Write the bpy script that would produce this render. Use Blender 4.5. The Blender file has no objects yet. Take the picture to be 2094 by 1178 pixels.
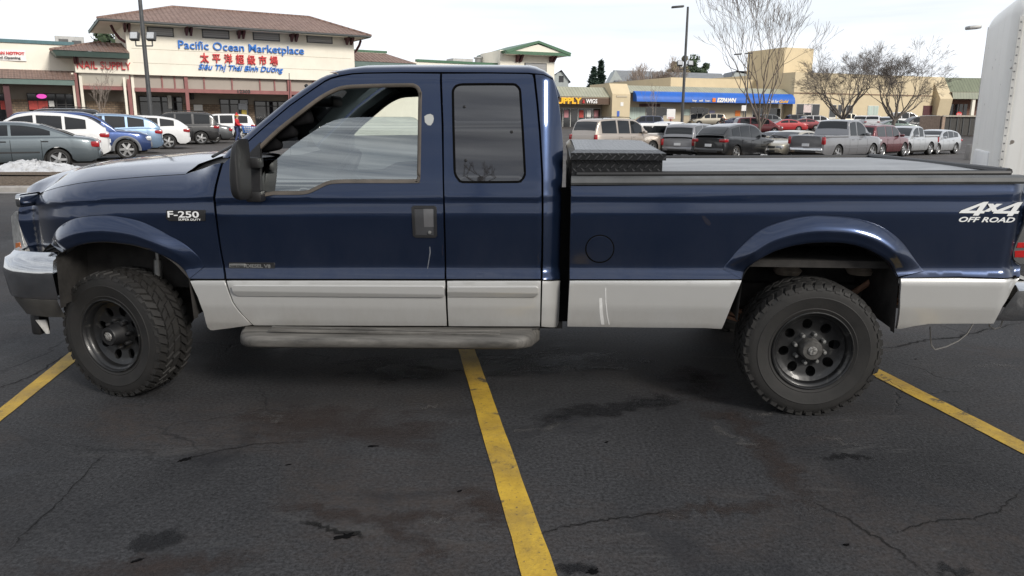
import bpy, bmesh, math, random
import numpy as np
from mathutils import Vector, Matrix
from mathutils.geometry import delaunay_2d_cdt
SC = bpy.context.scene
COL = SC.collection
R = math.radians
IW, IH, FPX = 2094.0, 1178.0, 1553.6            # photograph size and focal length in its pixels
CAMH, PIT, ROL = 1.634, 0.2181, 0.0051

# ---------------------------------------------------------------- camera
fw = Vector((0, math.cos(PIT), -math.sin(PIT)))
rt0 = Vector((1, 0, 0)); up0 = Vector((0, math.sin(PIT), math.cos(PIT)))
rt = rt0 * math.cos(ROL) + up0 * math.sin(ROL)
up = up0 * math.cos(ROL) - rt0 * math.sin(ROL)
cd = bpy.data.cameras.new("camera")
cam = bpy.data.objects.new("camera", cd); COL.objects.link(cam)
cam.matrix_world = Matrix(((rt.x, up.x, -fw.x, 0), (rt.y, up.y, -fw.y, 0), (rt.z, up.z, -fw.z, CAMH), (0, 0, 0, 1)))
cd.sensor_width = 36.0; cd.lens = 36.0 * FPX / IW
cd.clip_start = 0.05; cd.clip_end = 2000
SC.camera = cam

# ---------------------------------------------------------------- sky, sun, exposure
SUN_EL, SUN_AZ = R(30), R(138)                  # azimuth from +Y (north) clockwise: sun behind the camera, to its right
world = bpy.data.worlds.new("World"); SC.world = world; world.use_nodes = True
nt = world.node_tree; N = nt.nodes; L = nt.links
bg = N["Background"]; bg.inputs[1].default_value = 0.10
sky = N.new("ShaderNodeTexSky"); sky.sky_type = 'NISHITA'; sky.sun_disc = False
sky.sun_elevation = SUN_EL; sky.sun_rotation = SUN_AZ; sky.air_density = 1.0; sky.dust_density = 2.5; sky.ozone_density = 2.0
tc = N.new("ShaderNodeTexCoord")
mp = N.new("ShaderNodeMapping"); mp.inputs['Scale'].default_value = (1.3, 1.3, 6.5); mp.inputs['Location'].default_value = (3.1, 1.7, 0.4)
L.new(tc.outputs['Generated'], mp.inputs[0])
ns = N.new("ShaderNodeTexNoise"); ns.inputs['Scale'].default_value = 1.6; ns.inputs['Detail'].default_value = 7; ns.inputs['Roughness'].default_value = 0.55; ns.inputs['Distortion'].default_value = 0.6
L.new(mp.outputs[0], ns.inputs['Vector'])
cr = N.new("ShaderNodeValToRGB"); cr.color_ramp.elements[0].position = 0.33; cr.color_ramp.elements[1].position = 0.60
cr.color_ramp.elements[0].color = (0.72, 0.72, 0.72, 1); cr.color_ramp.elements[1].color = (1, 1, 1, 1)
L.new(ns.outputs['Fac'], cr.inputs[0])
# cloud brightness: streaks of grey and white
mp2 = N.new("ShaderNodeMapping"); mp2.inputs['Scale'].default_value = (1.1, 1.1, 30.0); mp2.inputs['Location'].default_value = (7.3, 2.2, 1.4)
L.new(tc.outputs['Generated'], mp2.inputs[0])
n2 = N.new("ShaderNodeTexNoise"); n2.inputs['Scale'].default_value = 1.5; n2.inputs['Detail'].default_value = 6; n2.inputs['Roughness'].default_value = 0.6
L.new(mp2.outputs[0], n2.inputs['Vector'])
c2 = N.new("ShaderNodeValToRGB"); c2.color_ramp.elements[0].position = 0.34; c2.color_ramp.elements[1].position = 0.62
c2.color_ramp.elements[0].color = (3.0, 3.25, 3.8, 1); c2.color_ramp.elements[1].color = (10.0, 10.3, 10.7, 1)
L.new(n2.outputs['Fac'], c2.inputs[0])
# thinner, brighter overcast towards the north (ahead of the camera)
sp = N.new("ShaderNodeSeparateXYZ"); L.new(tc.outputs['Generated'], sp.inputs[0])
mr = N.new("ShaderNodeMapRange"); mr.inputs[1].default_value = -0.3; mr.inputs[2].default_value = 0.8; mr.inputs[3].default_value = 0.0; mr.inputs[4].default_value = 1.0
L.new(sp.outputs['Y'], mr.inputs[0])
mb = N.new("ShaderNodeMix"); mb.data_type = 'RGBA'; mb.inputs[7].default_value = (10.2, 10.65, 11.4, 1)
ml = N.new("ShaderNodeMath"); ml.operation = 'MULTIPLY'; ml.inputs[1].default_value = 0.93; L.new(mr.outputs[0], ml.inputs[0])
L.new(ml.outputs[0], mb.inputs[0]); L.new(c2.outputs[0], mb.inputs[6])
mx = N.new("ShaderNodeMix"); mx.data_type = 'RGBA'
sk = N.new("ShaderNodeMix"); sk.data_type = 'RGBA'; sk.blend_type = 'MULTIPLY'; sk.inputs[0].default_value = 1.0; sk.inputs[7].default_value = (1.5, 1.5, 1.5, 1)
L.new(sky.outputs[0], sk.inputs[6])
L.new(cr.outputs[0], mx.inputs[0]); L.new(sk.outputs[2], mx.inputs[6]); L.new(mb.outputs[2], mx.inputs[7])
# bright milky band low over the horizon, streaked
hb = N.new("ShaderNodeMapRange"); hb.inputs[1].default_value = 0.02; hb.inputs[2].default_value = 0.27; hb.inputs[3].default_value = 1.0; hb.inputs[4].default_value = 0.0; L.new(sp.outputs['Z'], hb.inputs[0])
hs_ = N.new("ShaderNodeMath"); hs_.operation = 'MULTIPLY'; L.new(hb.outputs[0], hs_.inputs[0])
hr = N.new("ShaderNodeMapRange"); hr.inputs[1].default_value = .38; hr.inputs[2].default_value = .56; hr.inputs[3].default_value = .35; hr.inputs[4].default_value = 1.0; L.new(n2.outputs['Fac'], hr.inputs[0]); 
hf = N.new("ShaderNodeMapRange"); hf.inputs[1].default_value = -.2; hf.inputs[2].default_value = .5; hf.inputs[3].default_value = 1.0; hf.inputs[4].default_value = .25; L.new(sp.outputs['Y'], hf.inputs[0])
h2 = N.new("ShaderNodeMath"); h2.operation = 'MULTIPLY'; L.new(hr.outputs[0], h2.inputs[0]); L.new(hf.outputs[0], h2.inputs[1]); L.new(h2.outputs[0], hs_.inputs[1])
hm = N.new("ShaderNodeMix"); hm.data_type = 'RGBA'; hm.inputs[7].default_value = (12.2, 12.1, 11.8, 1); L.new(hs_.outputs[0], hm.inputs[0]); L.new(mx.outputs[2], hm.inputs[6])
L.new(hm.outputs[2], bg.inputs[0])

sl = bpy.data.lights.new("sun", 'SUN'); sl.energy = 2.9; sl.angle = R(15); sl.color = (1.0, 0.95, 0.87)
so = bpy.data.objects.new("sun", sl); COL.objects.link(so)
sdir = Vector((math.sin(SUN_AZ) * math.cos(SUN_EL), math.cos(SUN_AZ) * math.cos(SUN_EL), math.sin(SUN_EL)))
so.rotation_euler = sdir.to_track_quat('Z', 'Y').to_euler(); so.location = (20, -20, 30)
SC.view_settings.view_transform = 'Standard'; SC.view_settings.look = 'None'; SC.view_settings.gamma = 1.0
SC.view_settings.exposure = 0.08
SC.cycles.max_bounces = 8; SC.cycles.transparent_max_bounces = 16

# ---------------------------------------------------------------- helpers
def ray(px, py):
    return rt * ((px - IW / 2) / FPX) - up * ((py - IH / 2) / FPX) + fw
CAM = Vector((0, 0, CAMH))
def at(px, py, y):
    """point of the world on the vertical plane y metres ahead of the camera"""
    d = ray(px, py); return CAM + d * (y / d.y)
def sst(t):
    t = min(1, max(0, t)); return t * t * (3 - 2 * t)
def gz(x, y):
    """height of the parking lot"""
    w = sst((x + 10) / 20.0); yy = min(y, 95)
    a = 0.004 * max(0, yy - 9)
    b = -0.0165 * (max(0, yy - 24) - max(0, yy - 52)) + .0215 * max(0, min(y, 115) - 52)
    return (1 - w) * a + w * b
def ground(px, py):
    d = ray(px, py); t = 3.0
    for i in range(60):
        p = CAM + d * t; e = p.z - gz(p.x, p.y)
        t += e / max(0.02, -d.z) * 0.8
        t = max(1, min(400, t))
    return CAM + d * t

def srgb(r, g, b):
    f = lambda c: (c / 12.92 if c <= .04045 else ((c + .055) / 1.055) ** 2.4)
    return (f(r / 255), f(g / 255), f(b / 255))

def link(o, parent=None):
    COL.objects.link(o)
    if parent is not None: o.parent = parent
    return o
def empty(name, loc=(0, 0, 0), rz=0, label=None, cat=None, group=None):
    o = bpy.data.objects.new(name, None); o.empty_display_size = .2
    o.location = loc; o.rotation_euler = (0, 0, rz); link(o)
    return tag(o, label, cat, group)
def tag(o, label=None, cat=None, group=None, kind=None):
    if label: o['label'] = label
    if cat: o['category'] = cat
    if group: o['group'] = group
    if kind: o['kind'] = kind
    return o

class MB:
    def __init__(s): s.v = []; s.f = []
    def add(s, vs, fs):
        k = len(s.v); s.v += [tuple(p) for p in vs]; s.f += [tuple(i + k for i in f) for f in fs]; return s
    def box(s, x0, x1, y0, y1, z0, z1, M=None):
        vs = [(x, y, z) for z in (z0, z1) for y in (y0, y1) for x in (x0, x1)]
        if M is not None: vs = [M @ Vector(p) for p in vs]
        return s.add(vs, [(0, 2, 3, 1), (4, 5, 7, 6), (0, 1, 5, 4), (2, 6, 7, 3), (0, 4, 6, 2), (1, 3, 7, 5)])
    def rbox(s, x0, x1, y0, y1, z0, z1, r, seg=2, M=None):
        bm = bmesh.new(); bmesh.ops.create_cube(bm, size=1)
        for v in bm.verts: v.co = Vector(((x0 + x1) / 2 + v.co.x * (x1 - x0), (y0 + y1) / 2 + v.co.y * (y1 - y0), (z0 + z1) / 2 + v.co.z * (z1 - z0)))
        bmesh.ops.bevel(bm, geom=bm.edges[:], offset=r, segments=seg, profile=.5, affect='EDGES')
        return s.bm(bm, M)
    def bm(s, bm, M=None):
        bm.verts.index_update()
        vs = [(M @ v.co if M is not None else v.co) for v in bm.verts]
        s.add([tuple(p) for p in vs], [[v.index for v in f.verts] for f in bm.faces]); bm.free(); return s
    def tube(s, pts, rad, n=8, cap=True):
        pts = [Vector(p) for p in pts]
        if not hasattr(rad, '__len__'): rad = [rad] * len(pts)
        rings = []; pu = None
        for i, p in enumerate(pts):
            t = (pts[min(i + 1, len(pts) - 1)] - pts[max(i - 1, 0)])
            if t.length < 1e-9: t = Vector((0, 0, 1))
            t.normalize()
            u = t.cross(Vector((0, 0, 1)) if abs(t.z) < .95 else Vector((1, 0, 0))) if pu is None else (pu - t * pu.dot(t))
            if u.length < 1e-6: u = t.orthogonal()
            u.normalize(); pu = u; w = t.cross(u)
            rings.append([tuple(p + (u * math.cos(a) + w * math.sin(a)) * rad[i]) for a in [2 * math.pi * k / n for k in range(n)]])
        vs = [q for r_ in rings for q in r_]; fs = []
        for i in range(len(pts) - 1):
            for k in range(n):
                a, b = i * n + k, i * n + (k + 1) % n
                fs.append((a, b, b + n, a + n))
        if cap: fs += [tuple(range(n))[::-1], tuple((len(pts) - 1) * n + k for k in range(n))]
        return s.add(vs, fs)
    def lathe(s, prof, n=32, axis='y', c=(0, 0, 0), closed=False):
        """prof: list of (radius, along axis)"""
        vs = []; fs = []; m = len(prof)
        for k in range(n):
            a = 2 * math.pi * k / n; ca, sa = math.cos(a), math.sin(a)
            for r_, h in prof:
                p = {'y': (r_ * ca, h, r_ * sa), 'z': (r_ * ca, r_ * sa, h), 'x': (h, r_ * ca, r_ * sa)}[axis]
                vs.append((p[0] + c[0], p[1] + c[1], p[2] + c[2]))
        for k in range(n):
            k2 = (k + 1) % n
            for i in range(m - 1 + (1 if closed else 0)):
                j = (i + 1) % m
                fs.append((k * m + i, k * m + j, k2 * m + j, k2 * m + i))
        return s.add(vs, fs)
    def prism(s, poly, fn, d0, d1):
        """poly of 2-D points, fn(u,v,d)->3-D point"""
        n = len(poly)
        vs = [fn(u, v, d0) for u, v in poly] + [fn(u, v, d1) for u, v in poly]
        fs = [tuple(range(n))[::-1], tuple(range(n, 2 * n))] + [(i, (i + 1) % n, n + (i + 1) % n, n + i) for i in range(n)]
        return s.add(vs, fs)
    def grid(s, rows, close_u=False, flip=False):
        m = len(rows[0]); n = len(rows); k = []
        for r_ in rows: k += [tuple(p) for p in r_]
        fs = []
        for i in range(n - 1 + (1 if close_u else 0)):
            i2 = (i + 1) % n
            for j in range(m - 1):
                q = (i * m + j, i * m + j + 1, i2 * m + j + 1, i2 * m + j)
                fs.append(q[::-1] if flip else q)
        return s.add(k, fs)
    def mesh(s, name, mat, smooth=None, recalc=True):
        me = bpy.data.meshes.new(name)
        me.from_pydata([tuple(p) for p in s.v], [], s.f); me.validate()
        if recalc:
            bm = bmesh.new(); bm.from_mesh(me); bmesh.ops.recalc_face_normals(bm, faces=bm.faces); bm.to_mesh(me); bm.free()
        if mat is not None: me.materials.append(mat)
        if smooth is not None:
            me.shade_smooth()
            me.set_sharp_from_angle(angle=R(smooth))
        return me
    def build(s, name, mat, parent=None, smooth=None, recalc=True, loc=None):
        o = bpy.data.objects.new(name, s.mesh(name, mat, smooth, recalc))
        if loc is not None: o.location = loc
        return link(o, parent)

def copy_tree(o, parent=None):
    c = o.copy(); COL.objects.link(c); c.parent = parent
    for ch in list(o.children): copy_tree(ch, c)
    return c

def text_mesh(name, body, size, depth, mat, parent, M, bold=0.0, shear=0.0, sx=1.0, spacing=1.0, align='LEFT', recalc=False):
    """lettering as a mesh; text lies in local x (right) / y (up), M places it"""
    cu = bpy.data.curves.new("tmp", 'FONT'); cu.body = body; cu.size = size; cu.extrude = depth; cu.offset = bold
    cu.shear = shear; cu.space_character = spacing; cu.align_x = align; cu.resolution_u = 3
    o = bpy.data.objects.new("tmp", cu); COL.objects.link(o)
    dg = bpy.context.evaluated_depsgraph_get(); dg.update()
    me = bpy.data.meshes.new_from_object(o.evaluated_get(dg))
    bpy.data.objects.remove(o); bpy.data.curves.remove(cu)
    me.transform(Matrix.Diagonal((sx, 1, 1, 1))); me.transform(M)
    me.name = name; me.materials.clear(); me.materials.append(mat)
    return link(bpy.data.objects.new(name, me), parent)

# ---------------------------------------------------------------- materials
def newmat(name):
    m = bpy.data.materials.new(name); m.use_nodes = True
    return m, m.node_tree.nodes, m.node_tree.links, m.node_tree.nodes['Principled BSDF']
def noise(N, L, scale, detail=4, rough=.55, coord='Object', stretch=None, dist=0.0):
    tc = N.new('ShaderNodeTexCoord'); n = N.new('ShaderNodeTexNoise')
    n.inputs['Scale'].default_value = scale; n.inputs['Detail'].default_value = detail; n.inputs['Roughness'].default_value = rough; n.inputs['Distortion'].default_value = dist
    if stretch:
        mp = N.new('ShaderNodeMapping'); mp.inputs['Scale'].default_value = stretch
        L.new(tc.outputs[coord], mp.inputs[0]); L.new(mp.outputs[0], n.inputs['Vector'])
    else: L.new(tc.outputs[coord], n.inputs['Vector'])
    return n.outputs['Fac']
def ramp(N, L, fac, stops):
    r = N.new('ShaderNodeValToRGB'); e = r.color_ramp.elements
    while len(e) < len(stops): e.new(0.5)
    for i, (p, c) in enumerate(stops):
        e[i].position = p; e[i].color = (c, c, c, 1) if not hasattr(c, '__len__') else (*c[:3], 1)
    L.new(fac, r.inputs[0]); return r.outputs[0]
def mix(N, L, fac, a, b, blend='MIX'):
    m = N.new('ShaderNodeMix'); m.data_type = 'RGBA'; m.blend_type = blend
    for idx, v in ((0, fac), (6, a), (7, b)):
        if hasattr(v, 'links'): L.new(v, m.inputs[idx])
        elif idx == 0: m.inputs[0].default_value = v
        else: m.inputs[idx].default_value = (*v[:3], 1)
    return m.outputs[2]
def math_(N, L, op, a, b=None):
    m = N.new('ShaderNodeMath'); m.operation = op
    for i, v in ((0, a), (1, b)):
        if v is None: continue
        if hasattr(v, 'links'): L.new(v, m.inputs[i])
        else: m.inputs[i].default_value = v
    return m.outputs[0]
def bump(N, L, b, h, strength=.3, dist=.01):
    n = N.new('ShaderNodeBump'); n.inputs['Strength'].default_value = strength; n.inputs['Distance'].default_value = dist
    L.new(h, n.inputs['Height']); L.new(n.outputs[0], b.inputs['Normal'])
_pm = {}
def pm(name, col, rough=.6, metal=0.0, coat=0.0, var=.15, scale=6.0, bmp=0.0, spec=.5, stretch=None):
    """painted / plain surface with a little uneven tone"""
    if name in _pm: return _pm[name]
    m, N, L, b = newmat(name)
    f = noise(N, L, scale, 5, .6, stretch=stretch)
    lo = tuple(c * (1 - var) for c in col); hi = tuple(min(1, c * (1 + var)) for c in col)
    L.new(ramp(N, L, f, [(.3, lo), (.7, hi)]), b.inputs['Base Color'])
    b.inputs['Roughness'].default_value = rough; b.inputs['Metallic'].default_value = metal
    b.inputs['Coat Weight'].default_value = coat; b.inputs['Coat Roughness'].default_value = .04
    b.inputs['Specular IOR Level'].default_value = spec
    if bmp: bump(N, L, b, noise(N, L, scale * 6, 3), bmp)
    _pm[name] = m; return m
def glassmat(name, tint, refl, trans=1.0, rough=.0, ior=1.5, gcol=(1, 1, 1)):
    """thin pane: tinted see-through plus mirror-like reflection"""
    m, N, L, b = newmat(name); N.remove(b); out = N['Material Output']
    t = N.new('ShaderNodeBsdfTransparent'); t.inputs[0].default_value = (*tint, 1)
    g = N.new('ShaderNodeBsdfGlossy'); g.inputs['Roughness'].default_value = rough; g.inputs[0].default_value = (*gcol, 1)
    f = N.new('ShaderNodeFresnel'); f.inputs[0].default_value = ior
    k = math_(N, L, 'MAXIMUM', f.outputs[0], refl)
    ms = N.new('ShaderNodeMixShader'); L.new(k, ms.inputs[0]); L.new(t.outputs[0], ms.inputs[1]); L.new(g.outputs[0], ms.inputs[2])
    L.new(ms.outputs[0], out.inputs[0]); return m
def darkglass(name, col=(.012, .014, .017), spec=.8, rough=.03):
    if name in _pm: return _pm[name]
    m, N, L, b = newmat(name)
    b.inputs['Base Color'].default_value = (*col, 1); b.inputs['Roughness'].default_value = rough; b.inputs['Specular IOR Level'].default_value = spec
    b.inputs['IOR'].default_value = 1.6
    _pm[name] = m; return m
def lamp_lens(name, col):
    return pm(name, col, .12, 0, .6, .25, 30)
# ---------------------------------------------------------------- ground
def asphalt_nodes(N, L):
    """colour and height of worn parking lot asphalt (object coordinates in metres)"""
    tc = N.new('ShaderNodeTexCoord'); P = tc.outputs['Object']
    def nz(scale, det=4, ro=.6, dist=0., loc=(0, 0, 0), st=(1, 1, 1)):
        mp = N.new('ShaderNodeMapping'); mp.inputs['Location'].default_value = loc; mp.inputs['Scale'].default_value = st
        L.new(P, mp.inputs[0]); n = N.new('ShaderNodeTexNoise'); n.inputs['Scale'].default_value = scale; n.inputs['Detail'].default_value = det
        n.inputs['Roughness'].default_value = ro; n.inputs['Distortion'].default_value = dist; L.new(mp.outputs[0], n.inputs['Vector']); return n
    base = ramp(N, L, nz(.5, 6, .6, .4).outputs['Fac'], [(.3, (.0145, .0146, .016)), (.7, (.038, .038, .040))])
    fine = ramp(N, L, nz(58, 5, .78).outputs['Fac'], [(.33, .25), (.67, 2.1)])
    col = mix(N, L, 1.0, base, fine, 'MULTIPLY')
    # pale stone chips worn free of binder
    vo = N.new('ShaderNodeTexVoronoi'); vo.inputs['Scale'].default_value = 75; L.new(P, vo.inputs['Vector'])
    chip = ramp(N, L, vo.outputs['Distance'], [(.12, 1), (.26, 0)])
    sel = ramp(N, L, nz(7, 5, .7, 0, (4, 2, 0)).outputs['Fac'], [(.44, 0), (.66, .6)])
    col = mix(N, L, math_(N, L, 'MULTIPLY', chip, sel), col, (.10, .10, .10))
    # brown dried mud
    mud = ramp(N, L, nz(.75, 8, .62, .9, (11, 3, 0), (1, 1.5, 1)).outputs['Fac'], [(.45, 0), (.68, .62)])
    mudf = ramp(N, L, nz(14, 6, .7).outputs['Fac'], [(.35, .2), (.65, 1)])
    col = mix(N, L, math_(N, L, 'MULTIPLY', mud, mudf), col, (.050, .038, .032))
    # oily, tarry dark patches
    oil = ramp(N, L, nz(1.1, 6, .6, .8, (2, 9, 0)).outputs['Fac'], [(.56, 0), (.68, .65)])
    col = mix(N, L, oil, col, (.012, .012, .014))
    # pale scuffs and salt streaks running across
    st = ramp(N, L, nz(2.3, 8, .7, 1.6, (5, 1, 0), (.35, 1.8, 1)).outputs['Fac'], [(.60, 0), (.74, .42)])
    col = mix(N, L, st, col, (.095, .093, .09))
    # cracks
    nd = nz(1.6, 5, .6, 0, (1, 1, 3))
    sub = N.new('ShaderNodeMix'); sub.data_type = 'VECTOR'; sub.inputs[0].default_value = .30; L.new(P, sub.inputs[4]); L.new(nd.outputs['Color'], sub.inputs[5])
    vc = N.new('ShaderNodeTexVoronoi'); vc.feature = 'DISTANCE_TO_EDGE'; vc.inputs['Scale'].default_value = .62; L.new(sub.outputs[1], vc.inputs['Vector'])
    vc2 = N.new('ShaderNodeTexVoronoi'); vc2.feature = 'DISTANCE_TO_EDGE'; vc2.inputs['Scale'].default_value = 1.9; L.new(sub.outputs[1], vc2.inputs['Vector'])
    c1 = ramp(N, L, math_(N, L, 'ADD', vc.outputs['Distance'], math_(N, L, 'MULTIPLY', nz(22, 4, .7).outputs['Fac'], .012)), [(.004, 1), (.013, 0)])
    m1 = ramp(N, L, nz(.55, 3, .5, 0, (8, 8, 0)).outputs['Fac'], [(.50, 0), (.60, .9)])
    c2 = ramp(N, L, vc2.outputs['Distance'], [(0, 1), (.014, 0)])
    m2 = ramp(N, L, nz(.7, 3, .5, 0, (18, 2, 0)).outputs['Fac'], [(.58, 0), (.66, .7)])
    cr = math_(N, L, 'MAXIMUM', math_(N, L, 'MULTIPLY', c1, m1), math_(N, L, 'MULTIPLY', c2, m2))
    col = mix(N, L, math_(N, L, 'MULTIPLY', cr, .85), col, (.006, .006, .007))
    # older, greyer paving farther across the lot
    sy = N.new('ShaderNodeSeparateXYZ'); L.new(P, sy.inputs[0])
    wob = math_(N, L, 'ADD', sy.outputs['Y'], math_(N, L, 'MULTIPLY', nz(.3, 4, .6).outputs['Fac'], 3.0))
    mr = N.new('ShaderNodeMapRange'); mr.inputs[1].default_value = 14.5; mr.inputs[2].default_value = 17.5; mr.inputs[3].default_value = 0; mr.inputs[4].default_value = .88; L.new(wob, mr.inputs[0])
    old = mix(N, L, 1.0, ramp(N, L, nz(.35, 7, .65).outputs['Fac'], [(.3, (.062, .056, .053)), (.7, (.105, .096, .090))]), ramp(N, L, nz(6, 5, .7).outputs['Fac'], [(.3, .75), (.7, 1.2)]), 'MULTIPLY')
    old = mix(N, L, math_(N, L, 'MULTIPLY', cr, .6), old, (.02, .02, .02))
    col = mix(N, L, mr.outputs[0], col, old)
    h = math_(N, L, 'SUBTRACT', nz(55, 3, .7).outputs['Fac'], math_(N, L, 'MULTIPLY', cr, 1.2))
    return col, h, oil, nz
m_asph, N_, L_, b_ = newmat("asphalt")
c_, h_, oil_, _ = asphalt_nodes(N_, L_)
L_.new(c_, b_.inputs['Base Color']); b_.inputs['Specular IOR Level'].default_value = .22
L_.new(ramp(N_, L_, oil_, [(0, .78), (.7, .55)]), b_.inputs['Roughness'])
bump(N_, L_, b_, h_, .55, .010)

def axis_pts(lo, hi, fine_lo, fine_hi, fs, cs):
    a = list(np.arange(fine_lo, fine_hi, fs)); v = fine_hi
    while v < hi: a.append(v); v += max(cs, (v - fine_hi) * .12)
    a.append(hi); v = fine_lo
    while v > lo: v -= max(cs, (fine_lo - v) * .12); a.append(max(v, lo))
    return sorted(set(round(float(x), 3) for x in a))
xs = axis_pts(-450, 450, -40, 60, 2.0, 4); ys = axis_pts(-200, 700, -10, 110, 2.0, 4)
g = MB(); g.grid([[(x, y, gz(x, y)) for x in xs] for y in ys])
go = g.build("asphalt_ground", m_asph, smooth=60, recalc=False)
for p in go.data.polygons: pass
tag(go, kind='structure')

# painted bay lines: worn yellow over the same asphalt
m_line, N_, L_, b_ = newmat("worn_yellow_line_paint")
ca, ha, oa, nz = asphalt_nodes(N_, L_)
w1 = ramp(N_, L_, nz(16, 8, .72, .5, (3, 3, 3)).outputs['Fac'], [(.30, 1), (.44, 0)])
w2 = ramp(N_, L_, nz(1.6, 5, .6, .4, (9, 1, 0)).outputs['Fac'], [(.47, .12), (.66, 1)])
wear = math_(N_, L_, 'MULTIPLY', w1, w2)
wear = math_(N_, L_, 'MAXIMUM', wear, ramp(N_, L_, nz(3.2, 7, .7, .8, (2, 8, 0)).outputs['Fac'], [(.60, 0), (.66, .9)]))
wear = math_(N_, L_, 'MAXIMUM', wear, ramp(N_, L_, nz(60, 3, .7).outputs['Fac'], [(.28, .9), (.4, 0)]))
yc = ramp(N_, L_, nz(5, 6, .65).outputs['Fac'], [(.3, (.32, .20, .022)), (.7, (.54, .345, .03))])
yc = mix(N_, L_, ramp(N_, L_, nz(2.2, 6, .65, .5, (1, 6, 0)).outputs['Fac'], [(.5, 0), (.68, .5)]), yc, (.16, .115, .05))
L_.new(mix(N_, L_, wear, yc, ca), b_.inputs['Base Color']); b_.inputs['Roughness'].default_value = .7
bump(N_, L_, b_, ha, .5, .01)
def bay_line(pl, pr, name="parking_line", ext=6.0, z=.004):
    """left and right edge pixels (far end, near end) -> painted strip on the lot"""
    a0, a1 = ground(*pl[0]), ground(*pl[1]); b0, b1 = ground(*pr[0]), ground(*pr[1])
    far = (a0 - a1).normalized(); n = 60; rng = random.Random(5)
    rows = []
    for i in range(n + 1):
        t = -0.6 + (1 + ext / (a0 - a1).length + .6) * i / n * 1.0
        A = a1.lerp(a0, t); B = b1.lerp(b0, t)
        A = A + (B - A) * rng.uniform(-.015, .015); B = B + (A - B) * rng.uniform(-.015, .015)
        rows.append([(A.x, A.y, gz(A.x, A.y) + z), (B.x, B.y, gz(B.x, B.y) + z)])
    o = MB().grid(rows).build(name, m_line, recalc=False)
    tag(o, kind='structure'); return o
bay_line([(938, 716), (1065, 1170)], [(971, 716), (1137, 1170)], ext=3.2)
bay_line([(128, 733), (0, 836)], [(152, 741), (0, 863)], ext=2.6)
bay_line([(1800, 757), (2094, 905)], [(1795, 774), (2094, 930)], ext=2.6)

# brown mud streaks, chalky scuffs, tar stains and open cracks on the bay in front
def stainmat(name, col, lo, hi, sc, rough=.8, amp=1.0):
    m, N, L, b = newmat(name); out = N['Material Output']
    tc = N.new('ShaderNodeTexCoord'); sp = N.new('ShaderNodeSeparateXYZ'); L.new(tc.outputs['UV'], sp.inputs[0])
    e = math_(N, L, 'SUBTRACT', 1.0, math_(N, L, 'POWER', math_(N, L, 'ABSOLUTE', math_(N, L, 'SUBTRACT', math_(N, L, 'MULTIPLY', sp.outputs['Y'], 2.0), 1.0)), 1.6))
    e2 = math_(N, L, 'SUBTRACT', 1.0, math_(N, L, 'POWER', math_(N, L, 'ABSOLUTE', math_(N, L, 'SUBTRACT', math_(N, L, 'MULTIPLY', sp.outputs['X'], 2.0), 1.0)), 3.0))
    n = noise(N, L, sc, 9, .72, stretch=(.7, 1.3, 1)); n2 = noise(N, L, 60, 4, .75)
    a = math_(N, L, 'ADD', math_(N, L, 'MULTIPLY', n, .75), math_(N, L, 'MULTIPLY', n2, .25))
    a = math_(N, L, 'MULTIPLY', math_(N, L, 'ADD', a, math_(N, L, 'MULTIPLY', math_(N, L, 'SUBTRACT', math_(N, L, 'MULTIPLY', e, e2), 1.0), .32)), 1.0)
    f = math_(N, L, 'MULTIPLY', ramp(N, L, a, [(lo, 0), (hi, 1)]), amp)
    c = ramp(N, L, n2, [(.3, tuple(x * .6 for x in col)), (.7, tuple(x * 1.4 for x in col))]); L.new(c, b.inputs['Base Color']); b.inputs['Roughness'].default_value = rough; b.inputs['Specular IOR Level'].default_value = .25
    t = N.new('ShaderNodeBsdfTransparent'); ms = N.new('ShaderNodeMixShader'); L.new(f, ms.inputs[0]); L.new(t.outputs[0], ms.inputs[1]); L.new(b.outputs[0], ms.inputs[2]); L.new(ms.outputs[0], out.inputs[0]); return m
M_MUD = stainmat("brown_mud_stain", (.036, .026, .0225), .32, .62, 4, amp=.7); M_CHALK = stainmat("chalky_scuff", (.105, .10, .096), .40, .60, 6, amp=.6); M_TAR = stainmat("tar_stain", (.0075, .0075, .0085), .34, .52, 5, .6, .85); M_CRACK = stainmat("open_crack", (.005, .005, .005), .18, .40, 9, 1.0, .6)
_sz = [.0016]
def stain(pl, w, mat, name="ground_stain", seed=0):
    rng = random.Random(seed + len(pl)); P = [ground(*p) for p in pl]; q = []
    for a, b in zip(P[:-1], P[1:]):
        for k in range(6): q.append(a.lerp(b, k / 6))
    q.append(P[-1]); rows = []; n = len(q); jit = min(.035, w * .6); _sz[0] += .00005
    for i, p in enumerate(q):
        t = (q[min(i + 1, n - 1)] - q[max(i - 1, 0)]); t.z = 0; t.normalize(); nn = Vector((-t.y, t.x, 0)); o = nn * rng.uniform(-jit, jit); ww = w * rng.uniform(.7, 1.2)
        rows.append([(p.x + o.x + nn.x * ww * s, p.y + o.y + nn.y * ww * s, gz(p.x, p.y) + _sz[0]) for s in (-.5, -.25, 0, .25, .5)])
    o = MB().grid(rows).build(name, mat, recalc=False); uv = o.data.uv_layers.new(name="uv"); m = len(rows[0])
    for l in o.data.loops:
        i, j = divmod(l.vertex_index, m); uv.data[l.index].uv = (i / (n - 1), j / (m - 1))
    return tag(o, kind='structure')
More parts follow.
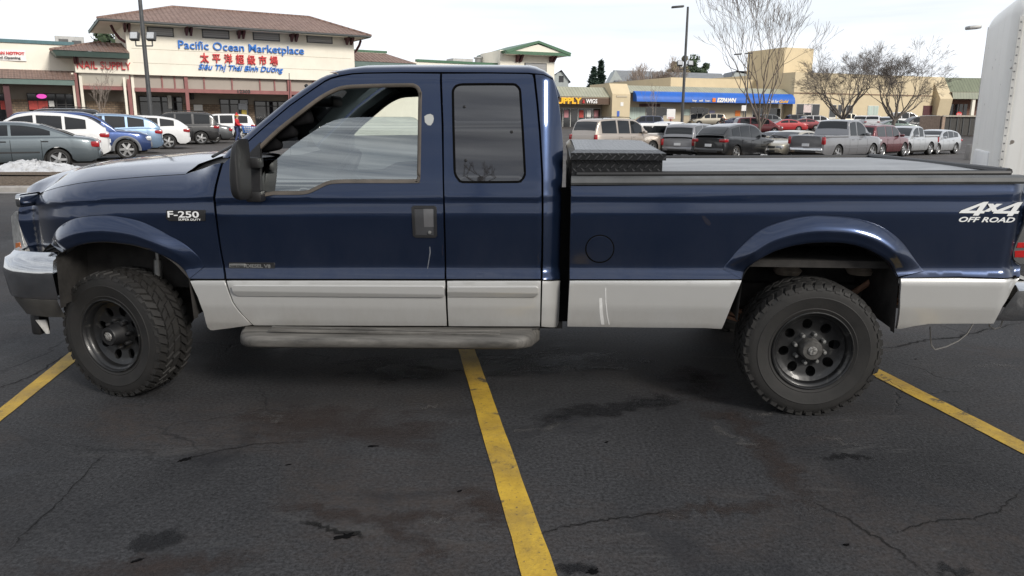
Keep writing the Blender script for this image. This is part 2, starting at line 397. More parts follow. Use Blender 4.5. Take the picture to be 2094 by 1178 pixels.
for i, (pl, w, mt) in enumerate((
    ([(510, 1018), (580, 1032), (660, 1046), (760, 1062), (860, 1056), (950, 1044), (1010, 1030)], .16, M_MUD), ([(730, 1062), (800, 1085), (880, 1118), (920, 1145)], .16, M_MUD), ([(930, 985), (985, 1010), (1010, 1060), (1045, 1100)], .22, M_MUD),
    ([(0, 1150), (120, 1166), (300, 1160), (450, 1155), (600, 1140)], .26, M_MUD), ([(420, 860), (560, 850), (700, 870), (860, 885), (960, 880)], .8, M_MUD), ([(1330, 848), (1420, 838), (1500, 850), (1560, 905), (1600, 965), (1650, 1020), (1720, 1055)], .30, M_MUD),
    ([(1260, 1062), (1340, 1048), (1430, 1038), (1510, 1042), (1600, 1025), (1680, 1040)], .17, M_MUD), ([(1330, 800), (1420, 760), (1450, 790), (1430, 840)], .5, M_MUD),
    ([(1425, 845), (1470, 872), (1520, 905), (1575, 930)], .14, M_CHALK), ([(1010, 886), (1080, 880), (1160, 868), (1240, 858)], .16, M_CHALK), ([(1475, 832), (1530, 828), (1580, 826)], .08, M_CHALK), ([(1510, 852), (1570, 845), (1650, 841)], .09, M_CHALK), ([(820, 1072), (880, 1068), (960, 1060)], .06, M_CHALK),
    ([(1600, 895), (1700, 898), (1760, 915), (1810, 920)], .10, M_CHALK), ([(520, 840), (560, 852), (590, 870)], .14, M_CHALK), ([(1960, 752), (2030, 748), (2094, 750)], .12, M_CHALK), ([(1120, 752), (1220, 750), (1300, 760)], .09, M_CHALK), ([(820, 838), (870, 834), (920, 828)], .10, M_CHALK), ([(1340, 1060), (1420, 1058), (1520, 1050)], .05, M_CHALK),
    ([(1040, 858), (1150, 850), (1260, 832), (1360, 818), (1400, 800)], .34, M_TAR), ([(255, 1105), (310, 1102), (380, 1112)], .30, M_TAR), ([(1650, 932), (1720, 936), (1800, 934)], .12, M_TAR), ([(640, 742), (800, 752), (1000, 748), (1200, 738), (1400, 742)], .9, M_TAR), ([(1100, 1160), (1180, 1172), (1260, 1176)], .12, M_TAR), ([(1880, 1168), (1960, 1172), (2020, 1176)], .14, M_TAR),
    ([(1108, 1090), (1150, 1078), (1190, 1072), (1250, 1062), (1310, 1056), (1370, 1046)], .014, M_CRACK), ([(1660, 1028), (1700, 1046), (1740, 1066), (1775, 1092), (1800, 1102), (1830, 1122), (1860, 1146), (1900, 1176)], .016, M_CRACK), ([(1790, 1100), (1850, 1086), (1885, 1070), (1940, 1064), (1990, 1062), (2040, 1046), (2070, 1020), (2094, 1000)], .012, M_CRACK),
    ([(-20, 800), (40, 780), (80, 762), (110, 740), (150, 715)], .018, M_CRACK), ([(215, 930), (185, 955), (140, 1010), (90, 1055), (40, 1100), (20, 1130)], .012, M_CRACK), ([(1790, 716), (1860, 704), (1900, 694), (1960, 690), (2030, 672), (2094, 660)], .03, M_CRACK), ([(350, 945), (420, 930), (520, 908), (620, 905)], .014, M_CRACK), ([(760, 1100), (700, 1090), (650, 1076), (610, 1070)], .03, M_CRACK))):
    stain(pl, w, mt, "ground_crack" if mt is M_CRACK else "ground_stain", i)

# kerbed planting island on the left, with bark mulch and old snow
m_conc = pm("island_concrete", (.27, .255, .24), .85, var=.2, scale=3, bmp=.2)
m_mulch, N_, L_, b_ = newmat("bark_mulch")
L_.new(ramp(N_, L_, noise(N_, L_, 14, 8, .75), [(.3, (.035, .022, .015)), (.52, (.10, .068, .042)), (.7, (.30, .24, .17))]), b_.inputs['Base Color'])
b_.inputs['Roughness'].default_value = .95; bump(N_, L_, b_, noise(N_, L_, 25, 5), 1.0, .05)
m_snow, N_, L_, b_ = newmat("old_snow")
L_.new(ramp(N_, L_, noise(N_, L_, 3.5, 8, .7), [(.30, (.42, .40, .38)), (.5, (.72, .73, .75)), (.75, (.82, .83, .85))]), b_.inputs['Base Color'])
b_.inputs['Roughness'].default_value = .6; b_.inputs['Subsurface Weight'].default_value = .0
bump(N_, L_, b_, noise(N_, L_, 7, 8, .75), 1.0, .12)
def island(name, cx, cy, rx, ry, kerb=.13):
    ring = []; n = 48
    def se(a, r): # rounded rectangle
        c, s = math.cos(a), math.sin(a); e = .5
        return (cx + (rx - r) * math.copysign(abs(c) ** e, c), cy + (ry - r) * math.copysign(abs(s) ** e, s))
    A = [2 * math.pi * k / n for k in range(n)]
    rows = []
    for r, h in ((-.35, .012), (0, .014), (.0, kerb - .03), (.03, kerb), (.16, kerb)):
        rows.append([(*se(a, r), gz(*se(a, r)) + h) for a in A + [A[0]]])
    k = MB().grid(rows).build("kerb", m_conc, smooth=35); tag(k, kind='structure')
    rows = [[(*se(a, r), gz(*se(a, r)) + h) for a in A + [A[0]]] for r, h in ((.162, kerb - .02), (.5, kerb + .03), (min(rx, ry) * .9, kerb + .06))]
    m = MB().grid(rows).build("mulch_bed", m_mulch, smooth=60); tag(m, kind='structure')
def snow_pile(cx, cy, rx, ry, h, seed, label, z0=None, group=None):
    rng = random.Random(seed); lob = [(rng.uniform(-.6, .6), rng.uniform(-.6, .6), rng.uniform(.18, .45), rng.uniform(.3, 1)) for i in range(16)]
    rows = []; n = 56
    base = gz(cx, cy) if z0 is None else z0
    for j in range(17):
        rr = j / 16; row = []
        for i in range(n + 1):
            a = 2 * math.pi * (i % n) / n
            e = 1 + .12 * math.sin(3 * a + seed) + .08 * math.sin(7 * a + 2 * seed) + .05 * math.sin(13 * a + seed * 3)
            x, y = rr * math.cos(a) * e, rr * math.sin(a) * e
            f = sum(w * math.exp(-((x - p) ** 2 + (y - q) ** 2) / s ** 2) for p, q, s, w in lob) / 2.4
            z = h * (1 - rr ** 4) * (.35 + .65 * min(1.2, f)) + h * (.12 * math.sin(9 * x + seed) * math.cos(11 * y) + .10 * math.sin(23 * x) * math.cos(19 * y + seed) + .13 * rng.uniform(-1, 1)) * (1 - rr ** 3)
            row.append((cx + x * rx, cy + y * ry, base + max(z, -.03) - .02 * (rr > .98)))
        row[-1] = row[0]; rows.append(row)
    o = MB().grid(rows).build("snow_pile", m_snow, smooth=50)
    return tag(o, label, 'snow', group)
# ---------------------------------------------------------------- the pickup truck
TY, TX0, TY0 = .0544, -2.330, 4.264            # heading and front-wheel spot of the truck on the lot
_c, _s = math.cos(TY), math.sin(TY)
TW = 2.03                                       # body width
def T(px, py, Y=0.0):
    d = ray(px, py); ox, oy = -TX0, -TY0
    ly = ox * _s + oy * _c; dy = d.x * _s + d.y * _c
    t = (Y - ly) / dy; qx, qy = ox + d.x * t, oy + d.y * t
    return qx * _c - qy * _s, CAMH + d.z * t
_zz = [.30, .45, .49, .60, .745, .765, .80, .83, 1.00, 1.12, 1.195, 1.217, 1.24, 1.30, 1.60, 1.85, 1.90, 2.2]
_yy = [.10, .060, .040, .012, .000, .004, .034, .039, .031, .027, .037, .034, .040, .050, .112, .180, .215, .6]
_zt = np.arange(.30, 2.2, .002); _yt = np.interp(_zt, _zz, _yy)
_k = np.exp(-.5 * (np.arange(-20, 21) / 4.5) ** 2); _k /= _k.sum()
_yt = np.convolve(np.pad(_yt, 20, mode='edge'), _k, mode='valid')
def prof(z): return float(np.interp(z, _zt, _yt))
def poly_dist(x, z, pl):
    best = 9
    for (ax, az), (bx, bz) in zip(pl[:-1], pl[1:]):
        dx, dz = bx - ax, bz - az; l2 = dx * dx + dz * dz
        t = max(0, min(1, ((x - ax) * dx + (z - az) * dz) / l2)) if l2 > 0 else 0
        best = min(best, math.hypot(x - ax - t * dx, z - az - t * dz))
    return best
def inside(x, z, poly):
    r = False; n = len(poly); j = n - 1
    for i in range(n):
        xi, zi = poly[i]; xj, zj = poly[j]
        if (zi > z) != (zj > z) and x < (xj - xi) * (z - zi) / (zj - zi) + xi: r = not r
        j = i
    return r
def smooth_pl(pl, n=3):
    """round a traced polyline (Catmull-Rom)"""
    o = []
    P = [np.array(p, float) for p in pl]
    for i in range(len(P) - 1):
        p0, p1, p2, p3 = P[max(i - 1, 0)], P[i], P[i + 1], P[min(i + 2, len(P) - 1)]
        for k in range(n):
            t = k / n
            o.append(tuple(.5 * (2 * p1 + (p2 - p0) * t + (2 * p0 - 5 * p1 + 4 * p2 - p3) * t * t + (3 * p1 - p0 - 3 * p2 + p3) * t ** 3)))
    o.append(tuple(P[-1])); return o
# wheel arches and flares as traced, on the outer side of the body
ARCH_F = [(386, 570), (374, 557), (361, 543), (347, 532), (329, 521), (309, 512), (280, 503), (250, 498), (214, 495), (178, 498), (143, 508), (114, 525)]
FLARE_F = [(417, 545), (405, 527), (392, 513), (371, 496), (345, 481), (322, 468), (297, 456), (275, 449), (250, 444), (226, 441), (202, 440.5), (172, 443.5), (143, 450), (107, 468), (86, 488), (74, 506)]
ARCH_R = [(1838, 567), (1825, 543), (1812, 532), (1796, 521), (1772, 509), (1743, 500), (1717, 496), (1690, 495), (1663, 496), (1636, 499), (1605, 506), (1575, 517), (1545, 535), (1527, 553), (1518, 571)]
FLARE_R = [(1889, 555), (1875, 536), (1850, 500.6), (1825, 478), (1796.6, 461), (1760, 449), (1725, 443), (1672, 440), (1645, 442), (1618, 447), (1585, 457), (1557.7, 468.5), (1533, 487), (1511, 509.5), (1495, 530), (1479, 551)]
af = [T(p[0], p[1], .0) for p in smooth_pl(ARCH_F)]; ff = [T(p[0], p[1], .03) for p in smooth_pl(FLARE_F)]
ar = [T(p[0], p[1], .0) for p in smooth_pl(ARCH_R)]; fr = [T(p[0], p[1], .03) for p in smooth_pl(FLARE_R)]
regF, regR = ff + af[::-1], fr + ar[::-1]
_cre = [T(18, 440, .24), T(36, 432, .17), T(57, 425, .1), T(120, 417, .04), T(202, 411, .03), T(300, 407.5, .03), T(440, 406, .03)]
def zshift(x):
    return 1.207 - float(np.interp(x, [p[0] for p in _cre], [p[1] - .0154 * (p[0] - 2.2) for p in _cre]))
CABR = T(1147, 400, .06)[0]                     # rear end of the cab
def S(x, z):
    """how far the outer skin sits inside the widest plane of the body"""
    zz = z - .0154 * (x - 2.2)
    if x < .66:
        zz += zshift(x) * sst((zz - .95) / .18)
        y = prof(min(zz, 1.23))
        if zz > 1.225: y2 = y + (zz - 1.225) * .55 + max(0, zz - 1.225) ** 2 * 5.5
        else: y2 = y
        k = sst((.68 - x) / .22); y = y2 * k + prof(zz) * (1 - k)
        if x < -.05: y += .24 * (min(-.05 - x, .6) / .5) ** 2
        # cladding ledge fades out ahead of the door
        if zz < .86 and zz > .7: y = y * 1.0
    else: y = prof(zz if (x < CABR + .03) else min(zz, 1.33))
    if x > 1.5 and x < CABR + .04:
        e = CABR - .12 - .02 * max(0, zz - 1.3)
        if x > e: y += .075 * (min(x - e, .15) / .12) ** 2
    if x > 4.97: y += .016 * (min(x - 4.97, .09) / .05) ** 2
    return y
def TS(px, py, off=0.0):
    Y = .03
    for i in range(30):
        x, z = T(px, py, Y + off); Y = .5 * Y + .5 * S(x, z)
    return T(px, py, Y + off)
def dens(pl, d, closed=True):
    o = []; n = len(pl)
    for i in range(n if closed else n - 1):
        a = np.array(pl[i]); b = np.array(pl[(i + 1) % n]); m = max(1, int(math.ceil(np.linalg.norm(b - a) / d)))
        for k in range(m): o.append(tuple(a + (b - a) * k / m))
    if not closed: o.append(tuple(pl[-1]))
    return o
def area(pl): return .5 * sum(pl[i - 1][0] * pl[i][1] - pl[i][0] * pl[i - 1][1] for i in range(len(pl)))
def inset(pl, d):
    if area(pl) < 0: pl = pl[::-1]
    o = []; n = len(pl)
    for i in range(n):
        a, p, b = (np.array(pl[k % n], float) for k in (i - 1, i, i + 1))
        e1 = p - a; e2 = b - p; e1 /= max(1e-9, np.linalg.norm(e1)); e2 /= max(1e-9, np.linalg.norm(e2))
        n1 = np.array([-e1[1], e1[0]]); n2 = np.array([-e2[1], e2[0]]); m = n1 + n2; l = m @ m
        m = m / l * 2 if l > .3 else n1
        o.append(tuple(p + m * d))
    return o
def sheet(name, outline, holes, surf, sp, mat, parent, flange=.02, mirror=False, normal=None, off=0.0, twoside=False):
    """curved sheet: 2-D outline with holes, triangulated and laid on surf(x,z)->Y; edges turned in by flange"""
    outline = dens(outline if area(outline) > 0 else outline[::-1], sp * 1.2)
    holes = [dens(h if area(h) < 0 else h[::-1], sp * 1.2) for h in holes]
    pts = list(outline); edges = [(i, (i + 1) % len(outline)) for i in range(len(outline))]
    for h in holes:
        k = len(pts); pts += h; edges += [(k + i, k + (i + 1) % len(h)) for i in range(len(h))]
    nb = len(pts)
    X = [p[0] for p in outline]; Z = [p[1] for p in outline]
    loops = [outline] + holes
    bp = np.array(pts)
    j = 0; z = min(Z) + sp * .5
    while z < max(Z):
        x = min(X) + sp * (.5 if j % 2 else 1.0)
        while x < max(X):
            if inside(x, z, outline) and not any(inside(x, z, h) for h in holes):
                if np.min(np.hypot(bp[:, 0] - x, bp[:, 1] - z)) > sp * .55: pts.append((x, z))
            x += sp
        z += sp * .87; j += 1
    vo, eo, fo, *_ = delaunay_2d_cdt([Vector(p) for p in pts], edges, [], 0, 1e-7)
    V = [(v.x, v.y) for v in vo]; F = []
    for f in fo:
        c = np.mean([V[i] for i in f], axis=0)
        if inside(c[0], c[1], outline) and not any(inside(c[0], c[1], h) for h in holes): F.append(list(f))
    e = .002
    def nrm(x, z):
        if normal is not None: return normal(x, z)
        gx = (surf(x + e, z) - surf(x - e, z)) / (2 * e); gzz = (surf(x, z + e) - surf(x, z - e)) / (2 * e)
        n = np.array([gx, -1.0, gzz]); return n / np.linalg.norm(n)
    co = [np.array([x, surf(x, z) + off, z]) for x, z in V]; nn = [nrm(x, z) for x, z in V]
    faces = []
    for f in F:
        a, b, c = (np.array(V[i]) for i in f[:3])
        cr = (b[0] - a[0]) * (c[1] - a[1]) - (b[1] - a[1]) * (c[0] - a[0])
        faces.append(f if cr > 0 else f[::-1])     # winding so that the face looks to -Y
    if flange:
        for lp in loops:
            m = len(lp); k0 = len(co)
            for r_ in (0, 1, 2):
                for i in range(m):
                    a = np.array(lp[i - 1]); b = np.array(lp[(i + 1) % m]); t = b - a; t /= max(1e-9, np.linalg.norm(t))
                    o2 = np.array([t[1], 0, -t[0]]); x, z = lp[i]; n0 = nrm(x, z); y0 = surf(x, z) + off
                    if r_ == 0: co.append(np.array([x, y0, z])); q = n0 * .75 + o2 * .65
                    elif r_ == 1: co.append(np.array([x, y0 + .005, z]) + o2 * .0015); q = n0 * .15 + o2
                    else: co.append(np.array([x, y0 + flange, z]) + o2 * .0015); q = o2
                    nn.append(q / np.linalg.norm(q))
            for r_ in (0, 1):
                for i in range(m):
                    a, b = k0 + r_ * m + i, k0 + r_ * m + (i + 1) % m
                    faces.append([a, a + m, b + m, b])
    co = np.array(co); nn = np.array(nn)
    me = bpy.data.meshes.new(name); me.from_pydata([tuple(c) for c in co], [], faces)
    me.materials.append(mat); me.shade_smooth(); me.normals_split_custom_set_from_vertices([tuple(n) for n in nn])
    o = link(bpy.data.objects.new(name, me), parent); o2 = None
    if mirror:
        co2 = co.copy(); co2[:, 1] = TW - co2[:, 1]; n2 = nn.copy(); n2[:, 1] *= -1
        me2 = bpy.data.meshes.new(name); me2.from_pydata([tuple(c) for c in co2], [], [f[::-1] for f in faces])
        me2.materials.append(mat); me2.shade_smooth(); me2.normals_split_custom_set_from_vertices([tuple(n) for n in n2])
        o2 = link(bpy.data.objects.new(name, me2), parent if mirror is True else mirror)
    return (o, o2) if mirror else o
def both(mbf, name, mat, parent, smooth=40, par2=None):
    """a part on the near side and its mirror image on the far side"""
    o = mbf.build(name, mat, parent, smooth)
    m2 = MB(); m2.v = [(x, TW - y, z) for x, y, z in mbf.v]; m2.f = [f[::-1] for f in mbf.f]
    o2 = m2.build(name, mat, par2 or parent, smooth); return o, o2

# paint
def car_paint(name, col, metallic, rough, dust=.25, dustcol=(.11, .10, .09), z0=.4, z1=1.15):
    m, N, L, b = newmat(name)
    tc = N.new('ShaderNodeTexCoord'); sp = N.new('ShaderNodeSeparateXYZ'); L.new(tc.outputs['Object'], sp.inputs[0])
    low = N.new('ShaderNodeMapRange'); low.inputs[1].default_value = z1; low.inputs[2].default_value = z0; low.inputs[3].default_value = .12; low.inputs[4].default_value = 1
    L.new(sp.outputs['Z'], low.inputs[0])
    f = ramp(N, L, noise(N, L, 3.0, 9, .72, stretch=(1, 1, .45)), [(.36, .15), (.66, 1)])
    sc = ramp(N, L, noise(N, L, 9, 8, .8, stretch=(1, 1, .16)), [(.55, 0), (.72, 1)])      # run-off streaks
    f = math_(N, L, 'MAXIMUM', f, math_(N, L, 'MULTIPLY', sc, .9))
    d = math_(N, L, 'MULTIPLY', math_(N, L, 'MULTIPLY', f, low.outputs[0]), dust)
    L.new(mix(N, L, d, col, dustcol), b.inputs['Base Color'])
    L.new(math_(N, L, 'MULTIPLY', math_(N, L, 'SUBTRACT', 1.0, d), metallic), b.inputs['Metallic'])
    b.inputs['Roughness'].default_value = rough; b.inputs['Coat Weight'].default_value = 1.0
    L.new(math_(N, L, 'MULTIPLY_ADD' if False else 'MAXIMUM', math_(N, L, 'MULTIPLY', d, .5), .075), b.inputs['Coat Roughness'])
    bump(N, L, b, noise(N, L, 2.4, 3, .5), .11, .02)
    return m
M_BLUE = car_paint("navy_metallic_paint", (.0135, .029, .074), .84, .28, .30)
M_SILV = car_paint("silver_paint", (.53, .53, .52), .42, .38, .55, (.21, .18, .145), .42, .68)
M_BLK = pm("black_plastic", (.010, .010, .011), .5, var=.25, scale=12)
M_BLK2 = pm("faded_black_plastic", (.013, .013, .014), .48, var=.3, scale=9, bmp=.05)
M_DARK = pm("dark_underbody", (.022, .020, .0185), .85, var=.5, scale=9, bmp=.2)
M_GAP = pm("seam_shadow_rubber", (.004, .004, .004), .95, spec=.03)
M_INT = pm("cab_interior_dark", (.022, .023, .026), .8, var=.2)
M_CHROME = pm("chrome", (.56, .57, .58), .10, 1.0, var=.06, scale=20)
M_GASK = pm("window_rubber_weathered", (.085, .072, .060), .55, var=.35, scale=7)
M_STEEL = pm("dull_steel", (.32, .32, .31), .45, .8, var=.25, scale=15)
M_RUST = pm("rusty_spring_steel", (.22, .12, .075), .8, .1, var=.5, scale=14, bmp=.2)
M_GLASS_D = glassmat("door_glass", (.60, .66, .64), .34, ior=1.6, gcol=(.93, .97, .95))
M_GLASS_C = glassmat("clear_glass", (.80, .86, .84), .06)
M_TINT = darkglass("privacy_glass", (.02, .02, .022), 1.0, .02); M_TINT.node_tree.nodes['Principled BSDF'].inputs['IOR'].default_value = 1.6
M_AMB = lamp_lens("amber_lens", (.60, .16, .02)); M_RED = lamp_lens("red_lens", (.42, .012, .012)); M_CLR = lamp_lens("grey_clear_lens", (.33, .33, .32))
M_WHITE_D = pm("white_badge", (.72, .73, .73), .45, var=.05)

truck = empty("pickup_truck", (TX0, TY0, 0), -TY,
              "navy blue extended cab pickup with silver lower panels and black wheels, filling the foreground", "pickup truck")
px2 = lambda pl, off=0.0: [TS(p[0], p[1], off) for p in pl]
GAP = .0035

# fender
fender_o = [(47, 411), (82, 395.5), (119, 383), (165, 374), (214, 368), (300, 361), (378, 356), (410, 346), (440, 335), (452, 333), (446, 356), (440, 380), (436, 406), (440, 444), (444.6, 482), (450, 517), (456.5, 551), (459, 571)]
front_edge = [(102, 527), (71, 527.5), (56, 525.5), (50.5, 505), (45, 487), (40.5, 468), (37, 451), (36.5, 433), (41, 421)]
fo = inset(px2(fender_o) + px2([(420, 571), (386, 570.5)]) + ff + px2([(81, 524)] + front_edge), GAP * .7)
fen, fen2 = sheet("front_fender", fo, [], S, .022, M_BLUE, truck, mirror=True)
lo = [(388, 574), (459, 574), (466, 595), (475, 618), (483, 630), (492, 641), (516, 665), (475, 671), (436, 676), (430, 675.5), (424, 670), (415.6, 638.5), (404, 608)]
sheet("lower_fender_panel", inset(px2(lo), GAP * .6), [], S, .03, M_SILV, truck, mirror=True)
# front door
door_o = [(455, 335), (449, 356), (443, 380), (439, 406), (443, 444), (447.6, 482), (453, 517), (459.5, 551), (462, 571), (600, 571.5), (910, 571.5), (910, 557), (909, 500), (906.8, 400), (904, 257), (900.6, 150),
          (820, 149), (745, 150), (720, 151.5), (695, 156), (678, 160.5), (664, 167), (640, 183), (593, 216), (542, 259), (500, 296), (478, 315), (466, 325)]
gask_o = [(509, 318), (534, 293), (567, 262), (605.5, 232), (643.7, 202.6), (669, 187), (689.6, 178), (704, 174.7), (720, 173), (771, 171), (837, 170), (846, 171), (852.5, 173.5), (857, 177), (860, 182), (862, 189), (863, 196), (861.5, 283), (860, 359), (859.5, 367), (857.6, 372), (852.5, 375), (771, 375), (720, 375), (700, 375.2), (682, 376.3), (672, 378), (664, 381), (654, 386), (643.7, 391), (636, 394.7), (628.5, 397), (617, 398.5), (605.5, 399), (560, 399), (509, 399)]
gask_xz = px2(gask_o)
fd, fd2 = sheet("front_door", inset(px2(door_o), GAP), [gask_xz], S, .024, M_BLUE, truck, mirror=True)
dl = [(463, 574), (700, 574), (910, 574.5), (914, 667), (700, 666.5), (519, 666), (505, 653), (494, 641), (485, 630), (477, 618), (469, 596)]
for par, oo in ((fd, 0),):
    a, b = sheet("lower_door_panel", inset(px2(dl), GAP * .6), [], S, .035, M_SILV, fd, mirror=fd2)
# rear door
rd_o = [(903, 150), (1000, 149.5), (1080, 150.5), (1089, 152), (1092, 160.5), (1098, 213), (1103, 270), (1106, 320), (1108, 359), (1108.5, 428), (1108, 500), (1106.5, 571.5), (912, 571.5), (911.5, 557), (909, 428), (907, 372), (906, 257)]
rw_o = [(923.5, 188.6), (924.5, 183), (927.3, 178), (931.5, 173.7), (937.5, 171.2), (946, 170), (1000, 169.5), (1049.6, 169.8), (1056.5, 172), (1062, 177), (1065, 182.5), (1066.2, 188.6), (1071.5, 270), (1075.8, 351.5), (1075, 359), (1072.5, 365), (1067, 371.5), (1059.7, 374.5), (1000, 375), (945, 374.8), (937, 370), (931, 362.5), (928, 355), (927.0, 346.5), (925, 270)]
rw_xz = px2(rw_o)
rdo, rdo2 = sheet("rear_door", inset(px2(rd_o), GAP), [rw_xz], S, .026, M_BLUE, truck, mirror=True)
rl = [(914, 574.5), (1106.2, 574.5), (1104.4, 668), (917, 667.5)]
sheet("lower_door_panel", inset(px2(rl), GAP * .6), [], S, .035, M_SILV, rdo, mirror=rdo2)
# cab corner
cq = [(1094, 152), (1112, 153.5), (1131, 163), (1136, 176), (1142.5, 206), (1147.6, 244.6), (1152, 295), (1151, 350), (1148.5, 400), (1147, 480), (1146, 571.5), (1109, 571.5), (1110.5, 500), (1111, 428), (1110.5, 359), (1105.5, 270), (1100.5, 213)]
sheet("cab_corner", inset(px2(cq), GAP * .6), [], S, .018, M_BLUE, truck, mirror=True)
cl = [(1109, 574.5), (1146, 574), (1142.5, 669), (1106.7, 668)]
sheet("lower_cab_corner", inset(px2(cl), GAP * .5), [], S, .025, M_SILV, truck, mirror=True)
# bed sides
bs = [(1167.5, 380), (1400, 378), (1560, 377), (1850, 375), (2092, 374.5), (2101, 380), (2099, 420), (2095, 457), (2086, 480), (2076, 503), (2072.6, 514), (2072, 524), (2074, 532), (2079, 539), (2088, 544), (2087, 566.5), (1960, 566)]
bso = px2(bs) + px2([(1842, 567)]) + fr + px2([(1517, 571.3), (1340, 571.5), (1164.7, 571.5), (1165.5, 480), (1167.5, 403)])
bed, bed2 = sheet("bed_side", inset(bso, GAP * .5), [], S, .026, M_BLUE, truck, mirror=True)
b1 = [(1165, 574.5), (1340, 574.5), (1517, 573.5), (1496, 625), (1476, 673), (1440, 671), (1300, 670), (1160, 668), (1162.5, 620)]
sheet("lower_bed_panel", inset(px2(b1), .001), [], S, .03, M_SILV, bed, mirror=bed2)
b2 = [(1842, 569.5), (1960, 569), (2085, 569), (2077, 580), (2071, 590), (2050, 627), (2032, 662), (1960, 662), (1899.7, 662.5), (1870, 667), (1841, 673), (1834, 672.5), (1837.5, 655), (1839.5, 640), (1841, 605)]
sheet("lower_bed_panel", inset(px2(b2), .001), [], S, .03, M_SILV, bed, mirror=bed2)
def resample(pl, n):
    p = np.array(pl, float); d = np.r_[0, np.cumsum(np.hypot(*np.diff(p, axis=0).T))]; t = np.linspace(0, d[-1], n)
    return list(zip(np.interp(t, d, p[:, 0]), np.interp(t, d, p[:, 1])))
def flare(inner, outer, h, par, par2, e0=.10, e1=.10):
    n = 90; A = resample(inner, n); B = resample(outer, n); rows = []
    for i in range(n):
        u = i / (n - 1); k = sst(u / e0) * sst((1 - u) / e1) if True else 1; k = .03 + .97 * k
        (ax, az), (bx, bz) = A[i], B[i]; row = []
        for t, hh, in ((1.02, -.10), (1.0, .03), (.965, .13), (.92, .24), (.80, .50), (.64, .80), (.52, .955), (.44, 1.0), (.37, .985), (.30, .94), (.15, .90), (.03, .86), (.0, .78), (-.02, .4), (-.02, -.5)):
            x, z = ax + (bx - ax) * t, az + (bz - az) * t
            row.append((x, S(x, z) - h * hh * k, z))
        rows.append(row)
    m = MB().grid(rows); return both(m, "fender_flare", M_BLUE, par, 80, par2)
flare(af, ff, .058, fen, fen2, .34, .10)
flare(ar, fr, .060, bed, bed2, .16, .16)
# dark rubber behind every shut line and chrome pin stripe at the two-tone joint
def seam(pl, off=.028, rad=.012, name="door_seal", par=None, mat=None):
    q = dens(px2(pl), .06, False)
    m = MB().tube([(x, S(x, z) + off, z) for x, z in q], rad, 6); both(m, name, mat or M_GAP, par or truck)
seam([(453.5, 334), (441.5, 380), (437.5, 406), (446, 482), (458, 551), (460.5, 573), (476, 618), (493, 641), (517, 664)])
seam([(901.8, 150), (905, 257), (907.5, 400), (911, 557), (915.5, 667)])
seam([(1091.5, 152), (1104.3, 270), (1109.3, 359), (1109.7, 428), (1107.8, 571), (1105.5, 668)])
seam([(388, 572.3), (460, 573)], .02, .012); seam([(462, 573), (911, 573)], .02, .012); seam([(913, 573), (1107, 573)], .02, .012); seam([(1110, 573), (1145, 573)], .02, .012)
seam([(1167, 572.7), (1517, 572.5)], .02, .012); seam([(1842, 568), (2085, 567.7)], .02, .012)
seam([(478, 314), (500, 295), (542, 258), (593, 215), (640, 182), (664, 165), (695, 154.5), (745, 149), (900, 148.5), (1090, 150)], .03, .012)

# roof with A-pillars
DL = [(466, 323), (478, 313), (500, 294), (542, 257), (593, 214), (640, 181), (664, 164.5), (678, 158), (695, 153.5), (720, 149.5), (745, 148), (820, 147), (900, 147), (1000, 147.5), (1080, 148.5), (1094, 150), (1112, 151.5), (1130, 160)]
dl_xz = px2(DL)
def roof_rows():
    rows = []
    for i, (x, z) in enumerate(dl_xz):
        if DL[i][0] < 690: continue
        y = S(x, z); k = sst((DL[i][0] - 680) / 70.0); kr = sst((DL[i][0] - 1085) / 50.)
        h = 1 - .75 * kr
        xr = x + .03 * kr
        xf = -.10 * (1 - k)
        rows.append([(x, y + .002, z), (x + .3 * xf, y + .012, z + .018 * h), (x + .6 * xf, y + .04, z + .032 * h * (.5 + .5 * k)), (x + xf, y + .10, z + .044 * h * (.4 + .6 * k)),
                     (x + 1.3 * xf, y + .26, z + .056 * h * (.4 + .6 * k)), (x + 1.7 * xf, .62, z + .064 * h * (.4 + .6 * k)), (x + 2 * xf, TW / 2, z + .068 * h * (.4 + .6 * k))])
    return rows
rr = roof_rows(); rr = [r_ + [(x, TW - y, z) for x, y, z in r_[-2::-1]] for r_ in rr]
x, y, z = rr[-1][0]
rr.append([(p[0] + .045 - .02 * (i in (0, 12)), p[1] + (.03 if i < 6 else -.03 if i > 6 else 0), p[2] - .10) for i, p in enumerate(rr[-1])])
roof = MB().grid(rr).build("roof", M_BLUE, truck, 60)
lin = MB().grid([[(p[0], p[1] + (.05 if j < 3 else -.05 if j > 9 else 0), p[2] - .05) for j, p in enumerate(r_)] for r_ in rr[1:-1]]).build("headliner", M_INT, truck, 60)
WL = []                                           # windshield edge on the near side
pil = []
EL = [(456, 321), (468, 306), (489, 288), (533, 250), (584, 207.5), (630, 175), (654, 160), (668, 153.5), (685, 149)]
for i, p in enumerate(DL[:9]):
    x, z = dl_xz[i]; y = S(x, z)
    ex, ez = T(EL[i][0], EL[i][1], y + .045)
    pil.append([(x + .004, y + .03, z - .004), (x, y, z), ((x * .6 + ex * .4), y + .006, z * .6 + ez * .4), (x * .15 + ex * .85, y + .025, z * .15 + ez * .85), (ex, y + .05, ez), (ex + .012, y + .085, ez - .012), (ex + .05, y + .10, ez - .05)])
    WL.append((ex + .004, y + .075, ez - .004))
both(MB().grid([r_[:6] for r_ in pil]), "a_pillar", M_BLUE, truck, 60)
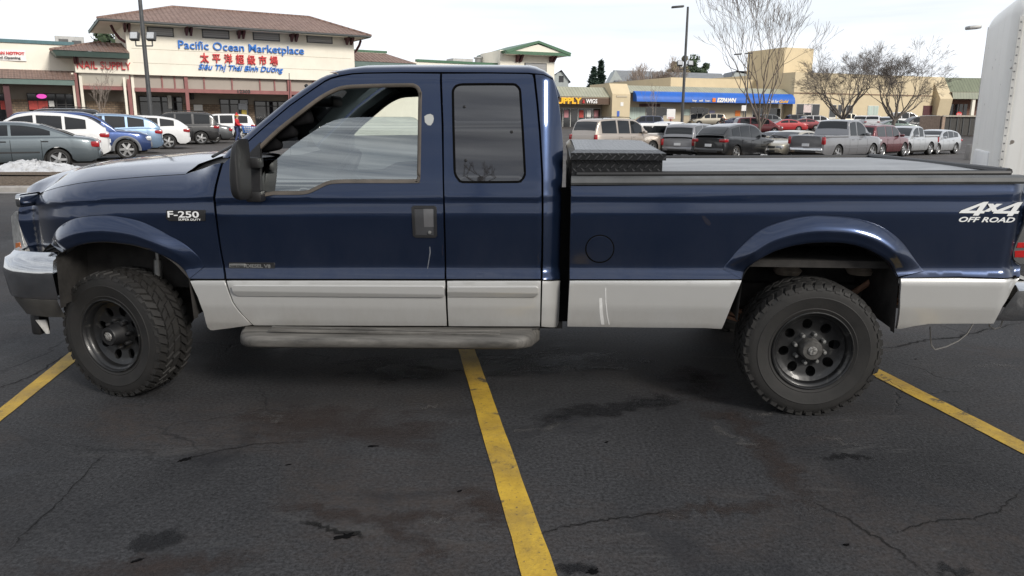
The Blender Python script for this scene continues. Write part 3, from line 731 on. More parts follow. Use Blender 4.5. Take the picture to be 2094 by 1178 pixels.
both(MB().grid([[(r_[0][0] + .035, r_[0][1] + .03, r_[0][2] - .035), ((r_[0][0] + r_[5][0]) / 2 + .035, r_[5][1] + .055, (r_[0][2] + r_[5][2]) / 2 - .03), (r_[5][0] + .015, r_[5][1] + .05, r_[5][2] - .0), (r_[5][0] - .005, r_[5][1] + .012, r_[5][2] + .006)] for r_ in pil]), "a_pillar_trim", pm("grey_pillar_trim", (.16, .185, .18), .7, var=.1), truck, 60)
ws = []
for i, (x, y, z) in enumerate(WL):
    t = i / (len(WL) - 1); f = .20 * (1 - t) + .13 * t; row = []
    for k in range(13):
        v = -1 + k / 6.0; yy = TW / 2 + v * (TW / 2 - y); row.append((x - f * (1 - v * v), yy, z + .02 * t * (1 - v * v)))
    ws.append(row)
MB().grid(ws).build("windshield", M_GLASS_C, truck, 80)
# inner trim of the doors, pillars: what you see across the cab
for nm, out, hol in (("door_trim", door_o, gask_xz), ("rear_door_trim", rd_o, rw_xz)):
    pp = fd if nm == "door_trim" else rdo; qq = fd2 if nm == "door_trim" else rdo2
    sheet(nm, inset(px2(out), .004), [inset(hol, -.012)], S, .06, M_INT, pp, flange=.03, off=.045, mirror=qq)
both(MB().box(CABR - .16, CABR - .05, .10, .16, .5, 1.25).box(CABR - .16, CABR - .05, .22, .27, 1.25, 1.85), "inner_pillar", M_INT, truck)

def ring(outline, w, name, mat, par, d0=-.006, mirror=None):
    o = smooth_pl(outline + [outline[0]], 2)[:-1]
    ins = lambda d: inset(o, d)
    A = o if area(o) > 0 else o[::-1]
    rows = []
    for d, dy in ((-.001, .004), (.002, d0), (w * .6, d0), (w, .002), (w, .03)):
        q = ins(d); q = q + [q[0]]; rows.append([(x, S(x, z) + dy, z) for x, z in q])
    m = MB().grid(rows)
    if mirror is not None: return both(m, name, mat, par, 50, mirror)
    return m.build(name, mat, par, 50)
ring(gask_xz, .021, "window_seal", M_GASK, fd, mirror=fd2)
ring(rw_xz, .013, "window_seal", M_GAP, rdo, -.002, mirror=rdo2)
gl = [(536, 397), (534, 380), (536, 362), (541, 348), (556, 333), (572.4, 319.7), (598, 298), (620, 282.5), (638.6, 270), (654, 260), (669, 252), (681, 247), (694.6, 243), (712, 240.8), (733, 239.8), (785, 239.5), (837, 239.5), (845, 240.5), (850, 243), (854, 247), (858, 254), (860, 300), (858, 372), (771, 374), (682, 375), (664, 380), (643, 390), (628, 396), (605, 398)]
Sg = lambda x, z: prof(z - .0154 * (x - 2.2))
sheet("window_glass", px2(gl, .02), [], Sg, .03, M_GLASS_D, fd, flange=.004, off=.022)
gm = sheet("window_glass", inset(gask_xz, .012), [], Sg, .05, M_GLASS_C, fd, flange=.004, off=.022, mirror=fd2)
bpy.data.objects.remove(gm[0])
rg, rg2 = sheet("window_glass", inset(rw_xz, .008), [], lambda x, z: Sg(x, z) + .004, .03, M_TINT, rdo, flange=.003, mirror=rdo2)
mh = MB()
for p in ((586 / 3.927 + 800, 348 / 3.927 + 130), (966 / 3.927 + 800, 550 / 3.927 + 130), (598 / 3.927 + 800, 778 / 3.927 + 130)):
    x, z = TS(*p); mh.lathe([(0, -.006), (.007, -.005), (.009, 0)], 12, 'y', (x, S(x, z) + .004, z))
mh.build("hinge_bolt", M_BLK, rdo, 40)

# hood: shut line, side of the raised centre, centre line
hA = px2([(47, 411), (82, 395.5), (119, 383), (165, 374), (214, 368), (300, 361), (380, 356)])
hB = [T(p[0], p[1], .28) for p in [(60, 382), (78, 371), (114, 357), (160, 348.5), (207, 344.5), (261.5, 341), (333, 337.5), (366, 336.5)]]
hC = [T(p[0], p[1], 1.0) for p in [(110, 362), (140, 350), (166, 342), (214, 330.5), (261, 324), (333, 317), (423, 310)]]
itp = lambda pl, x: float(np.interp(x, [p[0] for p in pl], [p[1] for p in pl]))
xr0 = hA[-1][0]
rows = []
for i in range(29):
    u = (i / 28) ** 1.4; row = []
    for v in (0, .04, .12, .25, .40, .55, .70, .85, 1.0):
        # v: across from the shut line to the centre line
        xf = hA[0][0] + .01 - .20 * (1 - (1 - v) ** 2.2); xx = xf + (xr0 - xf) * u
        xa = max(xx, hA[0][0]); ya = S(xa, itp(hA, xa)); za = itp(hA, xa) - (hA[0][0] - min(xx, hA[0][0])) * .1
        zb = itp(hB, xx); zc = itp(hC, xx)
        w = .15
        if v <= .25:
            t = v / .25; y = ya + t * .17; zz = za + (zb - za) * (t ** 1.0)
            if v == .04: zz += .004
        else:
            t = (v - .25) / .75; y = ya + .17 + t * (TW / 2 - ya - .17); zz = zb + (zc - zb) * math.sin(t * math.pi / 2)
        nose = math.exp(-(xx - xf) / .05); zz -= .075 * nose * (.4 + .6 * v)
        row.append((xx, y, zz + .001))
    rows.append(row + [(a, TW - b, c) for a, b, c in row[-2::-1]])
MB().grid(rows).build("hood", M_BLUE, truck, 70)
both(MB().tube([(x, S(x, z) + .02, z - .006) for x, z in hA], .012, 6), "hood_seal", M_GAP, truck)
# cowl and wipers
cw = []
for k in range(13):
    v = -1 + k / 6.; yy = TW / 2 + v * (TW / 2 - .20); za = itp(hA, xr0) if abs(v) > .95 else itp(hC, xr0)
    f = .20 * (1 - v * v)
    cw.append([(xr0 - .015, yy, itp(hA, xr0) - .02 + (1 - abs(v) ** 3) * (itp(hC, xr0) - itp(hA, xr0))), (xr0 + .06, yy, itp(hA, xr0) - .03 + (1 - abs(v) ** 3) * .06), (WL[0][0] - f + .02, yy, WL[0][2] - .05)])
MB().grid(cw).build("cowl", M_BLK, truck, 50)
wp = MB()
for (a, b) in (((xr0 + .05, .42, WL[0][2] - .01), (xr0 + .22, 1.02, WL[0][2] + .075)), ((xr0 + .02, 1.2, WL[0][2] - .0), (xr0 + .20, 1.75, WL[0][2] + .07))):
    A, B = Vector(a), Vector(b)
    wp.tube([A, A.lerp(B, .5) + Vector((-.05, 0, .03)), B], .009, 6); wp.tube([A + Vector((0, .3, .015)), B + Vector((.0, .25, .015))], .011, 6)
wp.build("wiper", M_BLK, truck, 40)

# inside the cab
belt = T(700, 384, .05)[1]
MB().box(.55, CABR - .05, .10, TW - .10, .50, .56).build("cab_floor", M_INT, truck)
MB().box(CABR - .10, CABR - .055, .12, TW - .12, .5, 1.36).build("rear_wall", M_INT, truck)
MB().box(CABR - .10, CABR - .055, .25, TW - .25, 1.70, 1.86).build("rear_header", M_INT, truck)
bw = MB().grid([[(CABR + .0, .28, 1.36), (CABR - .06, .33, 1.70)], [(CABR + .02, 1.0, 1.36), (CABR - .04, 1.0, 1.70)], [(CABR + .0, TW - .28, 1.36), (CABR - .06, TW - .33, 1.70)]]).build("back_window", M_TINT, truck, 60)
MB().grid([[(CABR - .005, .12, .5), (CABR - .005, .12, 1.36)], [(CABR + .01, 1.0, .5), (CABR + .01, 1.0, 1.36)], [(CABR - .005, TW - .12, .5), (CABR - .005, TW - .12, 1.36)]]).build("cab_back", M_DARK, truck, 60)  # dark instead of body blue, standing in for shade between cab and bed
MB().box(CABR - .05, T(1169, 500, .12)[0] + .03, .115, .14, .50, T(1160, 384, .1)[1]).build("gap_shade_filler", M_GAP, truck)  # added black sheet that stands in for the shade between cab and bed
MB().rbox(.62, 1.02, .14, TW - .14, .75, belt + .02, .05, 3).rbox(.85, 1.06, .30, .80, belt - .05, belt + .07, .04, 3).build("dashboard", M_INT, truck, 50)
sw = MB(); cx, cy, cz = 1.26, .50, belt + .02
Mw = Matrix.Translation((cx, cy, cz)) @ Matrix.Rotation(R(-58), 4, 'Y')
ringp = [Mw @ Vector((.19 * math.cos(a), .19 * math.sin(a), 0)) for a in [2 * math.pi * k / 32 for k in range(33)]]
sw.tube(ringp, .016, 8, False)
for a in (R(20), R(160), R(270)): sw.tube([Mw @ Vector((.18 * math.cos(a), .18 * math.sin(a), 0)), Mw @ Vector((0, 0, -.03))], .018, 6)
sw.lathe([(0, .02), (.06, .015), (.07, -.03), (.03, -.2)], 16, 'z'); n0 = len(sw.v) - 64
for i in range(n0, len(sw.v)): sw.v[i] = tuple(Mw @ Vector(sw.v[i]))
sw.build("steering_wheel", M_BLK, truck, 50)
def seat(y0, y1):
    m = MB(); m.rbox(1.35, 1.90, y0, y1, .78, .96, .06, 3)
    m.rbox(-.07, .09, y0, y1, 0, .62, .06, 3, Matrix.Translation((1.86, 0, .92)) @ Matrix.Rotation(R(14), 4, 'Y'))
    return m
seat(.22, .82).build("front_seat", M_INT, truck, 50); seat(1.2, 1.8).build("front_seat", M_INT, truck, 50)
MB().rbox(2.2, 2.5, .2, TW - .2, .8, 1.3, .06, 3).build("rear_seat", M_INT, truck, 50)
# gauge pods along the A-pillar and the rear view mirror
for (p, w) in (((622, 241), .052), ((590, 268), .052), ((559, 294), .050)):
    x, z = T(p[0], p[1], .24)
    MB().rbox(-.085, w * .8, -.045, .045, -w * .8, w * .85, .028, 3, Matrix.Translation((x, .26, z)) @ Matrix.Rotation(R(-12), 4, 'Y')).build("gauge_pod", pm("gauge_black", (.007, .007, .008), .85, spec=.1), truck, 40)
x0, z0 = T(632, 219, .95); x1, z1 = T(691, 196, .95)
MB().rbox(x0, x1, .82, 1.08, z0, z1, .025, 3).tube([((x0 + x1) / 2 - .05, .95, z1 - .02), ((x0 + x1) / 2 - .12, .97, z1 + .07)], .012, 6).build("rear_view_mirror", M_BLK, truck, 50)

# mirror on the door
sail = px2([(506, 318), (533, 291), (534, 402), (515, 402)], 0)
both(MB().prism(sail, lambda u, v, d: (u, S(u, v) + d, v), -.012, .02), "mirror_base", M_BLK, fd, 30, fd2)
mo = [(500, 284), (488, 286.5), (478, 293), (472.5, 307), (469.5, 323), (468, 342), (468.5, 362), (471, 380), (476, 395), (485, 402.5), (499, 405.5), (513, 406), (515, 396), (514, 376), (511.5, 350), (508, 330), (504, 302)]
mo_xz = [T(493 + (p[0] - 493) * .52, p[1] + (2 if p[1] > 350 else 0), -.10) for p in mo]
def mirror_house():
    pl = smooth_pl(mo_xz + [mo_xz[0]], 2)[:-1]
    if area(pl) < 0: pl = pl[::-1]
    cx_, cz_ = np.mean(pl, axis=0); rows = []
    for d, s_ in ((-.20, .0), (-.20, .30), (-.197, .60), (-.188, .80), (-.172, .93), (-.15, .99), (-.12, 1.0), (-.06, 1.0), (-.03, .98), (-.02, .9), (-.02, 0.0)):
        rows.append([(cx_ + (x - cx_) * s_ + (.01 if d < -.13 else 0) * (1 - s_), d, cz_ + (z - cz_) * s_) for x, z in pl + [pl[0]]])
    return MB().grid(rows)
mh1, mh2 = both(mirror_house(), "side_mirror", M_BLK2, fd, 60, fd2)
x, z = T(514, 370, 0)
for zz in (.10, -.085):
    arm = MB().rbox(x - .03, x + .06, -.03, .05, z + zz - .03, z + zz + .03, .012, 2)
    both(arm, "mirror_arm", M_BLK, fd, 40, fd2)

# handle, badges, mouldings
hp = px2([(842, 424), (845, 421), (888, 421), (892.5, 424), (893.5, 482), (890, 486), (850, 485.5), (845, 482)])
ho = sheet("door_handle", hp, [inset(hp, .014)], S, .015, M_BLK, fd, flange=.012, off=-.007)
sheet("handle_recess", inset(hp, .010), [], lambda x, z: S(x, z) - .003, .02, pm("handle_pocket", (.045, .046, .05), .4, .1), ho, flange=0)
pp_ = px2([(866, 427), (887, 427), (888.5, 464), (867.5, 464)])
sheet("handle_paddle", pp_, [], S, .02, pm("handle_grey", (.11, .11, .115), .3, .1), ho, flange=.012, off=-.004)
x, z = TS(879, 475); MB().lathe([(0, -.012), (.009, -.011), (.010, .01)], 14, 'y', (x, S(x, z), z)).build("key_lock", M_STEEL, ho, 40)
def on_side(px, py, off=-.004):
    x, z = TS(px, py); e = .01; y = S(x, z)
    return Matrix.Translation((x, y + off, z)) @ Matrix(((1, 0, 0, 0), (0, 0, -1, 0), (0, 1, 0, 0), (0, 0, 0, 1)))
def plate(pl, name, mat, par, off, fl=.006, sp=.02): return sheet(name, px2(pl), [], S, sp, mat, par, flange=fl, off=off)
bd = plate([(341, 430), (420, 430), (420, 451.5), (347, 451.5), (341, 447)], "model_badge", M_BLK, fen, -.006)
text_mesh("badge_lettering", "F-250", .050, .002, M_WHITE_D, bd, on_side(343.5, 443.8, -.010), .0006, 0, 1.62, 1.0)
text_mesh("badge_lettering", "SUPER DUTY", .017, .001, M_WHITE_D, bd, on_side(366, 450.6, -.008), .0001, 0, 1.30, 1.04)
db = plate([(468.5, 537), (562, 537.5), (562, 548.5), (468.5, 548)], "engine_badge", M_BLK, fd, -.005)
plate([(470, 539), (502.5, 539.3), (502.5, 546.3), (470, 546)], "badge_bar", M_STEEL, db, -.0075, .002)
text_mesh("badge_lettering", "DIESEL V8", .027, .001, M_STEEL, db, on_side(504, 546.5, -.007), .0008, 0, 1.22, 1.0)
text_mesh("badge_lettering", "POWER STROKE", .012, .0006, M_BLK, db, on_side(471.5, 544.9, -.0105), .0002, .1, .92, 1.0)
for pl, par in (([(476, 585), (480, 583.5), (905, 585), (909, 587), (909, 604), (906, 606.8), (488, 605), (480, 600)], fd), ([(916, 586.3), (1096, 586), (1100.6, 588), (1100, 601), (1094, 606.5), (916, 606.8)], rdo)):
    q = px2(pl); zc = np.mean([p[1] for p in q]); hh = (max(p[1] for p in q) - min(p[1] for p in q)) / 2
    f = (lambda zc, hh: lambda x, z: S(x, z) - .020 + .016 * max(0, (zc - .2 * hh - z) / hh) ** 1.0)(zc, hh)
    sheet("side_moulding", q, [], f, .012, M_SILV, par, flange=.022)
# fuel door
fx, fz = TS(1226.5, 509); rad = 28.0 / 1554 * 4.2
fcirc = [(fx + rad * math.cos(a), fz + rad * .99 * math.sin(a)) for a in [2 * math.pi * k / 40 for k in range(40)]]
rg_ = MB().grid([[(x, S(x, z) + d, z) for x, z in ([(fx + (x - fx) * k, fz + (z - fz) * k) for x, z in fcirc] + [(fx + (fcirc[0][0] - fx) * k, fz + (fcirc[0][1] - fz) * k)])] for k, d in ((1.07, -.0005), (1.06, -.0012), (.95, -.0012))])
rg_.build("fuel_door_gap", M_GAP, bed, 40)
sheet("fuel_door", [(fx + (x - fx) * .965, fz + (z - fz) * .965) for x, z in fcirc], [], S, .025, M_BLUE, bed, flange=.002, off=-.0035)
# decal
text_mesh("decal_lettering", "OFF ROAD", .037, .0006, M_WHITE_D, bed, on_side(1957.5, 453.3, -.0015), .0010, .30, 1.58, 1.02)
M4 = on_side(1960, 440.5, -.0015)
def decal(polys, name):
    m = MB()
    for pl in polys: m.prism(pl, lambda u, v, d: M4 @ Vector((u, v, d)), 0, .0012)
    m.build(name, M_WHITE_D, bed)
k = (T(2087, 430)[0] - T(1960, 430)[0]) / 127
def dp(pl): return [((x - 1960) * k, (440.5 - y) * k * 1.03) for x, y in pl]
four = lambda ox: [[(ox, 434.5), (ox + 4, 430), (ox + 48, 412), (ox + 58, 411.5), (ox + 47, 430), (ox + 54, 430), (ox + 51.5, 435.5), (ox + 44, 435.5), (ox + 40.5, 440.5), (ox + 29, 440.5), (ox + 32, 435.5), (ox, 435.5)]]
four_hole = lambda ox: [(ox + 19, 430.3), (ox + 35.5, 430.3), (ox + 41.5, 419.6)]
def quad4(ox):
    o = four(ox)[0]; h = four_hole(ox)
    return dp(o), dp(h)
for ox in (1960, 2030):
    o, h = quad4(ox)
    pts = [Vector(p) for p in o + h]; n1 = len(o)
    ed = [(i, (i + 1) % n1) for i in range(n1)] + [(n1 + i, n1 + (i + 1) % 3) for i in range(3)]
    vo, eo, fc, *_ = delaunay_2d_cdt(pts, ed, [], 0, 1e-7)
    m = MB(); V2 = [(v.x, v.y) for v in vo]
    fs = [f for f in fc if inside(*np.mean([V2[i] for i in f], axis=0), o) and not inside(*np.mean([V2[i] for i in f], axis=0), h)]
    m.add([M4 @ Vector((x, y, .0012)) for x, y in V2], fs); m.build("decal_lettering", M_WHITE_D, bed)
m = MB()
for pl, t_ in (([(2009, 432), (2021, 432), (2047, 415.5), (2035, 415.5)], .0012), ([(2016, 415.5), (2028, 415.5), (2040, 432), (2028, 432)], .0018)): m.prism(dp(pl), lambda u, v, d: M4 @ Vector((u, v, d)), 0, t_)
m.build("decal_lettering", M_WHITE_D, bed)
# paint scars
pl = [(868, 238), (873, 234.5), (880, 233), (885.5, 236), (887, 243), (885.5, 250), (881, 256.5), (875, 256), (869, 250)]
plate(pl, "filler_patch", pm("bare_filler", (.36, .37, .36), .7, var=.1), fd, -.0015, .001, .02)
plate([(1435, 441), (1441, 441.5), (1451, 451), (1454, 458), (1450, 462), (1443, 458), (1437, 448)], "paint_scrape", pm("paint_chip", (.008, .009, .02), .4), bed, -.0012, 0, .02)

M_SCR = pm("pale_scratch", (.10, .11, .13), .6, var=.4, scale=60)
plate([(878, 504), (880, 505), (881, 516), (878.5, 530), (875, 550), (873.5, 549), (876.5, 530), (878.5, 516)], "paint_scratch", M_SCR, fd, -.001, 0, .02)
plate([(905, 500), (906.5, 503), (905, 512), (906.5, 520), (904.5, 524), (903.5, 515), (904, 506)], "paint_chip", pm("paint_chip", (.008, .009, .02), .4), fd, -.001, 0, .02)
M_DRIP = pm("dried_white_drip", (.57, .57, .56), .6, var=.1, scale=20)
plate([(1237, 588), (1239.5, 589), (1240, 620), (1243, 645), (1247, 664), (1244.5, 664), (1240.5, 645), (1238, 620)], "dried_drip", M_DRIP, bed, -.001, 0, .02)
plate([(1225, 610), (1231, 609), (1233, 640), (1236, 664), (1229, 664), (1226, 640)], "dried_drip", M_DRIP, bed, -.001, 0, .02)
# wheels
def tyre_mb():
    m = MB()
    o = [(.205, -.100), (.214, -.116), (.228, -.121), (.236, -.126), (.240, -.124), (.262, -.131), (.290, -.136), (.300, -.139), (.304, -.136), (.325, -.134), (.342, -.130), (.353, -.124), (.359, -.112), (.3625, -.09), (.3635, -.04), (.3637, 0)]
    p = o + [(r_, -a) for r_, a in o[-2::-1]]
    m.lathe(p, 88, 'y')
    n = 44; rng = random.Random(3)
    def block(th, w, y0, y1, sk, r0=.358, r1=.3795, taper=.86):
        vs = []
        for (r_, k) in ((r0, 1.0), (r1 - .002, taper), (r1, taper - .06)):
            for (yy, s_) in ((y0, -1), (y0, 1), (y1, 1), (y1, -1)):
                yc = (y0 + y1) / 2; y = yc + (yy - yc) * (1 if r_ == r0 else .93)
                rr_ = r_ - .05 * max(0, abs(y) - .085) - (.6 * max(0, abs(y) - .115))
                a = th + s_ * w * k * .5 + sk * (yy - yc)
                vs.append((rr_ * math.cos(a), y, rr_ * math.sin(a)))
        fs = [(8, 9, 10, 11)]
        for j in (0, 4):
            fs += [(j + i, j + (i + 1) % 4, j + 4 + (i + 1) % 4, j + 4 + i) for i in range(4)]
        m.add(vs, fs)
    st = 2 * math.pi / n
    for k in range(n):
        t = k * st
        for sgn in (-1, 1):
            ext = .132 if k % 2 else .126
            block(t + (st * .5 if sgn > 0 else 0), st * .74, sgn * .078, sgn * ext, sgn * 1.2)
            # side biter down the shoulder
            a0, a1 = t - st * .33 + (st * .5 if sgn > 0 else 0), t + st * .30 + (st * .5 if sgn > 0 else 0)
            vs = []
            for (r_, y) in ((.366, .119), (.352, .131), (.338 if k % 2 else .345, .1345), (.338 if k % 2 else .345, .130), (.352, .120)):
                for a in (a0, a1): vs.append((r_ * math.cos(a), sgn * y, r_ * math.sin(a)))
            m.add(vs, [(0, 1, 3, 2), (2, 3, 5, 4), (4, 5, 7, 6), (0, 2, 4, 6, 8), (1, 9, 7, 5, 3)])
            block(t + st * (.25 if sgn > 0 else .72), st * .78, sgn * .028, sgn * .071, -sgn * 2.2, r1=.379)
        if k % 2 == 0: block(t + st * .1, st * 1.55, -.021, .021, 1.6, r1=.3792, taper=.92)
    return m
M_TYRE, N_, L_, b_ = newmat("tyre_rubber")
t_ = noise(N_, L_, 9, 7, .65)
L_.new(ramp(N_, L_, t_, [(.3, (.007, .0068, .0066)), (.72, (.0165, .015, .0138))]), b_.inputs['Base Color']); b_.inputs['Roughness'].default_value = .72
bump(N_, L_, b_, noise(N_, L_, 40, 4), .25, .004)
M_WHL, N_, L_, b_ = newmat("black_wheel_paint")
t_ = ramp(N_, L_, noise(N_, L_, 13, 9, .75, dist=.8), [(.56, 0), (.68, 1)])
L_.new(mix(N_, L_, t_, (.007, .0072, .0078), (.07, .068, .063)), b_.inputs['Base Color']); b_.inputs['Roughness'].default_value = .42; b_.inputs['Coat Weight'].default_value = .15
tyre_me = tyre_mb().mesh("tyre", M_TYRE, 28)
def rim_mb():
    m = MB()
    m.lathe([(.205, -.095), (.2185, -.122), (.220, -.118), (.2185, -.126), (.2145, -.127), (.210, -.122), (.206, -.112), (.196, -.106), (.190, -.094), (.186, -.066), (.187, .10), (.19, .10)], 72, 'y')
    H = []
    for k in range(8):
        a = 2 * math.pi * (k + .5) / 8 + R(3); cx_, cz_ = .137 * math.cos(a), .137 * math.sin(a)
        H.append([(cx_ + (.030 * math.cos(q) * math.cos(a) - .027 * math.sin(q) * math.sin(a)), cz_ + (.030 * math.cos(q) * math.sin(a) + .027 * math.sin(q) * math.cos(a))) for q in [2 * math.pi * j / 20 for j in range(20)]])
    out = [(.188 * math.cos(a), .188 * math.sin(a)) for a in [2 * math.pi * k / 64 for k in range(64)]]
    def sf(x, z):
        r_ = math.hypot(x, z); return -.066 + .020 * (1 - min(1, abs(r_ - .10) / .10)) - .010 * sst((r_ - .165) / .02)
    o = sheet("tmp", out, H, sf, .013, None, None, flange=.016)
    me = o.data; m.add([v.co[:] for v in me.vertices], [list(p.vertices) for p in me.polygons]); bpy.data.objects.remove(o)
    m.lathe([(.175, .06), (.03, .065)], 40, 'y')
    return m
rim_me = rim_mb().mesh("wheel", M_WHL, 35, recalc=False)
M_CAP, N_, L_, b_ = newmat("worn_hub_metal"); L_.new(ramp(N_, L_, noise(N_, L_, 45, 6, .7), [(.35, (.10, .095, .09)), (.65, (.45, .44, .42))]), b_.inputs['Base Color']); b_.inputs['Metallic'].default_value = .6; b_.inputs['Roughness'].default_value = .45
M_HUB = pm("dusty_hub", (.075, .072, .068), .55, .3, var=.4, scale=30)
def truck_wheel(x, y, rz, far, kind):
    w = link(bpy.data.objects.new("wheel", rim_me), truck); w.location = (x, y, .3796 - .006); w.scale = (1.025, 1.0, 1.025) if kind == 'r' else (1.01, 1, 1.01); w.location.z = (.3796 - .006) * w.scale.x; w.rotation_euler = (0, R(17 if kind == 'r' else 40), rz + (math.pi if far else 0))
    link(bpy.data.objects.new("tyre", tyre_me), w)
    h = MB()
    if kind == 'r': h.lathe([(.060, -.05), (.058, -.108), (.050, -.118), (.028, -.119), (.027, -.122)], 32, 'y').lathe([(.027, -.121), (0, -.121)], 24, 'y')
    else: h.lathe([(.066, -.05), (.064, -.085), (.056, -.10), (.055, -.135), (.050, -.142), (.036, -.142), (.036, -.138)], 32, 'y').lathe([(.036, -.138), (0, -.138)], 24, 'y')
    h.build("hub", M_HUB if kind == 'r' else M_BLK, w, 40)
    c = MB()
    yb = -.122 if kind == 'r' else -.139
    c.lathe([(0, yb - .004), (.022, yb - .003), (.025, yb)], 24, 'y')
    if kind == 'r':
        for (a, b, d, e) in ((-.014, -.009, -.012, .012), (-.009, -.003, .002, .012), (.002, .007, -.012, .012), (.007, .016, .004, .012)): c.box(a, b, yb - .008, yb, d, e)
    else:
        for dz in (-.009, .004): c.box(-.026, .026, yb - .006, yb, dz, dz + .006)
    c.build("hub_cap", M_CAP, w, 40)
    for k in range(8):
        a = 2 * math.pi * (k + .0) / 8 + R(3)
        n_ = MB().lathe([(0, -.086), (.009, -.085), (.011, -.078), (.012, -.055), (.012, -.04)], 8, 'y', (.083 * math.cos(a), 0, .083 * math.sin(a)))
        n_.build("lug_nut", M_STEEL if kind == 'r' else M_BLK2, w, 40)
WB = 4.013
truck_wheel(0, .16, R(-17), False, 'f'); truck_wheel(0, TW - .16, R(-17), True, 'f')
truck_wheel(WB, .135, 0, False, 'r'); truck_wheel(WB, TW - .155, 0, True, 'r')

# wheel wells, chassis
for pl in (af, ar):
    q = [(x, z) for x, z in pl]; z_ = [p[1] for p in q]
    e0 = [(q[0][0] + .01, .50)]; e1 = [(q[-1][0] - .01, .55)]
    qq = e0 + q + e1
    cx_ = np.mean([p[0] for p in q])
    rows = [[(cx_ + (x - cx_) * k_, d, z + dz) for x, z in qq] for d, k_, dz in ((.0, 1.0, .0), (.05, 1.0, .0), (.055, 1.0, .015), (.62, 1.02, .03), (.62, .02, -.1))]
    both(MB().grid(rows), "wheel_well", M_DARK, truck, 40)
ch = MB()
for y in (.50, TW - .58):
    ch.box(-.55, 5.0, y, y + .08, .52, .66)
for x in (.9, 1.9, 2.75, 3.4, 4.6): ch.box(x, x + .1, .50, TW - .5, .54, .62)
ch.box(.7, 2.62, .12, TW - .12, .455, .51)
ch.box(2.70, 5.02, .10, TW - .10, .84, .88); ch.box(2.70, 3.25, .10, TW - .10, .50, .54)
ch.box(.25, 1.0, .62, 1.42, .42, .75); ch.rbox(2.75, 3.4, .55, .95, .42, .60, .05)
ch.build("chassis", M_DARK, truck)
for x, y in ((0, .75), (WB, 1.0)):
    ax = MB().tube([(x, .2, .374), (x, TW - .2, .374)], .047, 10); ax.lathe([(0, -.16), (.10, -.12), (.15, 0), (.10, .12), (0, .16)], 16, 'y', (x, y, .374))
    if x > 1: ax.tube([(WB, 1.0, .40), (1.6, .95, .50)], .045, 8)
    ax.build("axle", M_DARK, truck, 40)
sp_ = MB()
for k_ in range(4):
    L0 = .74 - .14 * k_; pts = [(WB + t * L0, .34, .46 - .028 * k_ + .24 * (t * L0 / .74) ** 2) for t in np.linspace(-1, 1, 13)]
    sp_.grid([[(x, y + .0, z), (x, y + .07, z), (x, y + .07, z + .018), (x, y, z + .018), (x, y, z)] for x, y, z in pts])
both(sp_, "leaf_spring", M_RUST, truck, 30)
br = MB()
a = T(1762, 592, .42); b = T(1800, 560, .42); both(br.tube([(a[0] - .1, .40, a[1] - .05), (b[0], .40, b[1])], .018, 6), "spring_brace", M_RUST, truck)
for (u, v) in ((1612, 553), (1762, 553)):
    x, z = T(u, v, .40); br = MB().lathe([(0, -.03), (.07, -.025), (.085, 0), (.06, .02), (.05, .06)], 16, 'z', (x, .42, z)); both(br, "bump_stop", pm("dusty_brackets", (.22, .185, .15), .8, var=.4, scale=12), truck, 40)
x, z = T(318, 515, .20); x2, zb = T(317, 590, .20)
both(MB().tube([(x, .22, z + .02), (x, .22, z - .055)], .012, 8).tube([(x, .22, z - .05), (x2, .22, zb - .10)], .024, 10), "shock_absorber", M_STEEL, truck, 40)
# running board
x0, zt = T(477, 672, -.02); x1, _ = T(1103, 672, -.02)
rows = []; 
for i in range(41):
    t = i / 40; x = x0 + (x1 - x0) * t; d = min(x - x0, x1 - x); e = .16
    k_ = 1.0 if d > e else math.sqrt(max(0, 1 - (1 - d / e) ** 2))
    yo = .10 - .20 * k_; zc = .0154 * (x - 2.2)
    rows.append([(x, .14, .470 + zc), (x, .05, .470 + zc), (x, yo + .09 * k_, .462 + zc), (x, yo + .03, .454 + zc), (x, yo + .006, .443 + zc), (x, yo, .425 + zc), (x, yo + .004, .398 + zc), (x, yo + .02, .382 + zc), (x, .12, .378 + zc)])
M_STEP, N_, L_, b_ = newmat("worn_step_plastic")
t1 = noise(N_, L_, 6, 8, .7, stretch=(.5, 8, 1)); L_.new(ramp(N_, L_, t1, [(.35, (.040, .038, .035)), (.7, (.155, .147, .135))]), b_.inputs['Base Color']); b_.inputs['Roughness'].default_value = .6
rb, rb2 = both(MB().grid(rows), "running_board", M_STEP, truck, 50)
gr = MB()
for yy in (-.055, -.03, -.005): gr.rbox(x0 + .22, x1 - .22, yy, yy + .010, .455 - .006, .466 + .004 * (yy > -.04), .003, 1)
gr.build("step_tread", M_STEP, rb, 40)
bk = MB()
for x in (x0 + .05, 2.1, x1 - .2): bk.box(x, x + .08, .10, .52, .40, .47)
bk.build("step_bracket", M_DARK, truck)

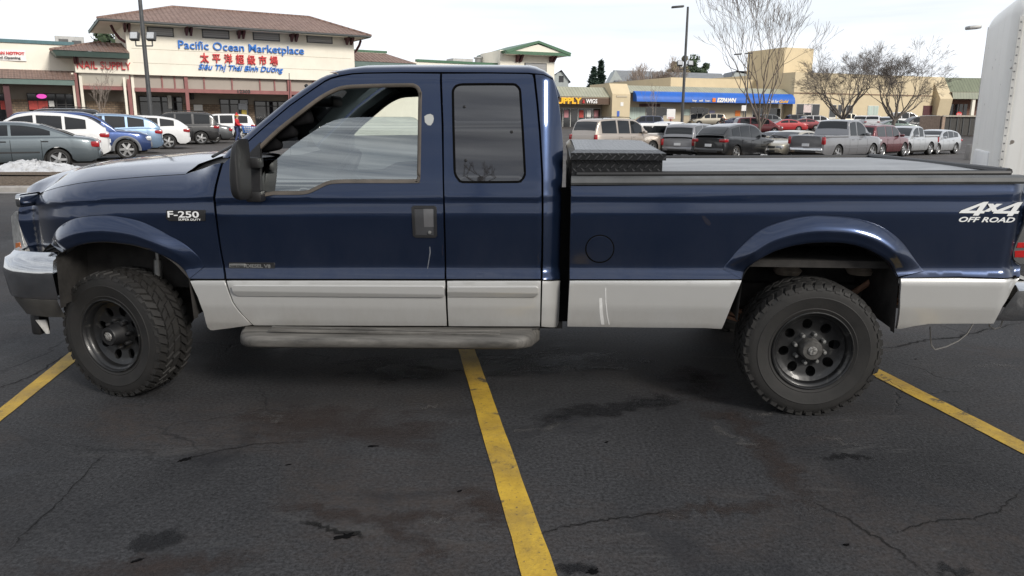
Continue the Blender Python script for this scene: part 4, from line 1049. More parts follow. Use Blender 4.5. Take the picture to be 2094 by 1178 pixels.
# front bumper, valance, lamps, grille
def sweep(path, sec):
    """path: (x,Y, outward nx,ny) ; sec: (outward, z)"""
    return [[(x + nx * o, y + ny * o, z) for o, z in sec] for x, y, nx, ny in path]
xf = T(-22, 553, .14)[0]; xb = T(98, 533, .03)[0]
def bpath(x_front, x_back, yin):
    p = [(x_back, yin, 0, -1), (x_back - .12, yin, -.05, -1), (x_front + .16, yin + .03, -.25, -.97), (x_front + .07, yin + .075, -.6, -.8), (x_front + .02, yin + .14, -.85, -.5), (x_front - .02, yin + .26, -.97, -.25), (x_front - .10, .6, -1, -.1), (x_front - .13, TW / 2, -1, 0)]
    return p + [(a, TW - b, c, -d) for a, b, c, d in p[-2::-1]]
z1, z2, z3, z4 = T(60, 519, .08)[1], T(60, 531, .06)[1], T(50, 557, .06)[1], T(50, 613, .06)[1]
MB().grid(sweep(bpath(xf + .03, xb, .07), [(-.10, z1 - .005), (-.06, z1), (-.035, z2 + .004), (-.004, z2 - .010), (.010, z3 + .012), (.016, z3 - .006), (.012, z3 - .03), (-.004, z4 + .02), (-.012, z4), (-.05, z4)])).build("front_bumper", M_CHROME, truck, 55)
z5 = T(80, 651, .1)[1]
MB().grid(sweep(bpath(xf + .05, xb - .01, .085), [(-.04, z4 + .004), (.004, z4 - .004), (-.004, z4 - .03), (-.05, z5), (-.09, z5)])).build("bumper_valance", pm("grey_valance", (.055, .053, .05), .6, var=.3, scale=8, bmp=.1), truck, 40)
x, z = T(66, 652, .25); x2, zb = T(101, 684, .25)
hk = MB().rbox(x, x2 - .03, .22, .32, zb, z + .04, .02, 2); both(hk, "tow_hook", M_BLK, truck, 40)
both(MB().prism([T(71, 655, .2), T(92, 655, .2), T(99, 683, .2), T(93, 683, .2)], lambda u, v, d: (u, .205 + d, v), 0, .01), "hook_cover", pm("pale_scuffed_plastic", (.42, .41, .39), .6, var=.3, scale=20), truck)
hl_px = [(22.5, 443), (30, 434), (35, 432), (37, 451), (45, 487), (55, 524), (31, 520.5), (26, 485)]
hs = lambda x, z: .20 + max(0, -.50 - x) * .7
def TR(px, py, f):
    Y = .2
    for _ in range(40): Y = .6 * Y + .4 * f(*T(px, py, Y))
    return T(px, py, Y)
lp = [TR(p[0], p[1], hs) for p in hl_px]
hl = sheet("headlight", lp, [], hs, .02, M_CLR, truck, mirror=True, flange=.05)
ap = [TR(p[0], p[1], hs) for p in [(32.5, 497), (41, 496), (45, 520), (33, 518.5)]]
sheet("turn_signal", ap, [], lambda x, z: hs(x, z) - .004, .02, M_AMB, hl[0], mirror=hl[1], flange=.006)
zg0, zg1 = z1 + .0, T(40, 398, .3)[1]
gm_ = MB().grid([[(-.50 - .14 * (1 - ((y - TW / 2) / .85) ** 2) + .05 * ((z - zg0) / (zg1 - zg0)) ** 2, y, z) for z in np.linspace(zg0, zg1, 6)] for y in np.linspace(.26, TW - .26, 17)])
gm_.build("grille_back", M_GAP, truck, 50)
gb = MB(); yy = np.linspace(.30, TW - .30, 17)
for zz in np.linspace(zg0 + .10, zg1, 4): gb.tube([(-.52 - .15 * (1 - ((y - TW / 2) / .85) ** 2) + .05 * ((zz - zg0) / (zg1 - zg0)) ** 2, y, zz) for y in yy], .02, 8)
for y in (.30, TW - .30): gb.tube([(-.52 + .05 * ((zz - zg0) / (zg1 - zg0)) ** 2, y, zz) for zz in np.linspace(zg0 + .1, zg1, 5)], .026, 8)
gb.build("grille", M_CHROME, truck, 50)

gs0, gs1 = T(44, 424, .22), T(37, 397, .22)
both(MB().rbox(gs1[0] - .005, gs0[0] + .005, .20, .40, gs0[1], gs1[1], .022, 3), "grille_surround", M_CHROME, truck, 50)
# radiator block: fills the nose behind the grille
MB().box(-.42, .5, .30, TW - .30, .62, 1.13).build("engine_bay", M_DARK, truck)

# bed: rail caps, cover, tailgate, tail lamps, rear bumper
zr = lambda x: T(1560, 376.6, .04)[1] + .0120 * (x - 3.6)
xb0, xb1 = T(1168, 374, .03)[0], T(2098, 376, .03)[0]
def rail(yb):
    rows = []
    for x in np.linspace(xb0, xb1, 24):
        z = zr(x); rows.append([(x, yb + .030, z - .002), (x, yb + .022, z + .010), (x, yb + .026, z + .030), (x, yb + .04, z + .040), (x, yb + .10, z + .042), (x, yb + .13, z + .034), (x, yb + .13, z - .02)])
    return rows
both(MB().grid(rail(0)), "bed_rail_cap", pm("weathered_rail_plastic", (.085, .088, .09), .5, var=.2, scale=10), truck, 35)
m_cov, N_, L_, b_ = newmat("grey_vinyl_cover")
w_ = noise(N_, L_, 1.4, 8, .7, stretch=(1.0, 2.2, 1), dist=1.0)
L_.new(ramp(N_, L_, w_, [(.32, (.165, .17, .18)), (.5, (.21, .217, .225)), (.72, (.30, .31, .32))]), b_.inputs['Base Color']); b_.inputs['Roughness'].default_value = .5
bump(N_, L_, b_, noise(N_, L_, 2.2, 6, .6, stretch=(1, 3, 1)), .35, .03)
xt = T(1352, 366, .12)[0]
rows = [[(x, y, zr(x) + .046 + .010 * math.sin(math.pi * (y - .1) / (TW - .2)) + .0025 * math.sin(x * 5 + y * 2) * math.sin(math.pi * (y - .1) / (TW - .2))) for y in np.linspace(.115, TW - .115, 22)] for x in np.linspace(xb0 + .03, xb1 - .06, 44)]
cov = MB().grid(rows).build("bed_cover", m_cov, truck, 60)
fm = MB()
for y in (.10, TW - .10): fm.tube([(x, y, zr(x) + .05) for x in np.linspace(xb0 + .03, xb1 - .05, 12)], .016, 8)
fm.tube([(xb1 - .055, y, zr(xb1) + .055) for y in np.linspace(.10, TW - .10, 8)], .020, 8)
fm.build("cover_frame", M_BLK, cov, 40)
MB().box(xb0 + .0, xb0 + .04, .06, TW - .06, .50, zr(xb0) - .0).build("bed_front", M_DARK, truck)
MB().rbox(xb1 - .10, xb1 - .01, .10, TW - .10, .83, zr(xb1) + .02, .02, 2).build("tailgate", M_BLUE, truck, 40)
tl = [(2099, 420), (2096, 457), (2087, 480), (2077, 504), (2074, 515), (2073.5, 524), (2075, 531), (2080, 537.5), (2089, 542), (2110, 542), (2112, 420)]
tlx = [T(p[0], p[1], .06) for p in tl]
tlf = lambda x, z: S(min(x, 5.04), z) + .006
tl1 = sheet("tail_light", inset(tlx, .004), [], tlf, .02, pm("smoked_lens", (.10, .10, .10), .15, 0, .5), truck, mirror=True, flange=.05)
for pl in ([(2084, 497), (2110, 497), (2110, 507), (2081, 507)], [(2078, 514), (2110, 513), (2110, 527), (2078, 527)]):
    sheet("red_reflector", [T(p[0], p[1], .06) for p in pl], [], lambda x, z: tlf(x, z) - .003, .02, M_RED, tl1[0], mirror=tl1[1], flange=.004)
zb0, zb1 = T(2080, 657, .05)[1], T(2080, 590, .05)[1]
xr_ = T(2040, 655, .05)[0]
p_ = [(xr_ - .02, .05, .0, -1), (xr_ + .08, .045, .05, -1), (xr_ + .20, .06, .3, -.95), (xr_ + .27, .12, .75, -.65), (xr_ + .29, .25, 1, -.1), (xr_ + .29, TW / 2, 1, 0)]
p_ = p_ + [(a, TW - b, c_2, -d) for a, b, c_2, d in p_[-2::-1]]
rows = sweep(p_, [(-.10, zb1 + .02), (-.02, zb1 + .015), (.012, zb1 - .01), (.012, zb0 + .04), (-.01, zb0), (-.06, zb0 - .005)])
rows[0] = [(x + .10 * max(0, (z - zb0) / (zb1 - zb0)), y, z) for x, y, z in rows[0]]
MB().grid(rows).build("rear_bumper", M_CHROME, truck, 40)
wx = []
for p in ((2032, 660), (2022, 663), (2034, 668), (2050, 664)): wx.append((*T(p[0], p[1], .12), .12))
wi = MB()
pts = [T(p[0], p[1], .5) for p in ((1990, 662), (1978, 682), (1960, 697), (1935, 709), (1912, 715), (1905, 706), (1903, 690), (1902, 668))]
wi.tube([(x, .5, z) for x, z in pts], .004, 5)
pts = [T(p[0], p[1], .2) for p in ((2022, 658), (2024, 668), (2034, 673), (2046, 668), (2050, 656))]
wi.tube([(x, .2, z) for x, z in pts], .005, 5)
wi.build("loose_wire", pm("pale_wire", (.25, .24, .23), .5), truck, 40)
# radio aerial on the far fender
ax_, az_ = T(585, 300, 1.93); tx_, tz_ = T(583.5, 82, 1.93)
xa_, za_ = .45, 1.2
MB().tube([(xa_ + .0, TW - .12, za_ - .05), (ax_ * 0 + xa_ + .0, TW - .12, za_ + .06)], .010, 6).tube([(xa_, TW - .12, za_ + .05), (xa_ + .03, TW - .12, za_ + .78)], .0028, 5).build("aerial", M_BLK, truck, 40)

# checker-plate tool box resting across the bed
m_tb, N_, L_, b_ = newmat("black_checker_plate")
tc_ = N_.new('ShaderNodeTexCoord')
def lug(ang, off):
    mp = N_.new('ShaderNodeMapping'); mp.inputs['Rotation'].default_value = (0, 0, 0); mp.inputs['Location'].default_value = off
    L_.new(tc_.outputs['UV'], mp.inputs[0])
    ch_ = N_.new('ShaderNodeVectorMath'); ch_.operation = 'FRACTION'; L_.new(mp.outputs[0], ch_.inputs[0])
    sb = N_.new('ShaderNodeVectorMath'); sb.operation = 'SUBTRACT'; sb.inputs[1].default_value = (.5, .5, 0); L_.new(ch_.outputs[0], sb.inputs[0])
    ro = N_.new('ShaderNodeVectorRotate'); ro.rotation_type = 'Z_AXIS'; ro.inputs['Angle'].default_value = ang; L_.new(sb.outputs[0], ro.inputs['Vector'])
    ml_ = N_.new('ShaderNodeVectorMath'); ml_.operation = 'MULTIPLY'; ml_.inputs[1].default_value = (2.3, 9.0, 0); L_.new(ro.outputs[0], ml_.inputs[0])
    ln = N_.new('ShaderNodeVectorMath'); ln.operation = 'LENGTH'; L_.new(ml_.outputs[0], ln.inputs[0])
    return ramp(N_, L_, ln.outputs['Value'], [(.55, 1), (1.0, 0)])
lg = math_(N_, L_, 'MAXIMUM', lug(R(45), (0, 0, 0)), lug(R(-45), (.5, .5, 0)))
bump(N_, L_, b_, lg, 1.0, .006)
L_.new(mix(N_, L_, lg, (.0075, .008, .009), (.04, .041, .045)), b_.inputs['Base Color']); b_.inputs['Roughness'].default_value = .34; b_.inputs['Specular IOR Level'].default_value = .5; b_.inputs['Coat Weight'].default_value = .15; b_.inputs['Coat Roughness'].default_value = .15
def uvbox(o, s=1 / .046):
    me = o.data; uv = me.uv_layers.new(name="uv")
    for p in me.polygons:
        n = p.normal; a = max(range(3), key=lambda i: abs(n[i]))
        for li in p.loop_indices:
            c = me.vertices[me.loops[li].vertex_index].co
            uv.data[li].uv = ((c.x if a != 0 else c.y) * s, (c.z if a != 2 else c.y) * s)
TM = Matrix.Translation((TX0, TY0, 0)) @ Matrix.Rotation(-TY, 4, 'Z')
tb = empty("truck_toolbox", TM @ Vector((xt - .5, .10, zr(3))), -TY, "black checker-plate tool box sitting across the front of the pickup bed", "tool box")
ox = xt - .5
tx0 = T(1169, 350, .10)[0] - ox; tx1 = T(1354, 350, .10)[0] - ox; zt0 = T(1260, 366, .10)[1] - zr(3); zt1 = T(1260, 324, .10)[1] - zr(3); zl = T(1260, 313, .085)[1] - zr(3)
b_o = MB().box(tx0, tx1, 0, TW - .2, zt0, zt1).build("box_body", m_tb, tb); uvbox(b_o)
lx0 = T(1167, 320, .08)[0] - ox; lx1 = T(1362, 318, .08)[0] - ox
bx0 = T(1176, 308, .12)[0] - ox; bx1 = T(1349, 304, .12)[0] - ox; zl2 = T(1260, 306.5, .12)[1] - zr(3)
lid = MB(); YB = TW - .2
lv = [[(lx0, -.03, zt1 - .008), (lx0, -.03, zl), (bx0, .03, zl2), (bx0, YB / 2, zl2 + .028), (bx0, YB - .03, zl2 + .012), (lx0, YB + .03, zl), (lx0, YB + .03, zt1 - .008)],
      [(lx1, -.03, zt1 - .008), (lx1, -.03, zl), (bx1, .03, zl2), (bx1, YB / 2, zl2 + .028), (bx1, YB - .03, zl2 + .012), (lx1, YB + .03, zl), (lx1, YB + .03, zt1 - .008)]]
lid.grid(lv); k0 = len(lid.v); n_ = 7
lid.f += [tuple(range(7))[::-1], tuple(range(7, 14)), (0, 6, 13, 7)]
l_o = lid.build("box_lid", m_tb, tb); uvbox(l_o)
# ---------------------------------------------------------------- buildings
class Fac:
    """a facade plane: u along it, v behind it, z up"""
    def __init__(s, pa, ya, pb, yb):
        a = at(pa, 240, ya); b = at(pb, 240, yb)
        s.o = Vector((a.x, a.y, 0)); d = Vector((b.x - a.x, b.y - a.y, 0)); s.len = d.length; s.d = d.normalized(); s.n = Vector((-s.d.y, s.d.x, 0)); s.ang = math.atan2(s.d.y, s.d.x)
    def uz(s, px, py, v=0.0):
        r = ray(px, py); o = s.o + s.n * v; t = (o - CAM).dot(s.n) / r.dot(s.n); p = CAM + r * t
        return (p - s.o).dot(s.d), p.z
    def rect(s, x0, y0, x1, y1, v=0.0):
        """pixel corners (left/top, right/bottom seen at the left corner) -> u0,u1,z0,z1"""
        u0, zt = s.uz(x0, y0, v); u1, _ = s.uz(x1, y0, v); _, zb = s.uz(x0, y1, v)
        return u0, u1, zb, zt
    def root(s, name, label, cat, group=None): return empty(name, s.o, s.ang, label, cat, group)
    def box(s, x0, y0, x1, y1, v0, v1, name, mat, par, r=0):
        u0, u1, z0, z1 = s.rect(x0, y0, x1, y1, v0)
        m = MB()
        if r: m.rbox(u0, u1, v0, v1, z0, z1, r, 2)
        else: m.box(u0, u1, v0, v1, z0, z1)
        return m.build(name, mat, par)
    def M(s, px, py, v=0.0):
        u, z = s.uz(px, py, v)
        return Matrix.Translation((u, v, z)) @ Matrix(((1, 0, 0, 0), (0, 0, -1, 0), (0, 1, 0, 0), (0, 0, 0, 1)))
    def text(s, name, body, px0, px1, py, v, mat, par, h_px, depth=.05, bold=.0, shear=0.0, spacing=1.0):
        """lettering whose baseline starts at (px0,py), ends at px1, capital height h_px"""
        u0, z0 = s.uz(px0, py, v); u1, _ = s.uz(px1, py, v); _, z1 = s.uz(px0, py - h_px, v)
        o = text_mesh(name, body, (z1 - z0) / .70, depth, mat, par, Matrix.Identity(4), bold, shear, 1.0, spacing)
        xs_ = [q.co.x for q in o.data.vertices]; k = (u1 - u0) / (max(xs_) - min(xs_))
        o.data.transform(Matrix.Translation((-min(xs_), 0, 0))); o.data.transform(Matrix.Diagonal((k, 1, 1, 1)))
        o.data.transform(s.M(px0, py, v)); return o

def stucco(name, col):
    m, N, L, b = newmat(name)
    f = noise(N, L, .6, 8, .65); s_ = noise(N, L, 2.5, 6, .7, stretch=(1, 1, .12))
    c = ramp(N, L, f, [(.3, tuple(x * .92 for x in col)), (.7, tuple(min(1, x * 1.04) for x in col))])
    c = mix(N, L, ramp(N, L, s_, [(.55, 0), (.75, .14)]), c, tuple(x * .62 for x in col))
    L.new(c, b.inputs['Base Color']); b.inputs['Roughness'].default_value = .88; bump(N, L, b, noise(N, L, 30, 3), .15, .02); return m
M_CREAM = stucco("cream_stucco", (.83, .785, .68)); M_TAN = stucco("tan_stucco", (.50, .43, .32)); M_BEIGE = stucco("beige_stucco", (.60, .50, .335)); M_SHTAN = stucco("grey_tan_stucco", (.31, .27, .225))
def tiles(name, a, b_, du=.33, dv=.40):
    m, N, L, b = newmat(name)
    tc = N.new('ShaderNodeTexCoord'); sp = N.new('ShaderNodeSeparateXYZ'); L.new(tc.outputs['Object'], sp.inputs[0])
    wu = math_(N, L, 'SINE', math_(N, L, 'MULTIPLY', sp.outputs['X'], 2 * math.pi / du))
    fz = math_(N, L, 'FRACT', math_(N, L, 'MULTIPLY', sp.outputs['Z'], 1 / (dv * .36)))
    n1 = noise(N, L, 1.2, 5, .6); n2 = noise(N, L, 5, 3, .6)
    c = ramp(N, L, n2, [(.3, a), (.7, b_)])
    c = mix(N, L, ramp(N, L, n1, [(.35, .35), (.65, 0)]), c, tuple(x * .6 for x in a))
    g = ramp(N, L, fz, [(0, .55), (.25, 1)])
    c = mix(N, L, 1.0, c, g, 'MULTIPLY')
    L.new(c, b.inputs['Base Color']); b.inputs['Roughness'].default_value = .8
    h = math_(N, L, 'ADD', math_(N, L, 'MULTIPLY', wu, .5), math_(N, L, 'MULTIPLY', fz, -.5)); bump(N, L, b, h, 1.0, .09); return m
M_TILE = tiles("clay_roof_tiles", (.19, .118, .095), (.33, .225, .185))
def seamroof(name, col, du=.45):
    m, N, L, b = newmat(name)
    tc = N.new('ShaderNodeTexCoord'); sp = N.new('ShaderNodeSeparateXYZ'); L.new(tc.outputs['Object'], sp.inputs[0])
    f = math_(N, L, 'FRACT', math_(N, L, 'MULTIPLY', sp.outputs['X'], 1 / du))
    r_ = ramp(N, L, f, [(0, .45), (.10, .45), (.16, 1), (.94, 1), (1.0, 1.2)])
    c = mix(N, L, 1.0, ramp(N, L, noise(N, L, .8, 6, .6), [(.3, tuple(x * .85 for x in col)), (.7, tuple(x * 1.1 for x in col))]), r_, 'MULTIPLY')
    L.new(c, b.inputs['Base Color']); b.inputs['Roughness'].default_value = .5; return m
M_SEAM = seamroof("standing_seam_roof", (.33, .33, .25)); M_SEAMG = seamroof("green_seam_roof", (.17, .19, .125), .5)
def stone(name):
    m, N, L, b = newmat(name)
    br = N.new('ShaderNodeTexBrick'); tc = N.new('ShaderNodeTexCoord')
    mp = N.new('ShaderNodeMapping'); mp.inputs['Rotation'].default_value = (R(90), 0, 0); L.new(tc.outputs['Object'], mp.inputs[0]); L.new(mp.outputs[0], br.inputs['Vector'])
    br.inputs['Scale'].default_value = 1.6; br.inputs['Color1'].default_value = (.20, .135, .085, 1); br.inputs['Color2'].default_value = (.34, .25, .17, 1); br.inputs['Mortar'].default_value = (.10, .085, .07, 1); br.inputs['Mortar Size'].default_value = .03
    c = mix(N, L, ramp(N, L, noise(N, L, 3, 5, .7), [(.35, 0), (.65, .6)]), br.outputs['Color'], (.13, .10, .08))
    L.new(c, b.inputs['Base Color']); b.inputs['Roughness'].default_value = .9; return m
M_STONE = stone("ledge_stone")
M_GRN = pm("green_grey_fascia", (.105, .155, .14), .55, var=.12, scale=2); M_GRN2 = pm("green_trim", (.055, .135, .075), .5, var=.12, scale=2)
M_RED = M_RED
M_BEAM = pm("faded_red_beam", (.25, .095, .09), .6, var=.15, scale=2); M_MAR = pm("maroon_bracket", (.075, .022, .026), .6, var=.15, scale=3)
M_LOUV, N_, L_, b_ = newmat("grey_louvre")
tc_ = N_.new('ShaderNodeTexCoord'); sp_x = N_.new('ShaderNodeSeparateXYZ'); L_.new(tc_.outputs['Object'], sp_x.inputs[0])
L_.new(ramp(N_, L_, math_(N_, L_, 'FRACT', math_(N_, L_, 'MULTIPLY', sp_x.outputs['Z'], 7.0)), [(0, (.17, .17, .17)), (.4, (.32, .32, .32)), (1, (.30, .30, .30))]), b_.inputs['Base Color'])
M_SHOP = pm("shop_window_glass", (.016, .018, .022), .05, 0, 0, .6, .7, spec=.8)
M_FRM = pm("dark_window_frame", (.03, .028, .028), .5); M_FRMW = pm("white_window_frame", (.62, .61, .58), .5)
M_WPAINT = pm("white_paint", (.74, .73, .70), .6, var=.06, scale=3)
M_BLUEL = pm("blue_sign_letters", (.015, .17, .60), .4, var=.06); M_REDL = pm("red_sign_letters", (.58, .03, .035), .4, var=.06)
M_YELL = pm("yellow_sign_letters", (.95, .50, .02), .4, var=.06); M_WHL2 = pm("white_sign_letters", (.82, .80, .78), .5, var=.04); M_ORNG = pm("orange_sign", (.85, .22, .03), .4, var=.06)
M_GREYU = pm("rooftop_unit_grey", (.36, .36, .355), .5, .3, var=.15, scale=4); M_DGREY = pm("dark_grey_metal", (.07, .072, .075), .5, .2, var=.2, scale=4)

F1 = Fac(255, 55, 723, 64)
def hip_roof(u0, u1, v0, v1, ze, ru0, ru1, rv, zrdg, th=.28):
    """tiled hip roof over an eave rectangle; returns (tiles, fascia) builders"""
    e = [(u0, v0), (u1, v0), (u1, v1), (u0, v1)]
    t = MB(); t.add([(u0, v0, ze), (u1, v0, ze), (u1, v1, ze), (u0, v1, ze), (ru0, rv, zrdg), (ru1, rv, zrdg)], [(0, 1, 5, 4), (1, 2, 5), (2, 3, 4, 5), (3, 0, 4)])
    f = MB(); th = .17
    f.box(u0 + .03, u1 - .03, v0 + .03, v0 + .12, ze - th, ze - .004); f.box(u0 + .03, u0 + .12, v0 + .121, v1, ze - th, ze - .004); f.box(u1 - .12, u1 - .03, v0 + .121, v1, ze - th, ze - .004)
    return t, f
def ridge_caps(pts, r=.12):
    return MB().tube(pts, r, 6)
sm = F1.root("supermarket_building", "cream supermarket block with brown tiled hip roof and blue lettering", "building")
u0, zt = F1.uz(254, 46); u1, _ = F1.uz(723, 76); _, zb = F1.uz(262, 152)
zg = -.3
MB().box(u0, u1, 0, 7, zb, zt).build("upper_wall", M_CREAM, sm)
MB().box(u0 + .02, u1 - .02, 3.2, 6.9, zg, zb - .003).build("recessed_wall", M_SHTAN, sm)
for py in (98, 127):
    a, z_ = F1.uz(262, py); MB().box(u0 + .3, u1 - .3, -.012, 0, z_ - .03, z_).build("wall_joint", pm("joint_dark_cream", (.50, .455, .37), .9), sm)  # joints drawn as thin strips of darker cream
vo = -1.5
ue0, ze = F1.uz(199, 34, vo); ue1, _ = F1.uz(759, 75, vo); ze2 = F1.uz(757, 75, vo)[1]
ze = (ze + ze2) / 2
ra, zrd = F1.uz(352, 16, 3.2); rb_, zrd2 = F1.uz(632, 33, 3.2)
t_, f_ = hip_roof(ue0, ue1, vo, 7.9, ze, ra, rb_, 3.2, (zrd + zrd2) / 2)
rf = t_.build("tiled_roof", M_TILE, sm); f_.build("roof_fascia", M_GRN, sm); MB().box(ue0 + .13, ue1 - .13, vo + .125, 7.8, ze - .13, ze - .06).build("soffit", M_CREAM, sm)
zr_ = (zrd + zrd2) / 2
ridge_caps([(ue0, vo, ze), (ra, 3.2, zr_), (rb_, 3.2, zr_), (ue1, vo, ze)], .11).build("ridge_tiles", M_TILE, rf, 50)
MB().box(ue0 + .0, ue1 - .0, vo - .06, vo + .025, ze - .12, ze - .02).build("gutter", M_DGREY, rf)
for (px, y0, y1) in ((257, 39, 60), (383, 43, 66), (490, 48, 71), (598, 53, 75), (711, 60, 82)):
    for dx in (-5, 4):
        a, z1_ = F1.uz(px + dx - 2.2, y0, -.1); b, _ = F1.uz(px + dx + 2.2, y0, -.1); _, z0_ = F1.uz(px + dx, y1, -.1)
        MB().prism([(0, z0_), (-.2, z0_), (-.3, ze - .7), (-.85, ze - .26), (-.85, ze - .14), (0, ze - .14)], lambda p, q, d: (d, p - .01, q), a, b).build("bracket", M_MAR, sm)
for (u_, sg) in ((u0, -1), (u1, 1)):
    pts = [(u_, .5, ze - 1.3), (u_ + sg * .35, .5, ze - 1.05), (u_ + sg * .65, .5, ze - .6), (u_ + sg * .8, .5, ze - .2)]
    MB().tube(pts, .10, 6).build("bracket", M_MAR, sm, 40)
for (x0_, y0_, x1_, y1_) in ((300, 54, 354, 73), (412, 58.5, 468, 77.5), (516, 63, 571, 82), (626, 68.5, 679, 87)):
    u_a, u_b, z_a, z_b = F1.rect(x0_, y0_, x1_, y1_)
    w_ = MB().box(u_a, u_b, -.05, .0, z_a, z_b).build("vent_frame", M_DGREY, sm); MB().box(u_a + .08, u_b - .08, -.07, -.045, z_a + .08, z_b - .08).build("louvre", M_LOUV, w_)
F1.text("lettering", "Pacific Ocean Marketplace", 365, 621, 98.5, -.08, M_BLUEL, sm, 16.5, .07, .004)
# the first line runs parallel to the wall: baseline follows the facade by itself
F1.text("lettering", "太平洋超級市場", 410, 568, 126, -.08, M_REDL, sm, 15, .08, .010, 0, 1.75)
F1.text("lettering", "Siêu Thị Thái Bình Dương", 406, 579, 141.5, -.08, M_BLUEL, sm, 11, .08, .006, .30)
# arcade: beam, posts, panels
u_a, u_b, z_a, z_b = F1.rect(276, 179, 723, 187); MB().box(u_a, u1 - .1, .15, .5, z_a, z_b).build("beam", M_BEAM, sm)
F1.text("house_number", "12303", 486, 512, 190, .12, M_FRM, sm, 6.5, .02, .01)
for (px0, px1, m_) in ((263, 270, M_BEAM), (272, 278, M_CREAM), (380, 387, M_BEAM), (590, 597, M_BEAM), (700, 707, M_BEAM)):
    a, _ = F1.uz(px0, 200, .1); b, _ = F1.uz(px1, 200, .1); MB().box(a, b, .14 if m_ is M_BEAM else .3, .14 + (b - a) if m_ is M_BEAM else .9, zg, zb - .004).build("column", m_, sm)
for px in (300, 330, 356, 416, 473, 530, 560, 640):
    a, z_ = F1.uz(px, 170, .3); MB().box(a, a + .10, .28, .34, z_b, zb - .004).build("panel_batten", M_BEAM, sm)
MB().box(u0 + .1, u1 - .1, .36, .42, z_b - .02, zb - .006).build("panel_wall", stucco("grey_panel", (.36, .315, .275)), sm)
for (x0_, y0_, x1_, y1_, doors) in ((283, 196, 372, 246, 4), (448, 202, 507, 254, 3), (519, 206, 590, 256, 3), (610, 206, 690, 256, 4)):
    u_a, u_b, z_a, z_b2 = F1.rect(x0_, y0_, x1_, y1_, 3.15)
    w_ = MB().box(u_a, u_b, 3.08, 3.2, zg + .2, z_b2).build("shop_window", M_FRM, sm)
    n_ = doors
    for k in range(n_):
        p0 = u_a + (u_b - u_a) * k / n_ + .07; p1 = u_a + (u_b - u_a) * (k + 1) / n_ - .07
        MB().box(p0, p1, 3.05, 3.085, zg + .3, z_b2 - .45).build("pane", M_SHOP, w_); MB().box(p0, p1, 3.05, 3.085, z_b2 - .38, z_b2 - .08).build("pane", M_SHOP, w_)
for (x0_, x1_, y0_) in ((372, 449, 212), (507, 519, 214), (590, 612, 216)):
    u_a, u_b, z_a, z_b2 = F1.rect(x0_, y0_, x1_, y0_ + 30, 3.1); MB().box(u_a, u_b, 3.0, 3.2, zg, z_b2).build("stone_base", M_STONE, sm)
for (x0_, y0_, x1_, y1_, mt) in ((342, 195, 350, 222, M_WPAINT), (494, 225, 504, 236, pm("yellow_poster", (.75, .58, .12), .6)), (487, 212, 505, 224, pm("pale_poster", (.45, .47, .5), .6)), (396, 214, 414, 226, M_WPAINT)):
    u_a, u_b, z_a, z_b2 = F1.rect(x0_, y0_, x1_, y1_, 2.9); MB().box(u_a, u_b, 2.93, 2.97, z_a, z_b2).build("poster", mt, sm)
for px in (393, 602): # wall lanterns
    a, z_ = F1.uz(px, 195, 2.9); MB().rbox(a - .12, a + .12, 2.85, 3.2, z_ - .3, z_ + .35, .05).build("wall_lantern", M_FRM, sm)

# nail salon supply shop on the left of it
ns_ = F1.root("nail_shop_building", "narrow cream shop front with red lettering and small tiled roof left of the supermarket", "building")
u_a, u_b, z_a, z_b = F1.rect(150, 108, 262, 148, -.25)
MB().box(u_a, u0 - .01, -.25, 14, z_a, z_b).build("upper_wall", M_CREAM, ns_)
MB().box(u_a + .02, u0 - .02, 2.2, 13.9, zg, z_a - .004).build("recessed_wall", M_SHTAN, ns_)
vo = -1.5
e0, zE = F1.uz(103, 101, vo); zR = F1.uz(205, 86, 3.0)[1]
t = MB(); ug = F1.uz(205, 86, 3.0)[0]
t.add([(e0, vo, zE), (u0 - .01, vo, zE), (u0 - .01, 3, zR), (ug, 3, zR), (e0, 13, zE), (ug, 10, zR), (u0 - .01, 10, zR)], [(0, 1, 2, 3), (0, 3, 5, 4), (3, 2, 6, 5)])
rf = t.build("tiled_roof", M_TILE, ns_)
MB().add([(e0 + .05, vo + .05, zE - .006), (u0 - .02, vo + .05, zE - .006), (u0 - .02, vo + .3, zE - .36), (e0 + .3, vo + .3, zE - .36), (e0 + .05, 12.9, zE - .006), (e0 + .3, 12.8, zE - .36), (u0 - .02, 12.8, zE - .36)], [(0, 1, 2, 3), (0, 3, 5, 4), (3, 2, 6, 5)]).build("roof_fascia", M_GRN, rf)
ridge_caps([(e0, vo, zE), (ug, 3, zR)], .10).build("ridge_tiles", M_TILE, rf, 50)
for dx in (148, 154):
    a, z1_ = F1.uz(dx, 109, -.3); b, _ = F1.uz(dx + 4, 109, -.3); _, z0_ = F1.uz(dx, 129, -.3)
    MB().prism([(-.26, z0_), (-.45, z0_), (-.55, zE - .8), (-1.0, zE - .45), (-1.0, zE - .33), (-.26, zE - .33)], lambda p, q, d: (d, p, q), a, b).build("bracket", M_MAR, ns_)
F1.text("lettering", "NAIL SUPPLY", 158, 268, 139.5, -.33, M_REDL, ns_, 16, .07, .0)
u_c, u_d, z_c, z_d = F1.rect(165, 152, 262, 174, .0)
MB().add([(u_c, -.1, z_a - .01), (u0 - .05, -.1, z_a - .01), (u0 - .05, .5, z_c), (u_c, .5, z_c), (u_c, .6, z_a - .01), (u0 - .05, .6, z_a - .01), (u0 - .05, .6, z_c), (u_c, .6, z_c)], [(0, 1, 2, 3), (4, 7, 6, 5), (3, 2, 6, 7), (0, 3, 7, 4), (1, 5, 6, 2)]).build("sloped_panel", M_CREAM, ns_)
u_e, u_f, z_e, z_f = F1.rect(163, 175, 262, 182.5, .3); MB().box(u_e, u0 - .05, .30, .6, z_e, z_f).build("beam", M_BEAM, ns_)
